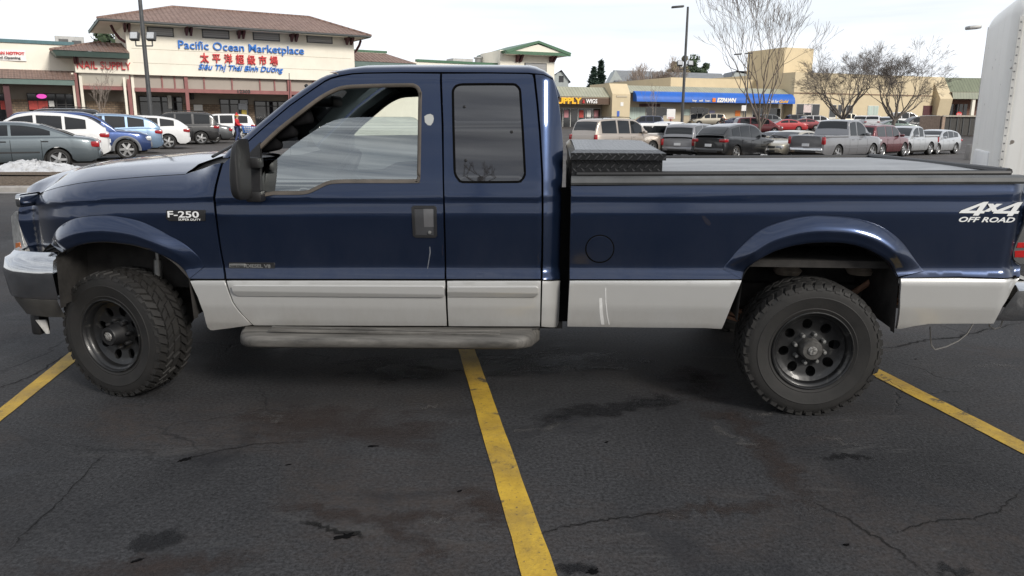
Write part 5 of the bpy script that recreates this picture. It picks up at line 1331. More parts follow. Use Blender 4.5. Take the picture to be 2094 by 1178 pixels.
for (px0, px1, m_) in ((151, 156, M_CREAM), (156.5, 162.5, M_BEAM), (166, 172, M_CREAM), (255, 260, M_CREAM)):
    a, _ = F1.uz(px0, 200, .0); b, _ = F1.uz(px1, 200, .0); MB().box(a, b, -.1 if m_ is M_BEAM else .05, .35, zg, z_a - .012).build("column", m_, ns_)
u_e, u_f, z_e, z_f = F1.rect(176, 207, 262, 240, 2.1); MB().box(u_e, u0 - .05, 2.05, 2.22, zg, z_f).build("stone_base", M_STONE, ns_)

# hot pot restaurant, far left
hp_ = F1.root("restaurant_building", "low cream restaurant wing with tiled canopy and dark windows at the left edge", "building")
u_l = F1.uz(-120, 100, 1.0)[0]; _, zT = F1.uz(60, 89, 1.0); u_r, _ = F1.uz(149, 100, 1.0)
MB().box(u_l, u_r, 1.0, 22, zg, zT).build("wall", M_CREAM, hp_)
MB().box(u_l, u_r + .1, .9, 1.2, zT + .003, zT + .22).build("parapet_cap", pm("teal_parapet_cap", (.06, .14, .16), .5), hp_)
c0, zc1 = F1.uz(10, 141, .98); c1, zc0 = F1.uz(10, 160, -1.6); cr_ = F1.uz(153, 165, -1.6)[0]
t = MB().add([(u_l, -1.6, zc0), (cr_, -1.6, zc0), (u_r - .02, .98, zc1), (u_l, .98, zc1), (cr_, .98, zc0)], [(0, 1, 2, 3), (1, 4, 2)]); rf = t.build("canopy_roof", M_TILE, hp_)
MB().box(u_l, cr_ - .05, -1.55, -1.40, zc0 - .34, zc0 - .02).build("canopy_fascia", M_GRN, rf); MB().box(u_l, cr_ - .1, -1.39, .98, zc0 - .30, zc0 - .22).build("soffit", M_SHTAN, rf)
for px in (13, -60):
    a, _ = F1.uz(px - 4, 200, -1.2); MB().box(a, a + .34, -1.3, -.96, zg, zc0 - .32).build("column", M_MAR, hp_)
MB().box(u_l, u_r, .80, .985, zg, F1.uz(30, 203, .9)[1]).build("stone_base", M_STONE, hp_)
MB().box(u_l, u_r, .90, .985, F1.uz(30, 203, .9)[1] + .01, zc0 - .31).build("shop_front_wall", M_SHTAN, hp_)
for (x0_, x1_, n_) in ((54, 151, 5), (-60, 8, 3)):
    u_a, u_b, z_a, z_b = F1.rect(x0_, 190, x1_, 236, .75)
    w_ = MB().box(u_a, u_b, .72, .82, zg + .1, z_b).build("shop_window", M_FRM, hp_)
    for k in range(n_):
        p0 = u_a + (u_b - u_a) * k / n_ + .05; p1 = u_a + (u_b - u_a) * (k + 1) / n_ - .05
        MB().box(p0, p1, .69, .715, zg + .2, z_b - .75).build("pane", M_SHOP, w_); MB().box(p0, p1, .69, .715, z_b - .68, z_b - .06).build("pane", M_SHOP, w_)
M_RPOST = pm("red_poster", (.42, .05, .04), .6, var=.3, scale=6)
for (x0_, y0_, x1_, y1_, mt) in ((58, 206, 76, 224, M_RPOST), (77, 206, 97, 224, M_RPOST), (99, 206, 110, 219, M_WPAINT), (0, 206, 9, 224, M_RPOST)):
    u_a, u_b, z_a, z_b = F1.rect(x0_, y0_, x1_, y1_, .66); MB().box(u_a, u_b, .655, .68, z_a, z_b).build("poster", mt, hp_)
u_c, z_c = F1.uz(85, 197, .64)
mneon, N_, L_, b_ = newmat("pink_neon_sign"); b_.inputs['Base Color'].default_value = (.5, .05, .3, 1); b_.inputs['Emission Color'].default_value = (1, .12, .62, 1); b_.inputs['Emission Strength'].default_value = .8
MB().lathe([(0, -.03), (.30, -.03), (.30, .0)], 24, 'y', (0, 0, 0)).build("neon_sign", mneon, hp_).matrix_local = Matrix.Translation((u_c, .64, z_c)) @ Matrix.Diagonal((1.0, 1, .5, 1))
bn = F1.root("sale_banner", "white hanging banner with red and grey words on the restaurant wall", "banner")
u_a, u_b, z_a, z_b = F1.rect(-60, 98, 51, 121, .9); _, zk = F1.uz(51, 124, .9); _, zj = F1.uz(51, 102, .9)
MB().grid([[(u_a + (u_b - u_a) * t_, .92 - .04 * math.sin(t_ * 9), z_a + (z_b - z_a) * s_) for s_ in (0, .5, 1)] for t_ in np.linspace(0, 1, 14)]).build("banner_sheet", M_WHL2, bn, 60)
F1.text("banner_lettering", "ASIAN HOTPOT", -17, 50, 109.5, .84, M_REDL, bn, 5.2, .008, .012)
F1.text("banner_lettering", "Grand Opening", -19, 42, 118.5, .84, M_DGREY, bn, 4.6, .008, .008)

# wing to the right of the block, then the small gabled tower
w2 = F1.root("east_wing_building", "long low cream wing with tiled hip canopy and green parapet right of the supermarket block", "building")
vw = 2.5
u_a = u1 + .02; u_b, _ = F1.uz(1080, 140, vw); zP = F1.uz(950, 131, vw)[1]; zP2 = F1.uz(755, 106, vw)[1]
MB().box(u_a, u_b, vw, 18, zg, zP).build("wall", M_CREAM, w2)
MB().box(F1.uz(852, 130, vw)[0], u_b, vw - .08, vw + .3, zP + .003, zP + .22).build("parapet_cap", M_GRN2, w2)
um, _ = F1.uz(789, 108, vw + .5); MB().box(u_a, um, vw + .5, 14, zP - .5, zP2).build("raised_parapet", M_CREAM, w2); MB().box(u_a, um + .1, vw + .45, vw + .8, zP2 + .003, zP2 + .18).build("parapet_cap", M_GRN2, w2)
eR, zE = F1.uz(853, 131, .2); zE = F1.uz(740, 125, .2)[1]; gR, zR = F1.uz(790, 110, vw + .4)
rf = MB().add([(u_a, .2, zE), (eR, .2, zE), (gR, vw + .4, zR), (u_a, vw + .4, zR), (eR, vw + 4, zE)], [(0, 1, 2, 3), (1, 4, 2)]).build("tiled_roof", M_TILE, w2)
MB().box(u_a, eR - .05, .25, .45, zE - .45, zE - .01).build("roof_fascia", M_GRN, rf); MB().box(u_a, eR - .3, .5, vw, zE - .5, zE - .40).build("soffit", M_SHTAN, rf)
# tower
FT = Fac(1040, 74, 1135, 76)
tw = FT.root("gabled_tower_building", "small square cream tower with green gable roof beside the low wing", "building")
u_a, u_b, z_a, z_b = FT.rect(1067, 104, 1134.5, 240, 0)
MB().box(u_a - 2.2, u_b, 0, 5.0, -1, z_b).build("wall", M_CREAM, tw)
pk_u, pk = FT.uz(1102, 83, -1.2); eL, zE = FT.uz(1034, 104, -1.2); eRr, _ = FT.uz(1169, 104, -1.2)
zE = FT.uz(1102, 105.5, -1.2)[1]
th = .22
def slope(v0, v1, k=0):
    return MB().add([(eL, v0, zE), (pk_u, v0, pk), (eRr, v0, zE), (eL, v1, zE), (pk_u, v1, pk), (eRr, v1, zE), (eL + .2, v0, zE - th), (pk_u, v0, pk - th), (eRr - .2, v0, zE - th), (eL + .2, v1, zE - th), (pk_u, v1, pk - th), (eRr - .2, v1, zE - th)],
                    [(0, 1, 4, 3), (1, 2, 5, 4), (0, 6, 7, 1), (1, 7, 8, 2), (3, 4, 10, 9), (4, 5, 11, 10), (6, 9, 10, 7), (7, 10, 11, 8), (0, 3, 9, 6), (2, 8, 11, 5)])
slope(-1.2, 6.2).build("gable_roof", M_GRN2, tw)
MB().prism([(eL + .5, zE - .02), (eRr - .5, zE - .02), (pk_u, pk - th - .12)], lambda p, q, d: (p, d, q), -1.05, -1.0).build("gable_wall", M_CREAM, tw)
MB().box(eL + .05, eRr - .05, -1.15, -.95, zE - .30, zE - .025).build("gable_beam", M_GRN2, tw)
MB().box(eL + .3, eRr - .3, -.94, 6, zE - .30, zE - .20).build("soffit", M_CREAM, tw)
for px in (1058, 1065, 1127, 1133):
    a, z1_ = FT.uz(px - 2, 108, -.2); b, _ = FT.uz(px + 2, 108, -.2); _, z0_ = FT.uz(px, 127, -.2)
    MB().prism([(-.01, z0_), (-.2, z0_), (-.8, zE - .32), (-.01, zE - .32)], lambda p, q, d: (d, p, q), a, b).build("bracket", M_MAR, tw)
u_a, u_b, z_a, z_b = FT.rect(1073, 128, 1118, 150, -.05); w_ = MB().box(u_a, u_b, -.06, 0, z_a, z_b).build("vent_frame", M_DGREY, tw); MB().box(u_a + .08, u_b - .08, -.085, -.055, z_a, z_b - .08).build("louvre", M_LOUV, w_)
for (px, py, w_, h_, y_, lab) in ((143, 76, 49, 15, 68, "grey slatted rooftop unit above the nail shop"), (940, 121, 44, 13, 78, "long grey rooftop unit above the low wing"), (1014, 121, 23, 12, 78, "pale square rooftop unit next to the gabled tower")):
    a = at(px - w_ / 2, py + h_ + 6, y_); b = at(px + w_ / 2, py, y_)
    ru = empty("rooftop_unit", ((a.x + b.x) / 2, y_, a.z), .5, lab, "rooftop unit", "rooftop units"); hx = (b.x - a.x) / 2; hz = b.z - a.z
    MB().rbox(-hx, hx, -.8, .8, 0, hz, .04).build("housing", M_GREYU, ru)
    MB().box(-hx * .75, -hx * .1, -.84, -.795, hz * .15, hz * .7).box(hx * .15, hx * .8, -.84, -.795, hz * .15, hz * .6).build("grille", M_DGREY, ru)
a = at(980, 136, 78); b = at(988, 122, 78)
tag(MB().lathe([(.42, 0), (.42, .7), (.55, .75), (.55, .85), (0, .95)], 16, 'z').build("roof_vent", M_GREYU, None, 40, loc=a), "round pale metal vent on the low wing roof", "roof vent")

# ---- right side strip
F2 = Fac(1140, 104, 1905, 130)
zg2 = -.6
wg = F2.root("wig_shop_building", "tan shop with grey-green metal roof and yellow lettering behind the champagne suv", "building")
u_l = F2.uz(1060, 200, 0)[0]; u_r, _ = F2.uz(1252, 200, 0); zS = F2.uz(1200, 198, 0)[1]; zS0 = F2.uz(1200, 213.5, 0)[1]; zT = F2.uz(1190, 178, 1.6)[1]
MB().box(u_l, u_r, 0, .4, zS0, zS).build("sign_band", M_TAN, wg)
MB().add([(u_l, -.12, zS + .003), (u_r, -.12, zS + .003), (u_r, 1.6, zT), (u_l, 1.6, zT), (u_l, 2.0, zS + .003), (u_r, 2.0, zS + .003)], [(0, 1, 2, 3), (1, 5, 2), (0, 3, 4), (2, 5, 4, 3)]).build("metal_roof", M_SEAM, wg)
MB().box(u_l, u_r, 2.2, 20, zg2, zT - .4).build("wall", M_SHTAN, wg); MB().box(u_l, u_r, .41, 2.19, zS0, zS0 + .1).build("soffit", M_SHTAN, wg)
M_DRED = pm("dark_red_sign_back", (.20, .02, .02), .5)
F2.box(1141, 199, 1170 + 78, 212, -.06, 0, "sign_back", pm("sign_back_brown", (.09, .05, .03), .5), wg)
F2.text("sign_lettering", "SUPPLY", 1131, 1189, 211, -.16, M_YELL, wg, 11.5, .06, .05)
F2.text("sign_lettering", "&", 1191, 1196, 211, -.14, M_REDL, wg, 7, .05, .01)
F2.text("sign_lettering", "WIGS", 1198, 1221, 211, -.14, M_WHL2, wg, 8.5, .05, .02)
u_a, u_b, z_a, z_b = F2.rect(1120, 220, 1228, 246, 2.1); w_ = MB().box(u_a, u_b, 2.1, 2.25, zg2, z_b).build("shop_window", M_FRMW, wg)
rng = random.Random(8)
for k in range(7):
    p0 = u_a + (u_b - u_a) * k / 7 + .05; p1 = u_a + (u_b - u_a) * (k + 1) / 7 - .05
    MB().box(p0, p1, 2.06, 2.09, zg2 + .8, z_b - .08).build("pane", M_SHOP, w_)
    if k in (2, 4, 5, 6): MB().box(p0 + .1, p1 - .3, 2.03, 2.055, z_b - 1.3, z_b - .3).build("poster", [M_RPOST, M_WPAINT, pm("pink_poster", (.45, .2, .22), .6), M_WPAINT][k % 4], wg)
pr = F2.root("pier_building", "plain tan wall pier with sloped parapet between wig shop and blue awning", "building")
u_a, u_b, z_a, z_b = F2.rect(1253, 170, 1290, 250, -.6)
MB().prism([(-.6, zg2), (-.6, z_b - 1.4), (.4, z_b), (6, z_b), (6, zg2)], lambda p, q, d: (d, p, q), u_a, u_b).build("wall", M_BEIGE, pr)
F2.box(1261, 195, 1283, 199, -.66, -.6, "ledge", M_TAN, pr); F2.box(1269, 209, 1275, 217, -.64, -.6, "notice", M_WPAINT, pr); F2.box(1262, 227, 1267, 238, -.64, -.6, "disabled_parking_notice", pm("blue_notice", (.05, .12, .45), .5), pr)
pw = F2.root("pawn_shop_building", "tan shop with long bright blue awning and white lettering", "building")
u_l, u_r = F2.uz(1290.5, 200, 0)[0], F2.uz(1622, 200, 0)[0]
zR1 = F2.uz(1300, 175, 2.2)[1]; zR0 = F2.uz(1300, 190, .2)[1]
MB().add([(u_l, .2, zR0), (u_r, .2, zR0), (u_r, 2.2, zR1), (u_l, 2.2, zR1), (u_l, 2.6, zR0), (u_r, 2.6, zR0)], [(0, 1, 2, 3), (1, 5, 2), (0, 3, 4), (3, 2, 5, 4)]).build("metal_roof", M_SEAM, pw)
MB().box(u_l, u_r, 1.8, 20, zg2, zR0 - .01).build("wall", M_TAN, pw)
M_AWN = pm("blue_awning_cloth", (.004, .10, .46), .45, var=.12, scale=1.5)
a0, zA1 = F2.uz(1296, 186, .0); a1, _ = F2.uz(1619, 192, .0); _, zA0 = F2.uz(1296, 207.5, -.9)
zm = zA1 - .25
aw = MB(); sec = [(.15, zA1 + .01), (0, zA1), (-.35, zA1 - .18), (-.72, zA1 - .55), (-.88, zA0 + .45), (-.9, zA0), (.15, zA0 + .05)]
aw.grid([[(u, v, z) for v, z in sec] for u in (a0, a1)]); aw.f += [tuple(range(7)), tuple(range(7, 14))]
awn = aw.build("awning", M_AWN, pw, 25)
F2.text("awning_lettering", "buy   sell   loan", 1416, 1452, 207.5, -.935, M_WHL2, awn, 4.2, .02, .006)
F2.text("awning_lettering", "EZPAWN", 1466, 1505, 208.5, -.935, M_WHL2, awn, 8, .02, .04, .22)
u_a, u_b, z_a, z_b = F2.rect(1457, 200.5, 1463.5, 208.5, -.93); MB().box(u_a, u_b, -.96, -.93, z_a, z_b).build("awning_emblem", M_ORNG, awn)
F2.text("awning_lettering", "Cash for", 1570, 1592, 210, -.935, M_WHL2, awn, 6, .02, .01, .3); F2.text("awning_lettering", "Gold", 1593, 1612, 210.3, -.935, M_YELL, awn, 6, .02, .01, .3)
M_CURT = pm("pale_green_blind", (.42, .50, .45), .6, var=.2, scale=.6, stretch=(9, 1, .2))
for (x0_, y0_, x1_, y1_, mt, nm) in ((1282, 219, 1320, 244, M_CURT, "window_blind"), (1322, 219, 1357, 256, M_SHOP, "shop_window"), (1357, 221, 1376, 236, M_SHOP, "shop_window"), (1398, 223, 1411, 236, M_CURT, "poster"), (1413, 220, 1426, 246, M_SHOP, "shop_window"), (1427, 220, 1437, 256, M_SHOP, "shop_door"),
                                     (1438, 222, 1448, 242, M_SHOP, "shop_window"), (1451, 226, 1462, 238, pm("lilac_poster", (.35, .33, .48), .6), "poster"), (1504, 226, 1514, 237, M_ORNG, "poster"), (1540, 222, 1560, 256, M_SHOP, "shop_door"), (1572, 222, 1596, 248, M_SHOP, "shop_window")):
    u_a, u_b, z_a, z_b = F2.rect(x0_, y0_, x1_, y1_, 1.75)
    if nm.startswith("shop"):
        f_ = MB().box(u_a - .08, u_b + .08, 1.72, 1.79, z_a - .08, z_b + .08).build("window_frame", M_FRMW, pw)
        MB().box(u_a, u_b, 1.69, 1.715, z_a, z_b).build("pane", M_SHOP, f_)
    else: MB().box(u_a, u_b, 1.73, 1.79, z_a, z_b).build(nm, mt, pw)
F2.box(1308, 212, 1350, 218, 1.70, 1.79, "fascia_sign", M_MAR, pw)
# larger beige store on the right
bs_ = F2.root("beige_store_building", "long plain beige store with dark windows behind the two spreading trees", "building")
u_a, _ = F2.uz(1622.5, 200, .0); u_b, _ = F2.uz(1906, 200, .0); zT = F2.uz(1900, 157, 0)[1]; zT2 = F2.uz(1640, 160, 0)[1]
MB().box(u_a, u_b, 0, 26, zg2, zT).build("wall", M_BEIGE, bs_)
zl_ = F2.uz(1640, 190, 0)[1]; MB().box(u_a, u_b, -.05, 0, zl_ - .12, zl_ + .05).build("wall_groove", pm("groove_brown", (.20, .13, .085), .8), bs_)
for (x0_, y0_, x1_, y1_, mt, n_) in ((1629, 212, 1677, 242, M_SHOP, 3), (1697, 214, 1711, 246, M_SHOP, 1), (1714, 214, 1722, 242, M_SHOP, 1), (1731, 215, 1745, 240, M_SHOP, 1), (1775, 216, 1797, 242, M_CURT, 2)):
    u_c, u_d, z_a, z_b = F2.rect(x0_, y0_, x1_, y1_, -.02); f_ = MB().box(u_c, u_d, -.05, 0, z_a, z_b).build("window_frame", M_FRMW, bs_)
    for k in range(n_): MB().box(u_c + (u_d - u_c) * k / n_ + .06, u_c + (u_d - u_c) * (k + 1) / n_ - .06, -.075, -.045, z_a + .5, z_b - .06).build("pane", mt, f_)
F2.box(1644, 214, 1660, 230, -.11, -.08, "poster", pm("pale_round_poster", (.6, .5, .48), .6), bs_)
F2.box(1889, 216, 1907, 246, -.06, 0, "brown_door", M_MAR, bs_)
bk_ = F2.root("rear_hall_building", "beige hall rising behind the pawn shop with a tall square block", "building")
u_c, u_d, z_a, z_b = F2.rect(1372, 160, 1640, 200, 9); MB().box(u_c, u_d, 9, 30, zg2, F2.uz(1500, 162, 9)[1]).build("wall", M_BEIGE, bk_)
u_c, u_d, z_a, z_b = F2.rect(1578, 100, 1637, 200, 12); MB().box(u_c, u_d, 8.9, 18, zg2, z_b).build("tall_block", M_BEIGE, bk_)
gs = F2.root("green_roof_building", "store with sage green ribbed roof and brick front at the right", "building")
F3 = Fac(1907, 130, 2100, 131.3)
gs.location = F3.o; gs.rotation_euler = (0, 0, F3.ang)
u_a, z1_ = F3.uz(1931, 159, 1.5); u_b, _ = F3.uz(2110, 159, 1.5); z0_ = F3.uz(1931, 202, -1.5)[1]; zm_ = F3.uz(1931, 188, -1.0)[1]
MB().add([(u_a, -.6, zm_), (u_b, -.6, zm_), (u_b, 1.5, z1_), (u_a, 1.5, z1_)], [(0, 1, 2, 3)]).add([(u_a, -1.5, z0_), (u_b, -1.5, z0_), (u_b, -1.1, zm_ - .05), (u_a, -1.1, zm_ - .05)], [(0, 1, 2, 3)]).build("ribbed_roof", M_SEAMG, gs)
MB().box(u_a - .1, u_b, -1.08, -.58, zm_ - .16, zm_ - .006).build("roof_band", pm("brown_band", (.14, .09, .06), .7), gs)
MB().prism([(-1.5, z0_), (1.5, z1_ + .1), (2.2, z1_ + .1), (2.2, zg2), (-.4, zg2)], lambda p, q, d: (d, p, q), 0, u_a - .02).build("side_wall", M_BEIGE, gs)
MB().box(u_a, u_b, 1.55, 20, zg2, z1_ - .1).build("wall", M_BEIGE, gs); MB().box(u_a, u_b, 1.2, 1.54, zg2, z0_ - .02).build("brick_front", pm("brown_brick", (.19, .10, .075), .85, var=.3, scale=3), gs)
for px in (1936, 1945, 1954, 1963, 1972): F3.box(px, 213, px + 7, 242, 1.12, 1.19, "pane", M_SHOP, gs)
for px in (1990,): F3.box(px, 200, px + 6, 246, -1.3, -.9, "column", M_CREAM, gs)
# houses beyond the stores
M_GROOF = pm("weathered_shingle_roof", (.20, .21, .22), .85, var=.15, scale=1.5); M_GWALL = pm("pale_grey_siding", (.40, .43, .42), .7, var=.1, scale=1)
def house(pa, pb, y, pk_, ztop_py, eave_py, base_py, label, gable_left=True):
    a = at(pa, base_py, y); b = at(pb, base_py, y); zt_ = at(pk_, ztop_py, y).z; zE_ = at(pa, eave_py, y).z
    h = empty("house", (a.x, y, -1), 0, label, "house", "houses beyond the stores"); w_ = b.x - a.x; xp = at(pk_, ztop_py, y).x - a.x; z_ = zE_ + 1
    return h, w_, xp, z_, zt_ + 1
h, w_, xp, z_, zt_ = house(1118, 1162, 165, 1148, 143, 163, 185, "small pale grey gabled house just right of the cab")
MB().prism([(0, 0), (w_, 0), (w_, z_), (xp, zt_ - .3), (0, z_)], lambda p, q, d: (p, d, q), 0, 9).build("wall", M_GWALL, h)
MB().add([(-.5, -.4, z_ - .3), (xp, -.4, zt_), (w_ + .5, -.4, z_ - .5), (-.5, 9.4, z_ - .3), (xp, 9.4, zt_), (w_ + .5, 9.4, z_ - .5)], [(0, 1, 4, 3), (1, 2, 5, 4)]).build("roof", M_GROOF, h)
MB().box(xp - .5, xp + .5, -.04, .0, z_ - .5, z_ + .8).build("window", M_SHOP, h)
h, w_, xp, z_, zt_ = house(1242, 1480, 165, 1262, 141, 165, 185, "long grey roofed house behind the pawn shop")
MB().prism([(0, 0), (3.3, 0), (3.3, z_ - .2), (1.6, zt_ - .25), (0, z_ - 1)], lambda p, q, d: (p, d, q), 0, 8).build("gable_wall", M_GWALL, h)
MB().box(3.32, w_, .5, 8, 0, z_ + .1).build("wall", M_GWALL, h)
MB().add([(1.4, -.6, z_ - .2), (w_ + .4, -.6, z_ - .2), (w_ + .4, 4, zt_ - .6), (1.6, 4, zt_), (1.4, 9, z_ - .2), (w_ + .4, 9, z_ - .2)], [(0, 1, 2, 3), (3, 2, 5, 4), (1, 5, 2)]).build("roof", M_GROOF, h)
h, w_, xp, z_, zt_ = house(1490, 1580, 175, 1505, 145, 163, 185, "grey gabled house behind the beige hall")
MB().prism([(0, 0), (w_, 0), (w_, z_), (xp, zt_ - .2), (0, z_)], lambda p, q, d: (p, d, q), 0, 9).build("wall", M_GWALL, h)
MB().add([(-.6, -.4, z_ - .4), (xp, -.4, zt_), (w_ + .5, -.4, zt_ - .3), (-.6, 9.4, z_ - .4), (xp, 9.4, zt_), (w_ + .5, 9.4, zt_ - .3)], [(0, 1, 4, 3), (1, 2, 5, 4)]).build("roof", M_GROOF, h)
# bin enclosure
de = empty("bin_enclosure", ground(1962, 279), R(4), "dark gated rubbish enclosure with brick end wall right of the silver crossover", "bin enclosure")
p_ = ground(1932, 279); y_ = p_.y; wdt = (ground(1996, 279).x - p_.x); hgt = at(1932, 239, y_).z - p_.z
for p0_, p1_ in ((-wdt / 2 - .3, -wdt / 2 - .01), (wdt / 2 + .5, wdt / 2 + .9)): MB().box(p0_, p1_, 0, 4, -.2, hgt + .1).build("brick_wall", pm("pale_brick", (.34, .25, .19), .85, var=.2, scale=4), de)
for k in (-1, 1):
    g_ = MB().box(min(0, k * (wdt / 2 + .4)) + .03, max(0, k * (wdt / 2 + .4)) - .03, .2, .26, .1, hgt).build("gate", pm("dark_gate", (.04, .037, .033), .6, var=.2, scale=4), de)
    for q in (.15, .5, .85): MB().box(k * (wdt / 2 + .4) * q - .04, k * (wdt / 2 + .4) * q + .04, .14, .199, .1, hgt + .02).build("gate_post", M_DGREY, g_)
MB().box(-wdt / 2 - .3, wdt / 2 + .9, -.05, .10, hgt + .02, hgt + .16).build("cap_rail", pm("pale_cap", (.42, .38, .32), .8), de)

# white box trailer at the right edge
A_ = at(2034, 300, 9.0); B_ = at(1985, 300, 10.9)
dy_ = Vector((B_.x - A_.x, B_.y - A_.y, 0)); wT = dy_.length; angT = math.atan2(dy_.y, dy_.x) - math.pi / 2
bt = empty("box_trailer", (A_.x, A_.y, 0), angT, "tall dirty white rounded trailer standing behind the pickup tailgate", "trailer")
m_tr, N_, L_, b_ = newmat("dirty_white_trailer")
st_ = ramp(N_, L_, noise(N_, L_, 4.5, 8, .75, stretch=(1.5, 1.5, .10)), [(.54, 0), (.76, .5)])
sp1 = ramp(N_, L_, noise(N_, L_, 9, 3, .5), [(.70, 0), (.74, .9)])
bl = ramp(N_, L_, noise(N_, L_, 1.3, 4, .6), [(.35, .2), (.6, 0)])
c = mix(N_, L_, st_, (.90, .885, .84), (.58, .55, .48)); c = mix(N_, L_, bl, c, (.62, .605, .57)); c = mix(N_, L_, sp1, c, (.16, .13, .10))
L_.new(c, b_.inputs['Base Color']); b_.inputs['Roughness'].default_value = .45
zt_ = at(2060, -14, 9.6).z; rc = .16; rows = []
for t in np.linspace(0, 1, 25):
    z = .42 + (zt_ - .42) * min(1, t / .70) if t < .70 else zt_
    q = 0 if t < .45 else (t - .45) / .55; ph = q * math.pi / 2; rr_ = .32
    z = .42 + (zt_ - rr_ - .42) * (t / .45) if t < .45 else zt_ - rr_ + rr_ * math.sin(ph)
    ins = 0 if t < .45 else rr_ * (1 - math.cos(ph))
    x0_, y0_, y1_, x1_ = ins, ins, wT - ins, 6.0 - ins
    row = [(x0_ + rc * (1 - math.cos(a)), y1_ - rc * (1 - math.sin(a)), z) for a in np.linspace(math.pi / 2, 0, 7)][::1]
    row += [(x0_ + rc * (1 - math.sin(a)), y0_ + rc * (1 - math.cos(a)), z) for a in np.linspace(math.pi / 2, 0, 7)]
    rows.append(row + [(x1_, y0_, z), (x1_, y1_, z), row[0]])
tm = MB().grid(rows); n_ = len(rows[0]); tm.f += [tuple(range(n_ - 1)), tuple(range((len(rows) - 1) * n_, len(rows) * n_ - 1))]
tm.build("trailer_body", m_tr, bt, 50)
def tloc(px, py):   # point on the trailer front face
    n = Vector((math.cos(angT), math.sin(angT), 0)); r = ray(px, py); t = (Vector((A_.x, A_.y, 0)) - CAM).dot(n) / r.dot(n); p = CAM + r * t - Vector((A_.x, A_.y, 0))
    return p.dot(dy_.normalized()), p.z
g0, g1 = tloc(1992, 330), tloc(2024, 310)
MB().rbox(-.02, .05, g1[0], min(g0[0], wT - .14), .5, g1[1], .03, 2).build("gravel_guard", pm("white_guard", (.74, .74, .73), .4, var=.05), bt, 40)
for xs_ in (.05, 1.25, 2.5):
    sm_ = MB().box(xs_ + .02, xs_ + .06, -.006, .01, .45, zt_ - .34).build("panel_seam", pm("trailer_seam", (.62, .61, .58), .5), bt)
    for k in range(26): MB().lathe([(0, -.012), (.009, -.009), (.011, -.004)], 8, 'y', (xs_ + .04, 0, .5 + k * (zt_ - .9) / 25)).build("rivet", M_STEEL, sm_, 40)
m0 = tloc(2056, 6); MB().rbox(.30, .40, m0[0] - .18, m0[0] + .18, zt_ - .06, zt_ + .07, .03).build("marker_lamp", M_AMB, bt, 40)
for xx in (2.6, 3.5):
    w_ = MB().lathe([(.20, -.1), (.34, -.11), (.36, -.06), (.36, .06), (.34, .11), (.2, .11)], 24, 'y', (xx, .2, .355)).build("wheel", M_TYRE, bt, 40)
    MB().lathe([(.0, -.08), (.2, -.09), (.2, .1)], 20, 'y', (xx, .2, .355)).build("rim", M_STEEL, w_, 40)
MB().box(-.1, 5.8, .4, wT - .4, .34, .415).build("trailer_frame", M_DARK, bt)
# ---------------------------------------------------------------- parked vehicles
M_PLATE = pm("number_plate", (.66, .67, .68), .5, var=.1, scale=40)
M_CARGL = darkglass("car_window_glass", (.010, .012, .014), .45, .03)
M_CARTRIM = pm("dark_trim", (.02, .02, .021), .55, var=.2)
M_ALLOY = pm("alloy_wheel", (.48, .48, .48), .32, .85, var=.12, scale=10)
M_HLAMP = pm("headlamp_glass", (.55, .56, .57), .12, .3, .6, .2, 20); M_TLAMP = pm("tail_lamp_red", (.30, .010, .014), .15, 0, .5, .2, 20)
def cpaint(name, col, metallic=.6, rough=.38):
    if name in _pm: return _pm[name]
    m = car_paint(name, col, metallic, rough, .085, (.16, .145, .12), .2, .8); _pm[name] = m; return m
def spoke_rim(n=5):
    m = MB()
    m.lathe([(.72, .10), (.74, -.30), (.70, -.34), (.665, -.31), (.655, -.20), (.64, .1)], 36, 'y')
    for k in range(n):
        a = 2 * math.pi * k / n; c, s_ = math.cos(a), math.sin(a)
        def P(r_, t, y): return (r_ * c - t * s_, y, r_ * s_ + t * c)
        vs = [P(.08, -.12, -.30), P(.08, .12, -.30), P(.68, .10, -.27), P(.68, -.10, -.27), P(.08, -.12, -.10), P(.08, .12, -.10), P(.68, .13, -.10), P(.68, -.13, -.10)]
        m.add(vs, [(0, 1, 2, 3), (0, 4, 5, 1), (1, 5, 6, 2), (2, 6, 7, 3), (3, 7, 4, 0)])
    m.lathe([(0, -.34), (.13, -.33), (.16, -.28), (.16, -.1)], 20, 'y')
    return m
rim5 = spoke_rim(5).mesh("wheel", M_ALLOY, 35); rim6 = spoke_rim(6).mesh("wheel", M_ALLOY, 35)
ctyre = MB().lathe([(.70, -.28), (.74, -.345), (.84, -.365), (.93, -.345), (.985, -.29), (1.0, -.2), (1.0, .2), (.985, .29), (.93, .345), (.84, .36), (.74, .345), (.70, .28)], 40, 'y').mesh("tyre", M_TYRE, 45)
cdisc = MB().lathe([(.70, -.02), (0, -.02)], 24, 'y').mesh("brake_disc", M_CARTRIM)
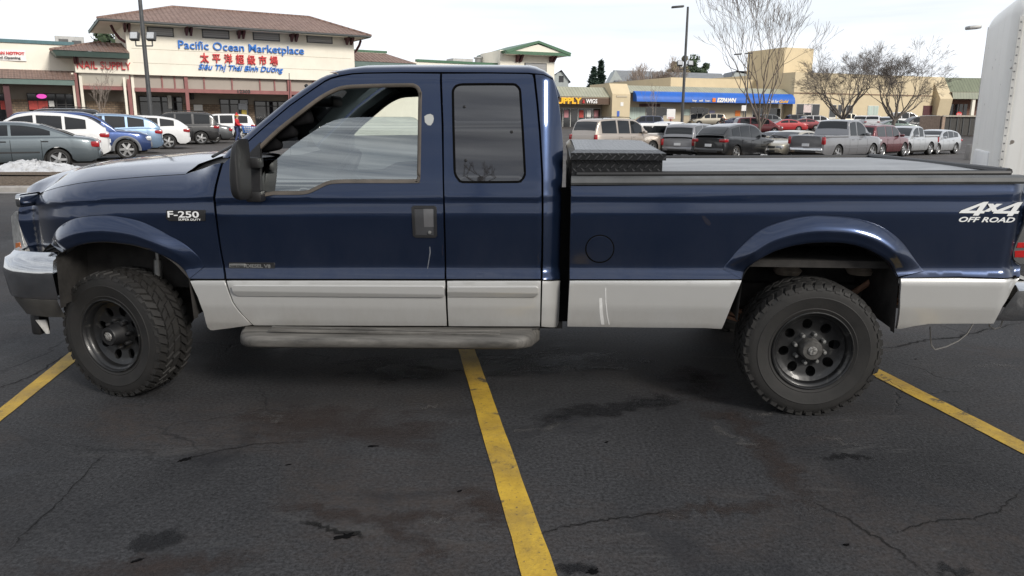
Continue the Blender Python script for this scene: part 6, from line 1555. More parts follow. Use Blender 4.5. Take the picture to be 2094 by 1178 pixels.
KIND = {
 'sedan': dict(L=4.95, W=1.86, H=1.43, r=.325, fx=.19, rx=.775, low=[(0, .62), (.02, .74), (.10, .84), (.27, .96), (.5, .99), (.8, 1.0), (.86, 1.0), (.97, .93), (1, .80)],
               gh=[(.24, .955), (.31, 1.16), (.40, 1.36), (.50, 1.43), (.60, 1.42), (.70, 1.34), (.80, 1.15), (.875, .99)], wf=.40, wr=.68, win=[(.345, .53), (.545, .745)], belt=.97),
 'suv': dict(L=4.8, W=1.88, H=1.76, r=.37, fx=.185, rx=.79, low=[(0, .72), (.02, .88), (.08, .98), (.25, 1.06), (.5, 1.08), (.9, 1.10), (.985, 1.10), (1, 1.0)],
             gh=[(.235, 1.05), (.33, 1.45), (.40, 1.66), (.47, 1.74), (.70, 1.76), (.90, 1.71), (.945, 1.62), (.985, 1.12)], wf=.40, wr=.925, win=[(.345, .51), (.53, .70), (.725, .90)], belt=1.07),
 'crossover': dict(L=4.65, W=1.86, H=1.66, r=.355, fx=.19, rx=.785, low=[(0, .66), (.02, .80), (.09, .92), (.26, 1.02), (.5, 1.03), (.8, 1.09), (.95, 1.10), (1, .98)],
             gh=[(.235, 1.0), (.33, 1.37), (.41, 1.58), (.52, 1.66), (.70, 1.63), (.84, 1.53), (.90, 1.44), (.985, 1.12)], wf=.41, wr=.86, win=[(.355, .52), (.54, .70), (.72, .855)], belt=1.03),
 'bigsuv': dict(L=5.2, W=1.98, H=1.93, r=.39, fx=.18, rx=.775, low=[(0, .82), (.02, 1.0), (.07, 1.08), (.24, 1.15), (.5, 1.15), (.95, 1.17), (.99, 1.17), (1, 1.05)],
             gh=[(.235, 1.14), (.32, 1.56), (.385, 1.80), (.45, 1.90), (.70, 1.93), (.91, 1.88), (.945, 1.80), (.99, 1.18)], wf=.385, wr=.93, win=[(.34, .50), (.52, .68), (.705, .91)], belt=1.15),
 'van': dict(L=5.0, W=1.95, H=1.78, r=.35, fx=.18, rx=.79, low=[(0, .66), (.02, .80), (.08, .92), (.19, 1.04), (.5, 1.04), (.95, 1.06), (1, .95)],
             gh=[(.13, .98), (.25, 1.40), (.335, 1.64), (.42, 1.74), (.70, 1.78), (.92, 1.73), (.955, 1.62), (.992, 1.08)], wf=.335, wr=.94, win=[(.30, .47), (.49, .69), (.715, .92)], belt=1.04),
 'pickup': dict(L=5.55, W=1.93, H=1.80, r=.39, fx=.18, rx=.775, low=[(0, .80), (.02, .98), (.07, 1.05), (.24, 1.12), (.36, 1.10), (.59, 1.10), (.61, 1.12), (.99, 1.13), (1, 1.10)],
             gh=[(.225, 1.10), (.30, 1.48), (.36, 1.70), (.41, 1.79), (.52, 1.80), (.585, 1.72), (.60, 1.50), (.612, 1.12)], wf=.36, wr=.575, win=[(.315, .455), (.475, .575)], belt=1.11, bed=True),
}
def vehicle(kind, px, py, head, paint, label, cat, group='cars parked in the lot', name=None, d=None, H=None, L=None, rack=False, clad=None, detail=True, rim=6, canopy=None, tailcol=True, chrome=False):
    K = dict(KIND[kind]); L_c = L or K['L']; W_ = K['W']; sz = (H / K['H']) if H else 1.0
    if d is None: p = ground(px, py)
    else:
        p = at(px, py, d); p.z = gz(p.x, p.y)
    v = empty(name or {'sedan': 'parked_sedan', 'pickup': 'parked_pickup_truck', 'van': 'parked_minivan'}.get(kind, 'parked_suv'), p, R(head), label, cat, group)
    X = lambda u: L_c * (.5 - u); r = K['r']
    lowp = K['low']; ghp = [(u, z * sz) for u, z in K['gh']]
    low = lambda u: float(np.interp(u, [q[0] for q in lowp], [q[1] for q in lowp])) * (1 + (sz - 1) * .6)
    gu = np.linspace(ghp[0][0], ghp[-1][0], 200); gzv = np.interp(gu, [q[0] for q in ghp], [q[1] for q in ghp]); kk = np.exp(-.5 * (np.arange(-12, 13) / 5.0) ** 2); kk /= kk.sum()
    gzs = np.convolve(np.pad(gzv, 12, mode='reflect', reflect_type='odd'), kk, mode='valid')
    ght = lambda u: float(np.interp(u, gu, gzs))
    wid = lambda u: W_ / 2 * (1 - .16 * max(0, (.12 - u) / .12) ** 2.2 - .12 * max(0, (u - .90) / .10) ** 2.2)
    zr0 = .26 + (.06 if kind in ('bigsuv', 'pickup', 'suv') else 0); Ra = r * 1.17
    us = set(np.round(np.linspace(0, 1, 40), 4)) | {.004, .012, .988, .996}
    for c in (K['fx'], K['rx']):
        for a in np.linspace(0, math.pi, 15): us.add(round(c + Ra * math.cos(a) * .999 / L_c, 4))
    us = sorted(us)
    def zbot(u):
        z = zr0 + .10 * max(0, (.05 - u) / .05) + .12 * max(0, (u - .95) / .05)
        for c in (K['fx'], K['rx']):
            dx = abs(u - c) * L_c
            if dx < Ra: z = max(z, r + math.sqrt(Ra * Ra - dx * dx))
        return z
    def endk(u): return 1 - .10 * max(0, (.012 - u) / .012) - .10 * max(0, (u - .988) / .012)
    vv = [0, .05, .18, .35, .52, .68, .84, .95, 1.0]; sh = [.945, .965, .985, .998, 1.0, .992, .975, .955, .925]
    def side_y(u, t): return wid(u) * endk(u) * float(np.interp(t, vv, sh))
    rows = []
    for u in us:
        zb, zt_ = zbot(u), low(u) * (1 - .04 * max(0, (.012 - u) / .012)); w0 = wid(u) * endk(u)
        half = []
        for t, s_ in zip(vv, sh):
            z = zb + (zt_ - zb) * t; tt = (z - zr0) / (zt_ - zr0); half.append((w0 * float(np.interp(tt, vv, sh)), z))
        half += [(w0 * .87, zt_ + .02), (w0 * .6, zt_ + .042), (0, zt_ + .05)]
        rows.append([(X(u), -y, z) for y, z in half] + [(X(u), y, z) for y, z in half[-2::-1]])
    b = MB().grid(rows); n = len(rows[0]); b.f += [tuple(range(n)), tuple(range((len(rows) - 1) * n, len(rows) * n))]
    body = b.build("body", paint, v, 38)
    us_g = np.linspace(ghp[0][0], ghp[-1][0], 34); wr_ = W_ / 2 * .765; zb0 = K['belt'] * (1 + (sz - 1) * .6); ztop = max(gzs)
    def gy(u, z): return wid(u) * .935 + (wr_ - wid(u) * .935) * max(0, min(1.1, (z - zb0) / (ztop - zb0)))
    rows = []
    for u in us_g:
        zt_ = ght(u); zl = min(low(u), zt_) - .03; half = []
        for t in (0, .4, .75, 1):
            z = zl + (zt_ - .05 - zl) * t; half.append((gy(u, z), z))
        yt = gy(u, zt_); half += [(yt - .012, zt_ - .018), (yt - .05, zt_), (yt * .6, zt_ + .02), (0, zt_ + .028)]
        rows.append([(X(u), -y, z) for y, z in half] + [(X(u), y, z) for y, z in half[-2::-1]])
    MB().grid(rows).build("roof", paint, v, 42)
    if canopy:
        c0, c1 = .625, .985; z0, z1 = 1.12, 1.74
        m = MB(); m.rbox(X(c1), X(c0), -W_ / 2 * .92, W_ / 2 * .92, z0, z1 * sz, .10, 3); m.build("bed_canopy", paint, v, 42)
        for s_ in (-1, 1): MB().rbox(X(.955), X(.655), s_ * W_ / 2 * .905 if s_ < 0 else W_ / 2 * .90, s_ * W_ / 2 * .935 if s_ > 0 else -W_ / 2 * .925, z0 + .16, z1 * sz - .14, .012, 1).build("canopy_window", M_CARGL, v) if s_ > 0 else MB().rbox(X(.955), X(.655), -W_ / 2 * .93, -W_ / 2 * .90, z0 + .16, z1 * sz - .14, .012, 1).build("canopy_window", M_CARGL, v)
        MB().rbox(X(.99), X(.97), -W_ * .36, W_ * .36, z0 + .14, z1 * sz - .14, .008, 1).build("canopy_window", M_CARGL, v)
    elif K.get('bed'):
        MB().box(X(.985), X(.622), -W_ / 2 * .84, W_ / 2 * .84, .75, 1.19).build("bed_floor", M_CARTRIM, v)
        for s_ in (-1, 1): MB().rbox(X(.992), X(.615), s_ * W_ / 2 * .90 - .06, s_ * W_ / 2 * .90 + .06, 1.10, 1.225, .03, 2).build("bed_rail", paint, v, 40)
        MB().rbox(X(1.0) - .0, X(.985), -W_ * .43, W_ * .43, .68, 1.22, .03, 2).build("tailgate", paint, v, 40)
    # glass
    def strip(u0, u1, nm, lift=.014):
        rows = []
        for u in np.linspace(u0, u1, 9):
            zt_ = ght(u); yt = gy(u, zt_) - .085; rows.append([(X(u), y, zt_ + .028 - .030 * (y / (yt + .085)) ** 2 + lift) for y in np.linspace(-yt, yt, 7)])
        return MB().grid(rows).build(nm, M_CARGL, v, 60)
    g0, g1 = ghp[0][0], ghp[-1][0]
    strip(g0 + .02, K['wf'] - .012, "windshield")
    strip(K['wr'] + (.012 if kind != 'pickup' else .004), g1 - .010, "rear_window", .018)
    for s_ in (-1, 1):
        for (a, c) in K['win']:
            rows = []
            for u in np.linspace(a, c, 8):
                z0_ = max(low(u), zb0) + .045; z1_ = max(z0_ + .005, ght(u) - .085)
                rows.append([(X(u), s_ * (gy(u, z) + .007), z) for z in np.linspace(z0_, z1_, 4)])
            MB().grid(rows).build("side_window", M_CARGL, v, 60)
    # running gear
    MB().box(X(.965), X(.035), -W_ * .40, W_ * .40, .20, .62).build("underbody", M_DARK, v)
    for c in (K['fx'], K['rx']):
        for s_ in (-1, 1):
            w_ = link(bpy.data.objects.new("wheel", rim5 if rim == 5 else rim6), v); w_.scale = (r, r, r); w_.location = (X(c), s_ * (W_ / 2 - .355 * r - .015), r)
            if s_ > 0: w_.rotation_euler = (0, 0, math.pi)
            link(bpy.data.objects.new("tyre", ctyre), w_); link(bpy.data.objects.new("brake_disc", cdisc), w_)
    # lamps, bumpers, plates
    fz = low(.03); rz_ = low(.97)
    for s_ in (-1, 1):
        MB().rbox(X(.062), X(-.0015), *sorted((s_ * wid(.02) * .60, s_ * wid(.035) * .985)), fz - .20, fz - .045, .035, 2).build("headlight", M_HLAMP, v, 40)
        if kind in ('sedan',): MB().rbox(X(1.002), X(.955), *sorted((s_ * wid(.97) * .58, s_ * wid(.965) * 1.004)), rz_ - .24, rz_ - .07, .03, 2).build("tail_light", M_TLAMP, v, 40)
        elif kind in ('crossover', 'suv'): MB().rbox(X(1.003), X(.935), *sorted((s_ * wid(.97) * .66, s_ * wid(.955) * 1.006)), rz_ - .21, rz_ - .06, .03, 2).build("tail_light", M_TLAMP, v, 40)
        else: MB().rbox(X(1.003), X(.975), *sorted((s_ * wid(.97) * .84, s_ * wid(.97) * 1.008)), rz_ - .36, rz_ - .02, .03, 2).build("tail_light", M_TLAMP, v, 40)
    MB().rbox(X(.02), X(-.004), -W_ * .25, W_ * .25, fz - .24, fz - .07, .03, 2).build("grille", M_CARTRIM, v, 40)
    for (ua, ub, nm) in ((-.006, .03, "front_bumper"), (.97, 1.006, "rear_bumper")):
        mt = clad or (M_CHROME if chrome else paint)
        q = MB(); uu = .985 if nm[0] == 'r' else .015
        q.rbox(X(ub), X(ua), -wid(uu) * .93, wid(uu) * .93, zr0 + .10, zr0 + .34, .07, 3); o = q.build(nm, mt, v, 40)
        MB().box(*sorted((X(ua) + (.004 if ua < .5 else -.004), X(ub) )), -.17, .17, zr0 + .42 if nm[0] == 'r' else zr0 + .16, zr0 + .55 if nm[0] == 'r' else zr0 + .29).build("number_plate", M_PLATE, v) if nm[0] == 'f' else MB().box(X(1.008), X(.99), -.17, .17, zr0 + .40, zr0 + .53).build("number_plate", M_PLATE, v)
        if detail: MB().rbox(*sorted((X(ua) + (.012 if ua < .5 else -.0), X(ub) - (0 if ua < .5 else .012))), -wid(uu) * .6, wid(uu) * .6, zr0 + .11, zr0 + .22, .02, 1).build("bumper_inlet", M_CARTRIM, o)
    if clad:
        for s_ in (-1, 1):
            for c in (K['fx'], K['rx']):
                pts = [(X(c) + (Ra + .03) * math.cos(a), s_ * (W_ / 2 * .985), r + (Ra + .03) * math.sin(a)) for a in np.linspace(-.1, math.pi + .1, 18)]
                MB().tube(pts, .055, 6).build("arch_cladding", clad, v, 40)
            MB().rbox(X(K['rx']) + Ra, X(K['fx']) - Ra, *sorted((s_ * W_ / 2 * .95, s_ * W_ / 2 * 1.005)), zr0 - .02, zr0 + .20, .03, 2).build("sill_cladding", clad, v, 40)
    if detail:
        for s_ in (-1, 1):
            MB().rbox(X(.345), X(.315), *sorted((s_ * W_ / 2 * .96, s_ * (W_ / 2 + .19))), zb0 + .02, zb0 + .17, .045, 2).build("door_mirror", paint if not clad else M_CARTRIM, v, 40)
            seams = [K['win'][0][0] - .015, (K['win'][0][1] + K['win'][1][0]) / 2] + ([K['win'][1][1] + .01] if kind != 'pickup' else [.60])
            for u in seams:
                if abs(u - K['rx']) * L_c < Ra: u = K['rx'] - (Ra + .02) / L_c
                rows = []
                for t in np.linspace(.04, .97, 8):
                    z = zr0 + (low(u) - zr0) * t; y = s_ * (side_y(u, t) + .0025); rows.append([(X(u) - .006, y, z), (X(u) + .006, y, z)])
                MB().grid(rows).build("door_gap", M_GAP, body)
            for a, c in K['win'][:2]:
                u = c - .03; z = low(u) - .13; t = (z - zr0) / (low(u) - zr0); y = side_y(u, t)
                MB().rbox(X(u) - .09, X(u) + .09, *sorted((s_ * (y - .01), s_ * (y + .028))), z - .016, z + .016, .010, 1).build("door_handle", paint if kind != 'sedan' else M_CARTRIM, body, 40)
            if kind in ('sedan', 'suv', 'pickup', 'bigsuv'):
                rows = []
                for u in np.linspace(K['fx'] + (Ra + .08) / L_c, K['rx'] - (Ra + .08) / L_c, 12):
                    rows.append([(X(u), s_ * (side_y(u, t) + d_), zr0 + (low(u) - zr0) * t) for t, d_ in ((.36, .0), (.365, .012), (.415, .012), (.42, .0))])
                MB().grid(rows).build("side_strip", M_CARTRIM if kind == 'sedan' else paint, body, 40)
    if rack:
        for s_ in (-1, 1):
            y = s_ * (wr_ - .10); zt_ = ztop
            pts = [(X(u), y, ght(u) + .025 + h_) for u, h_ in ((.46, 0), (.48, .06), (.6, .06), (.72, .06), (.84, .06), (.87, 0))]
            MB().tube(pts, .018, 6).build("roof_rail", M_CARTRIM, v, 40)
        for u in (.55, .78): MB().tube([(X(u), -wr_ + .1, ght(u) + .085), (X(u), wr_ - .1, ght(u) + .085)], .016, 6).build("roof_bar", M_CARTRIM, v, 40)
    return v
P_GRN = cpaint("grey_green_metallic", (.098, .120, .134)); P_WHT = cpaint("white_car_paint", (.64, .64, .64), .0, .4); P_BLU = cpaint("royal_blue_metallic", (.018, .045, .15)); P_LBL = cpaint("powder_blue_metallic", (.17, .25, .36))
P_BLK = cpaint("black_car_paint", (.005, .0055, .007), .2); P_GUN = cpaint("gunmetal_paint", (.07, .075, .08)); P_CHM = cpaint("champagne_metallic", (.42, .365, .315)); P_SIL = cpaint("silver_metallic", (.47, .48, .49)); P_GRY = cpaint("mid_grey_metallic", (.24, .24, .25))
P_MAR = cpaint("maroon_metallic", (.14, .02, .025)); P_RED = cpaint("bright_red_paint", (.40, .015, .02), .1); P_NVY = cpaint("dark_navy_paint", (.02, .026, .05)); P_BEI = cpaint("beige_metallic", (.45, .41, .33)); P_DGN = cpaint("dark_green_paint", (.025, .045, .04)); P_PBL = cpaint("slate_blue_metallic", (.10, .15, .22))
M_CLAD = pm("grey_cladding", (.15, .155, .165), .6, var=.15)
GL, GR, GF = 'cars parked left of the pickup', 'cars parked in angled bays on the right', 'cars parked near the far stores'
vehicle('sedan', 22, 347, 206, P_GRN, "grey-green sedan with dark windows beside the snow pile", "car", GL, rim=5, L=5.0)
vehicle('crossover', 76, 331, 207, P_WHT, "white crossover with red wraparound tail lamps right behind the grey-green sedan", "car", GL, H=1.72, L=4.75)
vehicle('suv', 170, 325, 28, P_BLU, "royal blue suv with grey cladding, its nose towards the pickup", "car", GL, clad=M_CLAD, rim=6)
vehicle('crossover', 212, 314, 207, P_LBL, "powder blue crossover parked behind the royal blue suv", "car", GL, L=4.75, H=1.70)
vehicle('crossover', 284, 304, 206, P_WHT, "white crossover with sloping tail next to the black suv", "car", GL, L=4.75, H=1.62, rim=5)
vehicle('suv', 358, 295, 205, P_BLK, "black suv with roof rails left of the person in red", "car", GL, rack=True, rim=5, H=1.82)
vehicle('sedan', 392, 285, 205, P_GUN, "dark grey hatchback poking out behind the black suv", "car", GL, d=47, L=4.6, H=1.5)
vehicle('suv', 446, 279, 204, P_WHT, "white suv farthest back, close to the supermarket doors", "car", GL, d=53, H=1.74)
vehicle('bigsuv', 108, 305, 207, P_BLK, "black suv whose roof and rails show above the white crossover", "car", GL, d=37, rack=True, L=4.9)
vehicle('suv', -112, 306, 28, P_MAR, "maroon suv at the left edge of the photo", "car", GL, d=35)
vehicle('bigsuv', 1262, 320, 40, P_CHM, "champagne coloured suv with roof rails right behind the tool box", "car", GR, rack=True, rim=6)
vehicle('pickup', 1362, 303, 32, P_WHT, "white pickup with white windowed bed canopy", "pickup truck", GR, d=43, canopy=True, H=1.86)
vehicle('van', 1420, 303, 56, P_GRY, "grey minivan seen from behind, left of the black suv", "car", GR, d=42.5)
vehicle('crossover', 1505, 306, 43, P_BLK, "black suv with red tail lamps and silver wheels behind the young tree", "car", GR, d=39, H=1.74, L=5.05, rim=5)
vehicle('sedan', 1620, 309, 220, P_BEI, "beige sedan facing out, partly hidden by the silver pickup", "car", GR, d=41, H=1.42)
vehicle('pickup', 1709, 313, 39, P_GRY, "grey silver extended cab pickup with open bed and chrome bumper", "pickup truck", GR, d=37.5, chrome=True, rim=5, H=1.92)
vehicle('sedan', 1590, 297, 222, P_PBL, "slate blue sedan behind the beige sedan", "car", GR, d=50, H=1.42)
vehicle('bigsuv', 1790, 306, 42, P_MAR, "maroon suv just behind the nose of the grey silver pickup", "car", GR, d=44, H=1.80, L=4.9)
vehicle('pickup', 1850, 303, 219, P_SIL, "bright silver double cab pickup facing the camera", "pickup truck", GR, d=48, H=1.76, L=5.2)
vehicle('crossover', 1907, 309, 219, P_SIL, "silver crossover facing the camera at the end of the row", "car", GR, d=51.5, H=1.58)
for (k_, px, d_, hd, pt, lb, ct, kw) in (
    ('suv', 1316, 92, 180, P_NVY, "dark blue suv roof above the champagne suv", "car", dict(L=4.6)),
    ('suv', 1447, 113, 180, P_BEI, "tan off-roader parked by the pawn shop door", "car", dict(H=1.8)),
    ('sedan', 1512, 104, 0, P_NVY, "dark blue sedan in front of the pawn shop", "car", {}),
    ('van', 1548, 84, 0, P_MAR, "maroon minivan behind the black suv", "car", {}),
    ('suv', 1575, 108, 0, P_GUN, "charcoal suv left of the red sedan", "car", {}),
    ('sedan', 1604, 92, 180, P_RED, "bright red sedan in the far row", "car", {}),
    ('sedan', 1640, 97, 180, P_MAR, "dark red sedan right of the bright red one", "car", {}),
    ('suv', 1640, 110, 0, P_BLK, "black suv behind the two red sedans", "car", {}),
    ('suv', 1672, 104, 0, P_GRY, "mid grey suv below the poster windows", "car", dict(H=1.72)),
    ('pickup', 1736, 112, 180, P_BEI, "cream work truck under the first spreading tree", "pickup truck", dict(H=1.9)),
    ('suv', 1761, 103, 60, P_WHT, "white suv between the two spreading trees, left one of the pair", "car", {}),
    ('suv', 1785, 101, 60, P_WHT, "white suv between the two spreading trees, right one of the pair", "car", dict(H=1.8)),
    ('crossover', 1812, 102, 60, P_SIL, "silver hatchback left of the second spreading tree trunk", "car", {}),
    ('van', 1849, 114, 0, P_WHT, "white van close to the beige store wall", "van", dict(H=2.1)),
    ('sedan', 1832, 92, 0, P_DGN, "dark green sedan under the second spreading tree", "car", {}),
    ('pickup', 1876, 94, 180, P_BLK, "black pickup in the far row", "pickup truck", {}),
    ('suv', 1911, 107, 0, P_GUN, "dark grey suv left of the stop sign", "car", {})):
    vehicle(k_, px, 265, hd, pt, lb, ct, GF, d=d_, detail=False, **kw)
# ---------------------------------------------------------------- trees
def barkmat(name, a, b2):
    m, N, L, b = newmat(name); L.new(ramp(N, L, noise(N, L, 9, 6, .7, stretch=(1, 1, .3)), [(.3, a), (.7, b2)]), b.inputs['Base Color']); b.inputs['Roughness'].default_value = .9; return m
BK1 = barkmat("grey_brown_bark", (.075, .058, .048), (.20, .165, .14)); BK2 = barkmat("dark_bark", (.075, .063, .055), (.19, .165, .145)); BK3 = barkmat("pale_twig_bark", (.20, .165, .14), (.36, .30, .26)); BK4 = barkmat("tan_twigs", (.23, .18, .15), (.33, .27, .23))
def bare_tree(base, h, spread, seed, mat, label, r0, fork, levels=5, group=None, up=.55, lean=(0, 0), nsplit=(2, 4), name="bare_tree", first=4, droop=0.0, rmin=.004, shrink=.72, twist=.22, limb=(.45, .62)):
    rng = random.Random(seed)
    t = empty(name, base, 0, label, "tree", group); tr = MB(); cr = MB()
    fz_ = h * fork
    pts = [Vector((0, 0, -.1))] + [Vector((lean[0] * k + rng.uniform(-.02, .02), lean[1] * k + rng.uniform(-.02, .02), fz_ * k)) for k in (.25, .5, .75, 1)]
    tr.tube(pts, [r0 * 1.35, r0 * 1.02, r0 * .94, r0 * .88, r0 * .84], 10)
    def grow(p, d, ln, r_, lev):
        n = 4 if lev < 3 else 3; pts = [p]; rad = [r_]; q = p.copy(); dd = d.copy()
        for k in range(n):
            dd = (dd + Vector((rng.uniform(-1, 1), rng.uniform(-1, 1), rng.uniform(-1, 1))) * twist + Vector((0, 0, (up - droop * lev) * .20))).normalized()
            q = q + dd * (ln / n); pts.append(q.copy()); rad.append(max(rmin, r_ * (1 - .42 * (k + 1) / n)))
        cr.tube(pts, rad, 6 if lev < 2 else (4 if lev < 4 else 3), False)
        if lev >= levels: return
        for k in range(rng.randint(*nsplit)):
            i = rng.choice([2, 3, len(pts) - 1, len(pts) - 1]) if k else len(pts) - 1
            ax_ = Vector((rng.uniform(-1, 1), rng.uniform(-1, 1), rng.uniform(-.4, .6))).normalized()
            ang = rng.uniform(.25, .75) * (1 if k else .55)
            nd = (dd * math.cos(ang) + (ax_ - dd * ax_.dot(dd)).normalized() * math.sin(ang)).normalized()
            grow(pts[i], nd, ln * rng.uniform(shrink - .14, shrink + .12), max(rmin, rad[i] * (.72 if k else .9)), lev + 1)
    H_ = h - fz_
    for k in range(first):
        a = 2 * math.pi * (k + rng.uniform(-.25, .25)) / first; tilt = rng.uniform(.5, 1.0) * spread
        d = Vector((math.cos(a) * tilt, math.sin(a) * tilt, 1)).normalized()
        grow(Vector((lean[0], lean[1], fz_ * rng.uniform(.86, 1.0))), d, H_ * rng.uniform(.34, .46), r0 * rng.uniform(*limb), 1)
    tr.build("trunk", mat, t, 60); cr.build("branches", mat, t, 60); return t
b_ = ground(1549, 321)
bare_tree(b_, 7.4, .68, 12, BK1, "young bare tree on the snowy island behind the pickup bed", .092, .24, 6, up=.66, first=6, nsplit=(2, 3), lean=(.02, 0), rmin=.007, shrink=.75, twist=.25, limb=(.5, .70))
def far(px, d):
    p = at(px, 240, d); p.z = gz(p.x, p.y); return p
bare_tree(far(1724, 76), 7.5, 1.25, 5, BK2, "left one of two dark spreading bare trees before the beige store", .22, .24, 7, "two spreading bare trees", up=.34, first=7, nsplit=(2, 4), droop=.06, rmin=.0072, shrink=.72, twist=.22)
bare_tree(far(1829, 78), 7.2, 1.25, 9, BK2, "right one of two dark spreading bare trees before the beige store", .20, .24, 7, "two spreading bare trees", up=.34, first=7, nsplit=(2, 4), droop=.06, rmin=.0072, shrink=.72, twist=.22)
bare_tree(far(1345, 155), 9.6, 1.0, 21, BK4, "pale bare tree rising behind the long grey house", .3, .25, 6, up=.5, first=6, nsplit=(3, 4), rmin=.018)
bare_tree(far(1300, 158), 8.0, 1.0, 24, BK4, "low pale bare tree at the left end of the long grey house roof", .25, .25, 6, up=.4, first=6, nsplit=(2, 4), rmin=.018)
bare_tree(far(207, 50), 3.9, .5, 31, BK3, "small pale bare sapling before the nail shop", .045, .30, 5, up=.7, first=4, nsplit=(2, 3), rmin=.007)
bare_tree(far(1338, 100), 4.6, .5, 33, BK3, "slim bare sapling in front of the blue awning, left", .05, .25, 5, up=.7, first=3, nsplit=(2, 2), rmin=.012)
bare_tree(Vector((-4.6, -23, 0)), 12.4, .9, 40, BK2, "bare tree behind the photographer, mirrored in the cab window", .16, .84, 4, up=.3, first=4, nsplit=(2, 2), rmin=.02)
bare_tree(Vector((3.2, -24, 0)), 7.0, .7, 44, BK2, "second bare tree behind the photographer, reflected faintly in the doors", .17, .32, 5, up=.5, first=5, nsplit=(2, 3), rmin=.012)
def leafmat(name, a, b2):
    m, N, L, b = newmat(name); L.new(ramp(N, L, noise(N, L, 1.6, 3, .6), [(.3, a), (.7, b2)]), b.inputs['Base Color']); b.inputs['Roughness'].default_value = .75; return m
LF1 = leafmat("spruce_needles", (.012, .030, .022), (.035, .065, .045)); LF2 = leafmat("pine_needles", (.018, .034, .016), (.05, .08, .035))
def conifer(base, h, w, seed, label, mat=LF1, name="conifer_tree", group=None):
    rng = random.Random(seed); t = empty(name, base, 0, label, "tree", group)
    MB().tube([(0, 0, -.2), (0, 0, h * .5), (0, 0, h * .98)], [h * .022, h * .014, .02], 8).build("trunk", BK2, t, 60)
    c = MB(); n = int(h * 9)
    for i in range(n):
        f = (i + rng.random()) / n; z = h * (.06 + .93 * f); rr_ = w * (1 - f) ** .85 * rng.uniform(.72, 1.12) + .05
        for k in range(rng.randint(4, 6)):
            a = rng.uniform(0, 2 * math.pi); L0 = rr_ * rng.uniform(.6, 1.0); dr = rng.uniform(-.35, -.05)
            for q in range(4):
                s_ = L0 * (q + 1) / 4; p = Vector((math.cos(a) * s_, math.sin(a) * s_, z + dr * s_ + .1 * q))
                e = h * .022 * rng.uniform(.8, 1.6); u_ = Vector((rng.uniform(-1, 1), rng.uniform(-1, 1), rng.uniform(-.3, .3))).normalized() * e * 1.7; v_ = Vector((rng.uniform(-.5, .5), rng.uniform(-.5, .5), rng.uniform(-1, .2))).normalized() * e
                c.add([p - u_, p + v_, p + u_, p - v_ * .4], [(0, 1, 2, 3)])
    c.build("crown", mat, t, recalc=False); return t
conifer(far(1212, 150), 10.5, 3.3, 3, "taller pointed spruce between the small house and the long house", group="spruces beyond the stores")
conifer(far(1226, 152), 11.7, 2.3, 7, "slimmer spruce with a spindly tip right beside the broad one", group="spruces beyond the stores")
conifer(far(1172, 158), 6.6, 1.2, 13, "thin young spruce near the small grey house", group="spruces beyond the stores")
conifer(far(1183, 156), 6.4, 1.9, 17, "stubby dark pine right of the thin young spruce", LF2, group="spruces beyond the stores")
def round_tree(base, h, w, zc, seed, label, mat=LF2):
    rng = random.Random(seed); t = empty("evergreen_tree", base, 0, label, "tree")
    MB().tube([(0, 0, -.2), (.1, 0, h * .5), (0, .1, h * .85)], [h * .03, h * .02, .05], 8).build("trunk", BK2, t, 60)
    c = MB(); cl = [(Vector((rng.gauss(0, .45) * w, rng.gauss(0, .45) * w, zc + rng.gauss(0, .35) * (h - zc))), rng.uniform(.25, .5) * w) for i in range(18)]
    for p0, r_ in cl:
        for k in range(150):
            d = Vector((rng.gauss(0, 1), rng.gauss(0, 1), rng.gauss(0, 1))).normalized(); p = p0 + d * r_ * rng.uniform(.6, 1.05); e = .22 * rng.uniform(.6, 1.3)
            u_ = d.orthogonal().normalized() * e; v_ = d.cross(u_).normalized() * e + d * rng.uniform(-.2, .2); c.add([p - u_, p + v_, p + u_, p - v_], [(0, 1, 2, 3)])
    c.build("crown", mat, t, recalc=False); return t
round_tree(far(246, 96), 11.9, 2.6, 9.5, 2, "dark evergreen treetop showing over the nail shop roof")
round_tree(far(1414, 175), 14.0, 3.0, 11.0, 5, "dark green treetop beside the tall lamp post beyond the roofs")
round_tree(far(1384, 172), 13.2, 2.2, 11.0, 8, "olive treetop left of the tall lamp post", leafmat("olive_needles", (.10, .085, .045), (.20, .17, .10)))
# the far side of the lot, behind the photographer: seen only as dark shapes mirrored in the paint
bh = empty("brick_hall_building", (-4, -62, 0), 0, "long low brown building behind the photographer", "building")
MB().box(-60, 70, -12, 0, -1, 5.5).build("wall", pm("brown_render", (.16, .125, .10), .85, var=.2, scale=.4), bh)
MB().box(-60.3, 70.3, -12.3, .3, 5.51, 6.1).build("parapet", pm("dark_parapet", (.06, .055, .05), .8), bh)
vehicle('van', 200, 900, 8, P_NVY, "dark navy van behind the photographer, seen only in reflections", "van", d=10, detail=False, H=1.95).location = (-6.5, -9.5, 0)
vehicle('suv', 200, 900, 4, P_BLK, "black suv behind the photographer, seen only in reflections", "car", d=10, detail=False).location = (1.8, -10.5, 0)

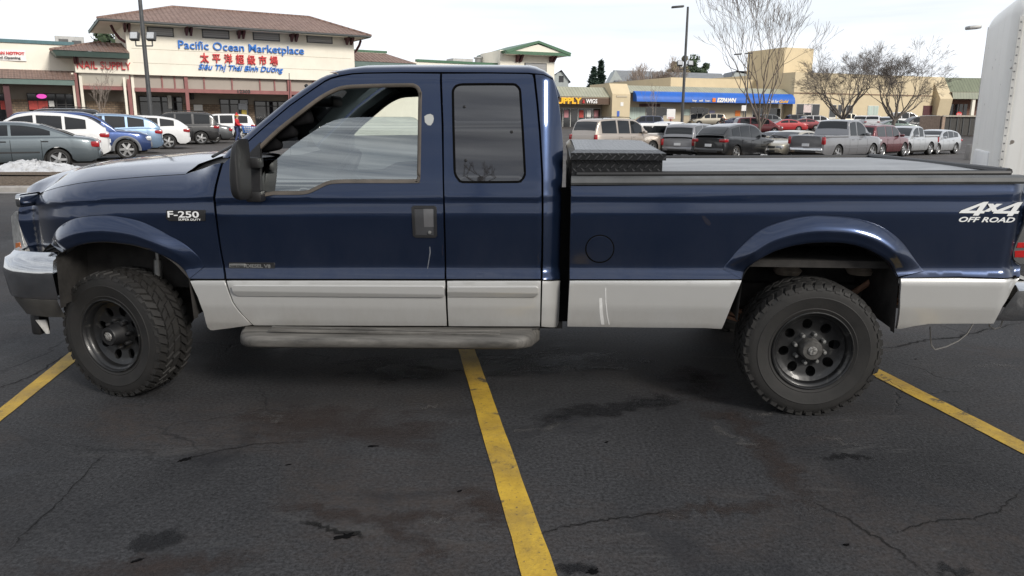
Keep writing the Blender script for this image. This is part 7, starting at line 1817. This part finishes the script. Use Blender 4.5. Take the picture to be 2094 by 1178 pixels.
# ---------------------------------------------------------------- lamp posts, signs
def lamp_post(px, d, top_z, r_, label, floods=None, heads=None, base_z=None, group="lamp posts of the parking lot", mat=M_DGREY):
    p = far(px, d)
    t = empty("lamp_post", p, 0, label, "lamp post", group); h = top_z - p.z
    MB().tube([(0, 0, 0), (0, 0, h * .5), (0, 0, h)], [r_ * 1.15, r_, r_ * .8], 10).build("post", mat, t, 50)
    MB().lathe([(0, .75), (.30, .75), (.32, .70), (.34, -.3)], 20, 'z').build("concrete_base", m_conc, t, 40)
    if floods is not None:
        zf = floods - p.z; w_ = .48
        MB().tube([(-w_, 0, zf), (w_, 0, zf)], .04, 6).build("cross_arm", mat, t, 40)
        for s_ in (-1, 1):
            MB().tube([(s_ * w_, 0, zf), (s_ * w_, 0, zf + .32)], .035, 6).build("arm", mat, t)
            f_ = MB().rbox(-.25, .25, -.14, .14, -.24, .24, .04, 2, Matrix.Translation((s_ * w_, -.05, zf + .52)) @ Matrix.Rotation(R(-18), 4, 'X')).build("flood_lamp", mat, t, 40)
            MB().rbox(-.20, .20, -.165, -.13, -.19, .19, .02, 1, Matrix.Translation((s_ * w_, -.05, zf + .52)) @ Matrix.Rotation(R(-18), 4, 'X')).build("lens", M_HLAMP, f_)
    if heads:
        for (dx, w_) in heads:
            MB().rbox(dx - w_ / 2, dx + w_ / 2, -.22, .22, h - .05, h + .12, .05, 2, Matrix.Rotation(R(-5), 4, 'Y')).build("lamp_head", mat, t, 40)
    return t
lamp_post(309, 46, 12.5, .115, "dark lamp post in front of the supermarket with two small floodlights", floods=at(300, 94, 46).z)
lamp_post(1395, 72, at(1408, 14, 72).z, .125, "tall dark lamp post with flat head near the pawn shop awning", floods=at(1400, 142, 72).z, heads=[(.1, 1.1)])
lamp_post(1524, 108, at(1531, 110, 108).z, .08, "shorter lamp post with two heads seen through the young tree", heads=[(-.75, 1.0), (.75, 1.0)])
lamp_post(1998, 40, at(2018, 56, 40).z, .065, "thin grey lamp post beside the white trailer", heads=[(-.22, .62)], mat=M_GREYU)
def sign_on_post(px, d, y0, y1, w_px, col, label, text=None, tcol=None, octagon=False, name="sign", cat="sign", postmat=M_DGREY):
    p = far(px, d); t = empty(name, p, 0, label, cat)
    zt_ = at(px, y0, d).z - p.z; zb_ = at(px, y1, d).z - p.z; w_ = w_px / FPX * d
    MB().box(-.05, .05, -.04, .04, -.1, zb_ + .1 if not octagon else (zt_ + zb_) / 2).build("post", postmat, t)
    if octagon:
        zc = (zt_ + zb_) / 2; r_ = w_ / 2 * 1.08
        MB().prism([(r_ * math.cos(a), zc + r_ * math.sin(a)) for a in [math.pi / 8 + k * math.pi / 4 for k in range(8)]], lambda u, v, q: (u, q, v), -.08, -.05).build("panel", col, t)
    else: MB().rbox(-w_ / 2, w_ / 2, -.08, -.045, zb_, zt_, .01, 1).build("panel", col, t)
    if text:
        lines = text.split("|"); hh = (zt_ - zb_) / (len(lines) + .6)
        for i, s_ in enumerate(lines):
            o = text_mesh("lettering", s_, hh * .8, .004, tcol, t, Matrix.Identity(4), .004, align='CENTER')
            xs_ = [q.co.x for q in o.data.vertices]; k = min(1.6, w_ * .82 / (max(xs_) - min(xs_)))
            o.data.transform(Matrix.Diagonal((k, 1, 1, 1))); o.data.transform(Matrix.Translation((0, -.09, zt_ - hh * (i + 1.05))) @ Matrix(((1, 0, 0, 0), (0, 0, -1, 0), (0, 1, 0, 0), (0, 0, 0, 1))))
    return t
sign_on_post(1371.5, 60, 223, 243, 17, M_WHL2, "white board with small red writing above the white pickup", None, None, name="notice_board")
nb = [o for o in COL.objects if o.name.startswith("notice_board")][0]
for k, wd in enumerate((.42, .32, .44, .36)): MB().box(-wd / 2, wd / 2, -.090, -.081, 2.12 - .16 * k - .02 + .35 * 0, 2.12 - .16 * k + .02).build("red_writing_line", M_REDL, nb)
sign_on_post(1519.5, 100, 215.5, 227, 9, M_WHL2, "small white parking sign on a black post before the pawn shop")
sign_on_post(1960, 112, 228.5, 240.5, 11, pm("stop_sign_red", (.62, .03, .03), .45, var=.05), "red octagonal stop sign by the green roofed store", "STOP", M_WHL2, octagon=True, name="stop_sign")
p = far(1916, 90); t = empty("marker_post", p, 0, "short white post in the far row left of the bin enclosure", "post"); MB().tube([(0, 0, 0), (0, 0, 1.35)], .16, 10).lathe([(0, 1.45), (.16, 1.36)], 10, 'z').build("post", M_WHL2, t, 40)
p = ground(1915, 272); t = empty("yellow_barrier", p, .2, "yellow block beside the bin enclosure", "barrier"); MB().prism([(-.55, 0), (.55, 0), (.5, .5), (.38, .72), (-.38, .72), (-.5, .5)], lambda u, v, q: (u, q, v), -.3, .3).build("block", pm("yellow_plastic", (.80, .50, .03), .5, var=.08), t); MB().box(.2, .5, -.33, -.305, .05, .25).build("label", M_WHL2, t)
# stakes and pipes at the young tree
tb_ = ground(1549, 321)
def pole(name, pa, pb, d0, d1, r_, mat, label):
    a, b = at(*pa, d0), at(*pb, d1); t = empty(name, a, 0, label, "stake" if "stake" in name else "pole"); MB().tube([(0, 0, 0), tuple(b - a)], r_, 8).build("shaft", mat, t, 40); return t
dd = tb_.y
pole("tree_stake", (1483, 326), (1469, 281), dd - 1.0, dd - 1.0, .05, barkmat("stake_wood", (.14, .10, .07), (.22, .16, .12)), "leaning brown wooden stake on the snowy island")
pole("plastic_pipe", (1475, 289), (1511, 273), dd - 1.05, dd - .8, .045, M_WHL2, "white pipe leaning off the brown stake")
pole("marker_pole", (1551, 307), (1552, 269), dd - .6, dd - .6, .045, M_WHL2, "upright white pole right of the young tree trunk")

# islands and snow
b_ = ground(1530, 328); island("tree_island", b_.x, b_.y - .2, 4.2, 1.5)
snow_pile(ground(1478, 322).x, ground(1478, 322).y, .85, .6, .40, 3, "small white snow heap at the foot of the brown stake", group="snow heaps on the tree island")
snow_pile(ground(1530, 324).x, ground(1530, 324).y, .9, .55, .26, 6, "low snow heap left of the young tree trunk", group="snow heaps on the tree island")
snow_pile(ground(1562, 325).x, ground(1562, 325).y, .45, .4, .20, 9, "smallest snow heap right of the young tree trunk", group="snow heaps on the tree island")
p = ground(20, 378); island("left_island", p.x - 1.6, p.y + .4, 4.6, 2.3)
p = ground(40, 372); snow_pile(p.x - .5, p.y + 1.7, 1.9, .7, .30, 14, "crumbled white snow pile on the mulch bed left of the bonnet", z0=.12)

# ---------------------------------------------------------------- people
M_SKIN = pm("skin", (.42, .25, .17), .55, var=.1)
def skin_fig(bones, rad, name, mat, parent, sub=1):
    """bones: list of (child, parent, position) ; grown with a Skin modifier"""
    idx = {n: i for i, (n, p, q) in enumerate(bones)}
    me = bpy.data.meshes.new("tmp"); me.from_pydata([q for n, p, q in bones], [(idx[p], idx[n]) for n, p, q in bones if p], [])
    o = bpy.data.objects.new("tmp", me); COL.objects.link(o); o.modifiers.new("s", 'SKIN'); sb = o.modifiers.new("u", 'SUBSURF'); sb.levels = sub; sb.render_levels = sub
    if not me.skin_vertices: bpy.context.view_layer.objects.active = o; bpy.ops.mesh.customdata_skin_add()
    for i, (n, p, q) in enumerate(bones):
        r_ = rad[n]; me.skin_vertices[0].data[i].radius = (r_, r_) if not hasattr(r_, '__len__') else r_
        me.skin_vertices[0].data[i].use_root = (p is None)
    dg = bpy.context.evaluated_depsgraph_get(); dg.update(); m2 = bpy.data.meshes.new_from_object(o.evaluated_get(dg)); bpy.data.objects.remove(o); bpy.data.meshes.remove(me)
    m2.name = name; m2.materials.clear(); m2.materials.append(mat); m2.shade_smooth(); return link(bpy.data.objects.new(name, m2), parent)
def person(pos, head, h, coat, trousers, label, hat=None, push=False, hair=M_CARTRIM):
    t = empty("person", pos, R(head), label, "person"); k = h / 1.72; S_ = lambda q: (q[0] * k, q[1] * k, q[2] * k)
    ax_ = .34 if push else .05; az_ = 1.02 if push else .86; ex = .06 if push else -.02
    B = [("pelvis", None, (0, 0, .95)), ("waist", "pelvis", (0, 0, 1.10)), ("chest", "waist", (.02, 0, 1.32)), ("neck", "chest", (.02, 0, 1.47)), ("head", "neck", (.04, 0, 1.60)), ("crown", "head", (.04, 0, 1.68))]
    for s_, n in ((1, "l"), (-1, "r")):
        st = .12 * s_
        B += [("hip" + n, "pelvis", (0, .10 * s_, .90)), ("knee" + n, "hip" + n, (.05 + st * .3, .10 * s_, .50)), ("ank" + n, "knee" + n, (-.03 + st, .10 * s_, .09)), ("toe" + n, "ank" + n, (.13 + st, .11 * s_, .04)),
              ("sho" + n, "chest", (.01, .19 * s_, 1.40)), ("elb" + n, "sho" + n, (ex, .25 * s_, 1.14)), ("wri" + n, "elb" + n, (ax_, .22 * s_, az_)), ("han" + n, "wri" + n, (ax_ + .08, .21 * s_, az_ - .02))]
    B = [(n, p, S_(q)) for n, p, q in B]
    rad = dict(pelvis=.135, waist=.13, chest=.15, neck=.058, head=.092, crown=.075)
    for n in "lr": rad.update({"hip" + n: .09, "knee" + n: .062, "ank" + n: .045, "toe" + n: .04, "sho" + n: .062, "elb" + n: .048, "wri" + n: .034, "han" + n: .036})
    rad = {n: v * k for n, v in rad.items()}
    body = skin_fig(B, rad, "body", M_SKIN, t)
    keep = lambda names: [(n, p if p in names else None, q) for n, p, q in B if n in names]
    up_ = ["pelvis", "waist", "chest", "shol", "elbl", "wril", "shor", "elbr", "wrir"]
    skin_fig(keep(up_), {n: rad[n] * 1.22 + .012 for n in up_}, "jacket", coat, t)
    lo_ = ["pelvis", "hipl", "kneel", "ankl", "hipr", "kneer", "ankr"]; skin_fig(keep(lo_), {n: rad[n] * 1.14 + .008 for n in lo_}, "trousers", trousers, t)
    for s_ in (1, -1): MB().rbox((-.09 + .12 * s_) * k, (.19 + .12 * s_) * k, (.10 * s_ - .05) * k, (.10 * s_ + .05) * k, 0, .10 * k, .03, 2).build("shoe", M_CARTRIM, t, 50)
    hm = MB().lathe([(.112, -.03), (.118, .03), (.10, .085), (.06, .115), (0, .122)], 20, 'z', (.02 * k, 0, 1.655 * k)); hm.build("hat" if hat else "hair", hat or hair, t, 60)
    if hat: MB().lathe([(.119, -.035), (.126, -.02), (.126, .005), (.119, .02)], 20, 'z', (.02 * k, 0, 1.655 * k)).build("hat_band", pm("yellow_knit", (.6, .42, .08), .8), t, 60); MB().lathe([(0, -.05), (.05, 0), (0, .05)], 10, 'z', (.02 * k, 0, 1.81 * k)).build("hat_bobble", M_REDL, t, 60)
    MB().lathe([(0, -.015), (.016, 0), (0, .02)], 8, 'x', (.148 * k, 0, 1.595 * k)).build("nose", M_SKIN, body, 60)
    for s_ in (1, -1): MB().lathe([(0, -.01), (.012, 0), (0, .01)], 8, 'x', (.128 * k, .035 * s_ * k, 1.625 * k)).build("eye", M_CARTRIM, body, 60)
    return t
pp = at(487, 290, 48); pp.z = gz(pp.x, pp.y)
person(pp, 8, 1.70, pm("red_jacket", (.52, .02, .03), .8, var=.15, scale=5), pm("blue_jeans", (.05, .07, .16), .85, var=.2), "person in red jacket and red knit hat pushing a shopping cart", hat=M_REDL, push=True)
ct = empty("shopping_cart", (pp.x + .80, pp.y - .02, pp.z), R(8), "blue shopping cart pushed by the person in red", "shopping cart")
M_CARTB = pm("blue_cart_plastic", (.05, .16, .45), .5, var=.1)
bk = MB(); b0 = [(-.36, -.24, .62), (.42, -.19, .60), (.42, .19, .60), (-.36, .24, .62)]; b1 = [(-.44, -.30, 1.02), (.52, -.24, .94), (.52, .24, .94), (-.44, .30, 1.02)]
for i in range(4):
    j = (i + 1) % 4
    for q in range(9):
        a = Vector(b0[i]).lerp(Vector(b0[j]), q / 8); c_2 = Vector(b1[i]).lerp(Vector(b1[j]), q / 8); bk.tube([a, c_2], .012, 4)
    for q in (0, .33, .66, 1): bk.tube([Vector(b0[i]).lerp(Vector(b1[i]), q), Vector(b0[j]).lerp(Vector(b1[j]), q)], .014, 4)
bk.build("basket", M_CARTB, ct); fr_ = MB()
for s_ in (-1, 1): fr_.tube([(-.46, s_ * .27, 1.04), (-.40, s_ * .24, .60), (-.38, s_ * .23, .14), (.40, s_ * .18, .20), (.42, s_ * .18, .60)], .014, 6)
fr_.tube([(-.47, -.28, 1.05), (-.47, .28, 1.05)], .02, 6); fr_.build("frame", M_STEEL, ct)
for x in (-.36, .38):
    for s_ in (-1, 1): MB().lathe([(.062, -.015), (.065, 0), (.062, .015)], 14, 'y', (x, s_ * .21, .065)).build("wheel", M_CARTRIM, ct, 40)
MB().rbox(-.3, .0, -.15, .15, .63, .98, .04, 2).rbox(.05, .35, -.12, .12, .63, .92, .04, 2).build("shopping_bags", pm("pale_bag", (.55, .56, .58), .7, var=.15), ct, 40)
pp = far(1478, 100); person(pp, -90, 1.75, M_CARTRIM, M_CARTRIM, "person in black standing outside the pawn shop")

# ---------------------------------------------------------------- small litter on the asphalt
rng = random.Random(77); LIT = pm("tar_crumb", (.004, .004, .0045), .95, var=.3, spec=.05)
for i, (px, py, s_) in enumerate(((380, 940, .085), (764, 913, .06), (708, 1097, .10), (1212, 1170, .07), (590, 951, .03), (1872, 735, .02), (1240, 905, .025), (280, 1148, .05), (940, 1005, .03), (1730, 1115, .035))):
    p = ground(px, py); n = 19; a0 = rng.uniform(0, 3); pl = []
    for k in range(n):
        a = 2 * math.pi * k / n; r_ = s_ * .55 * rng.uniform(.25, 1.0); pl.append((r_ * math.cos(a) * 1.0, r_ * .42 * math.sin(a)))
    o = MB().prism(pl, lambda u, v, q: (u, v, q), .001, .0045).build("tar_crumb", LIT, None, loc=p); o.rotation_euler = (0, 0, a0 * .3)
    tag(o, "loose dark flake of broken tar lying on the asphalt", "debris", "flakes of tar on the asphalt")
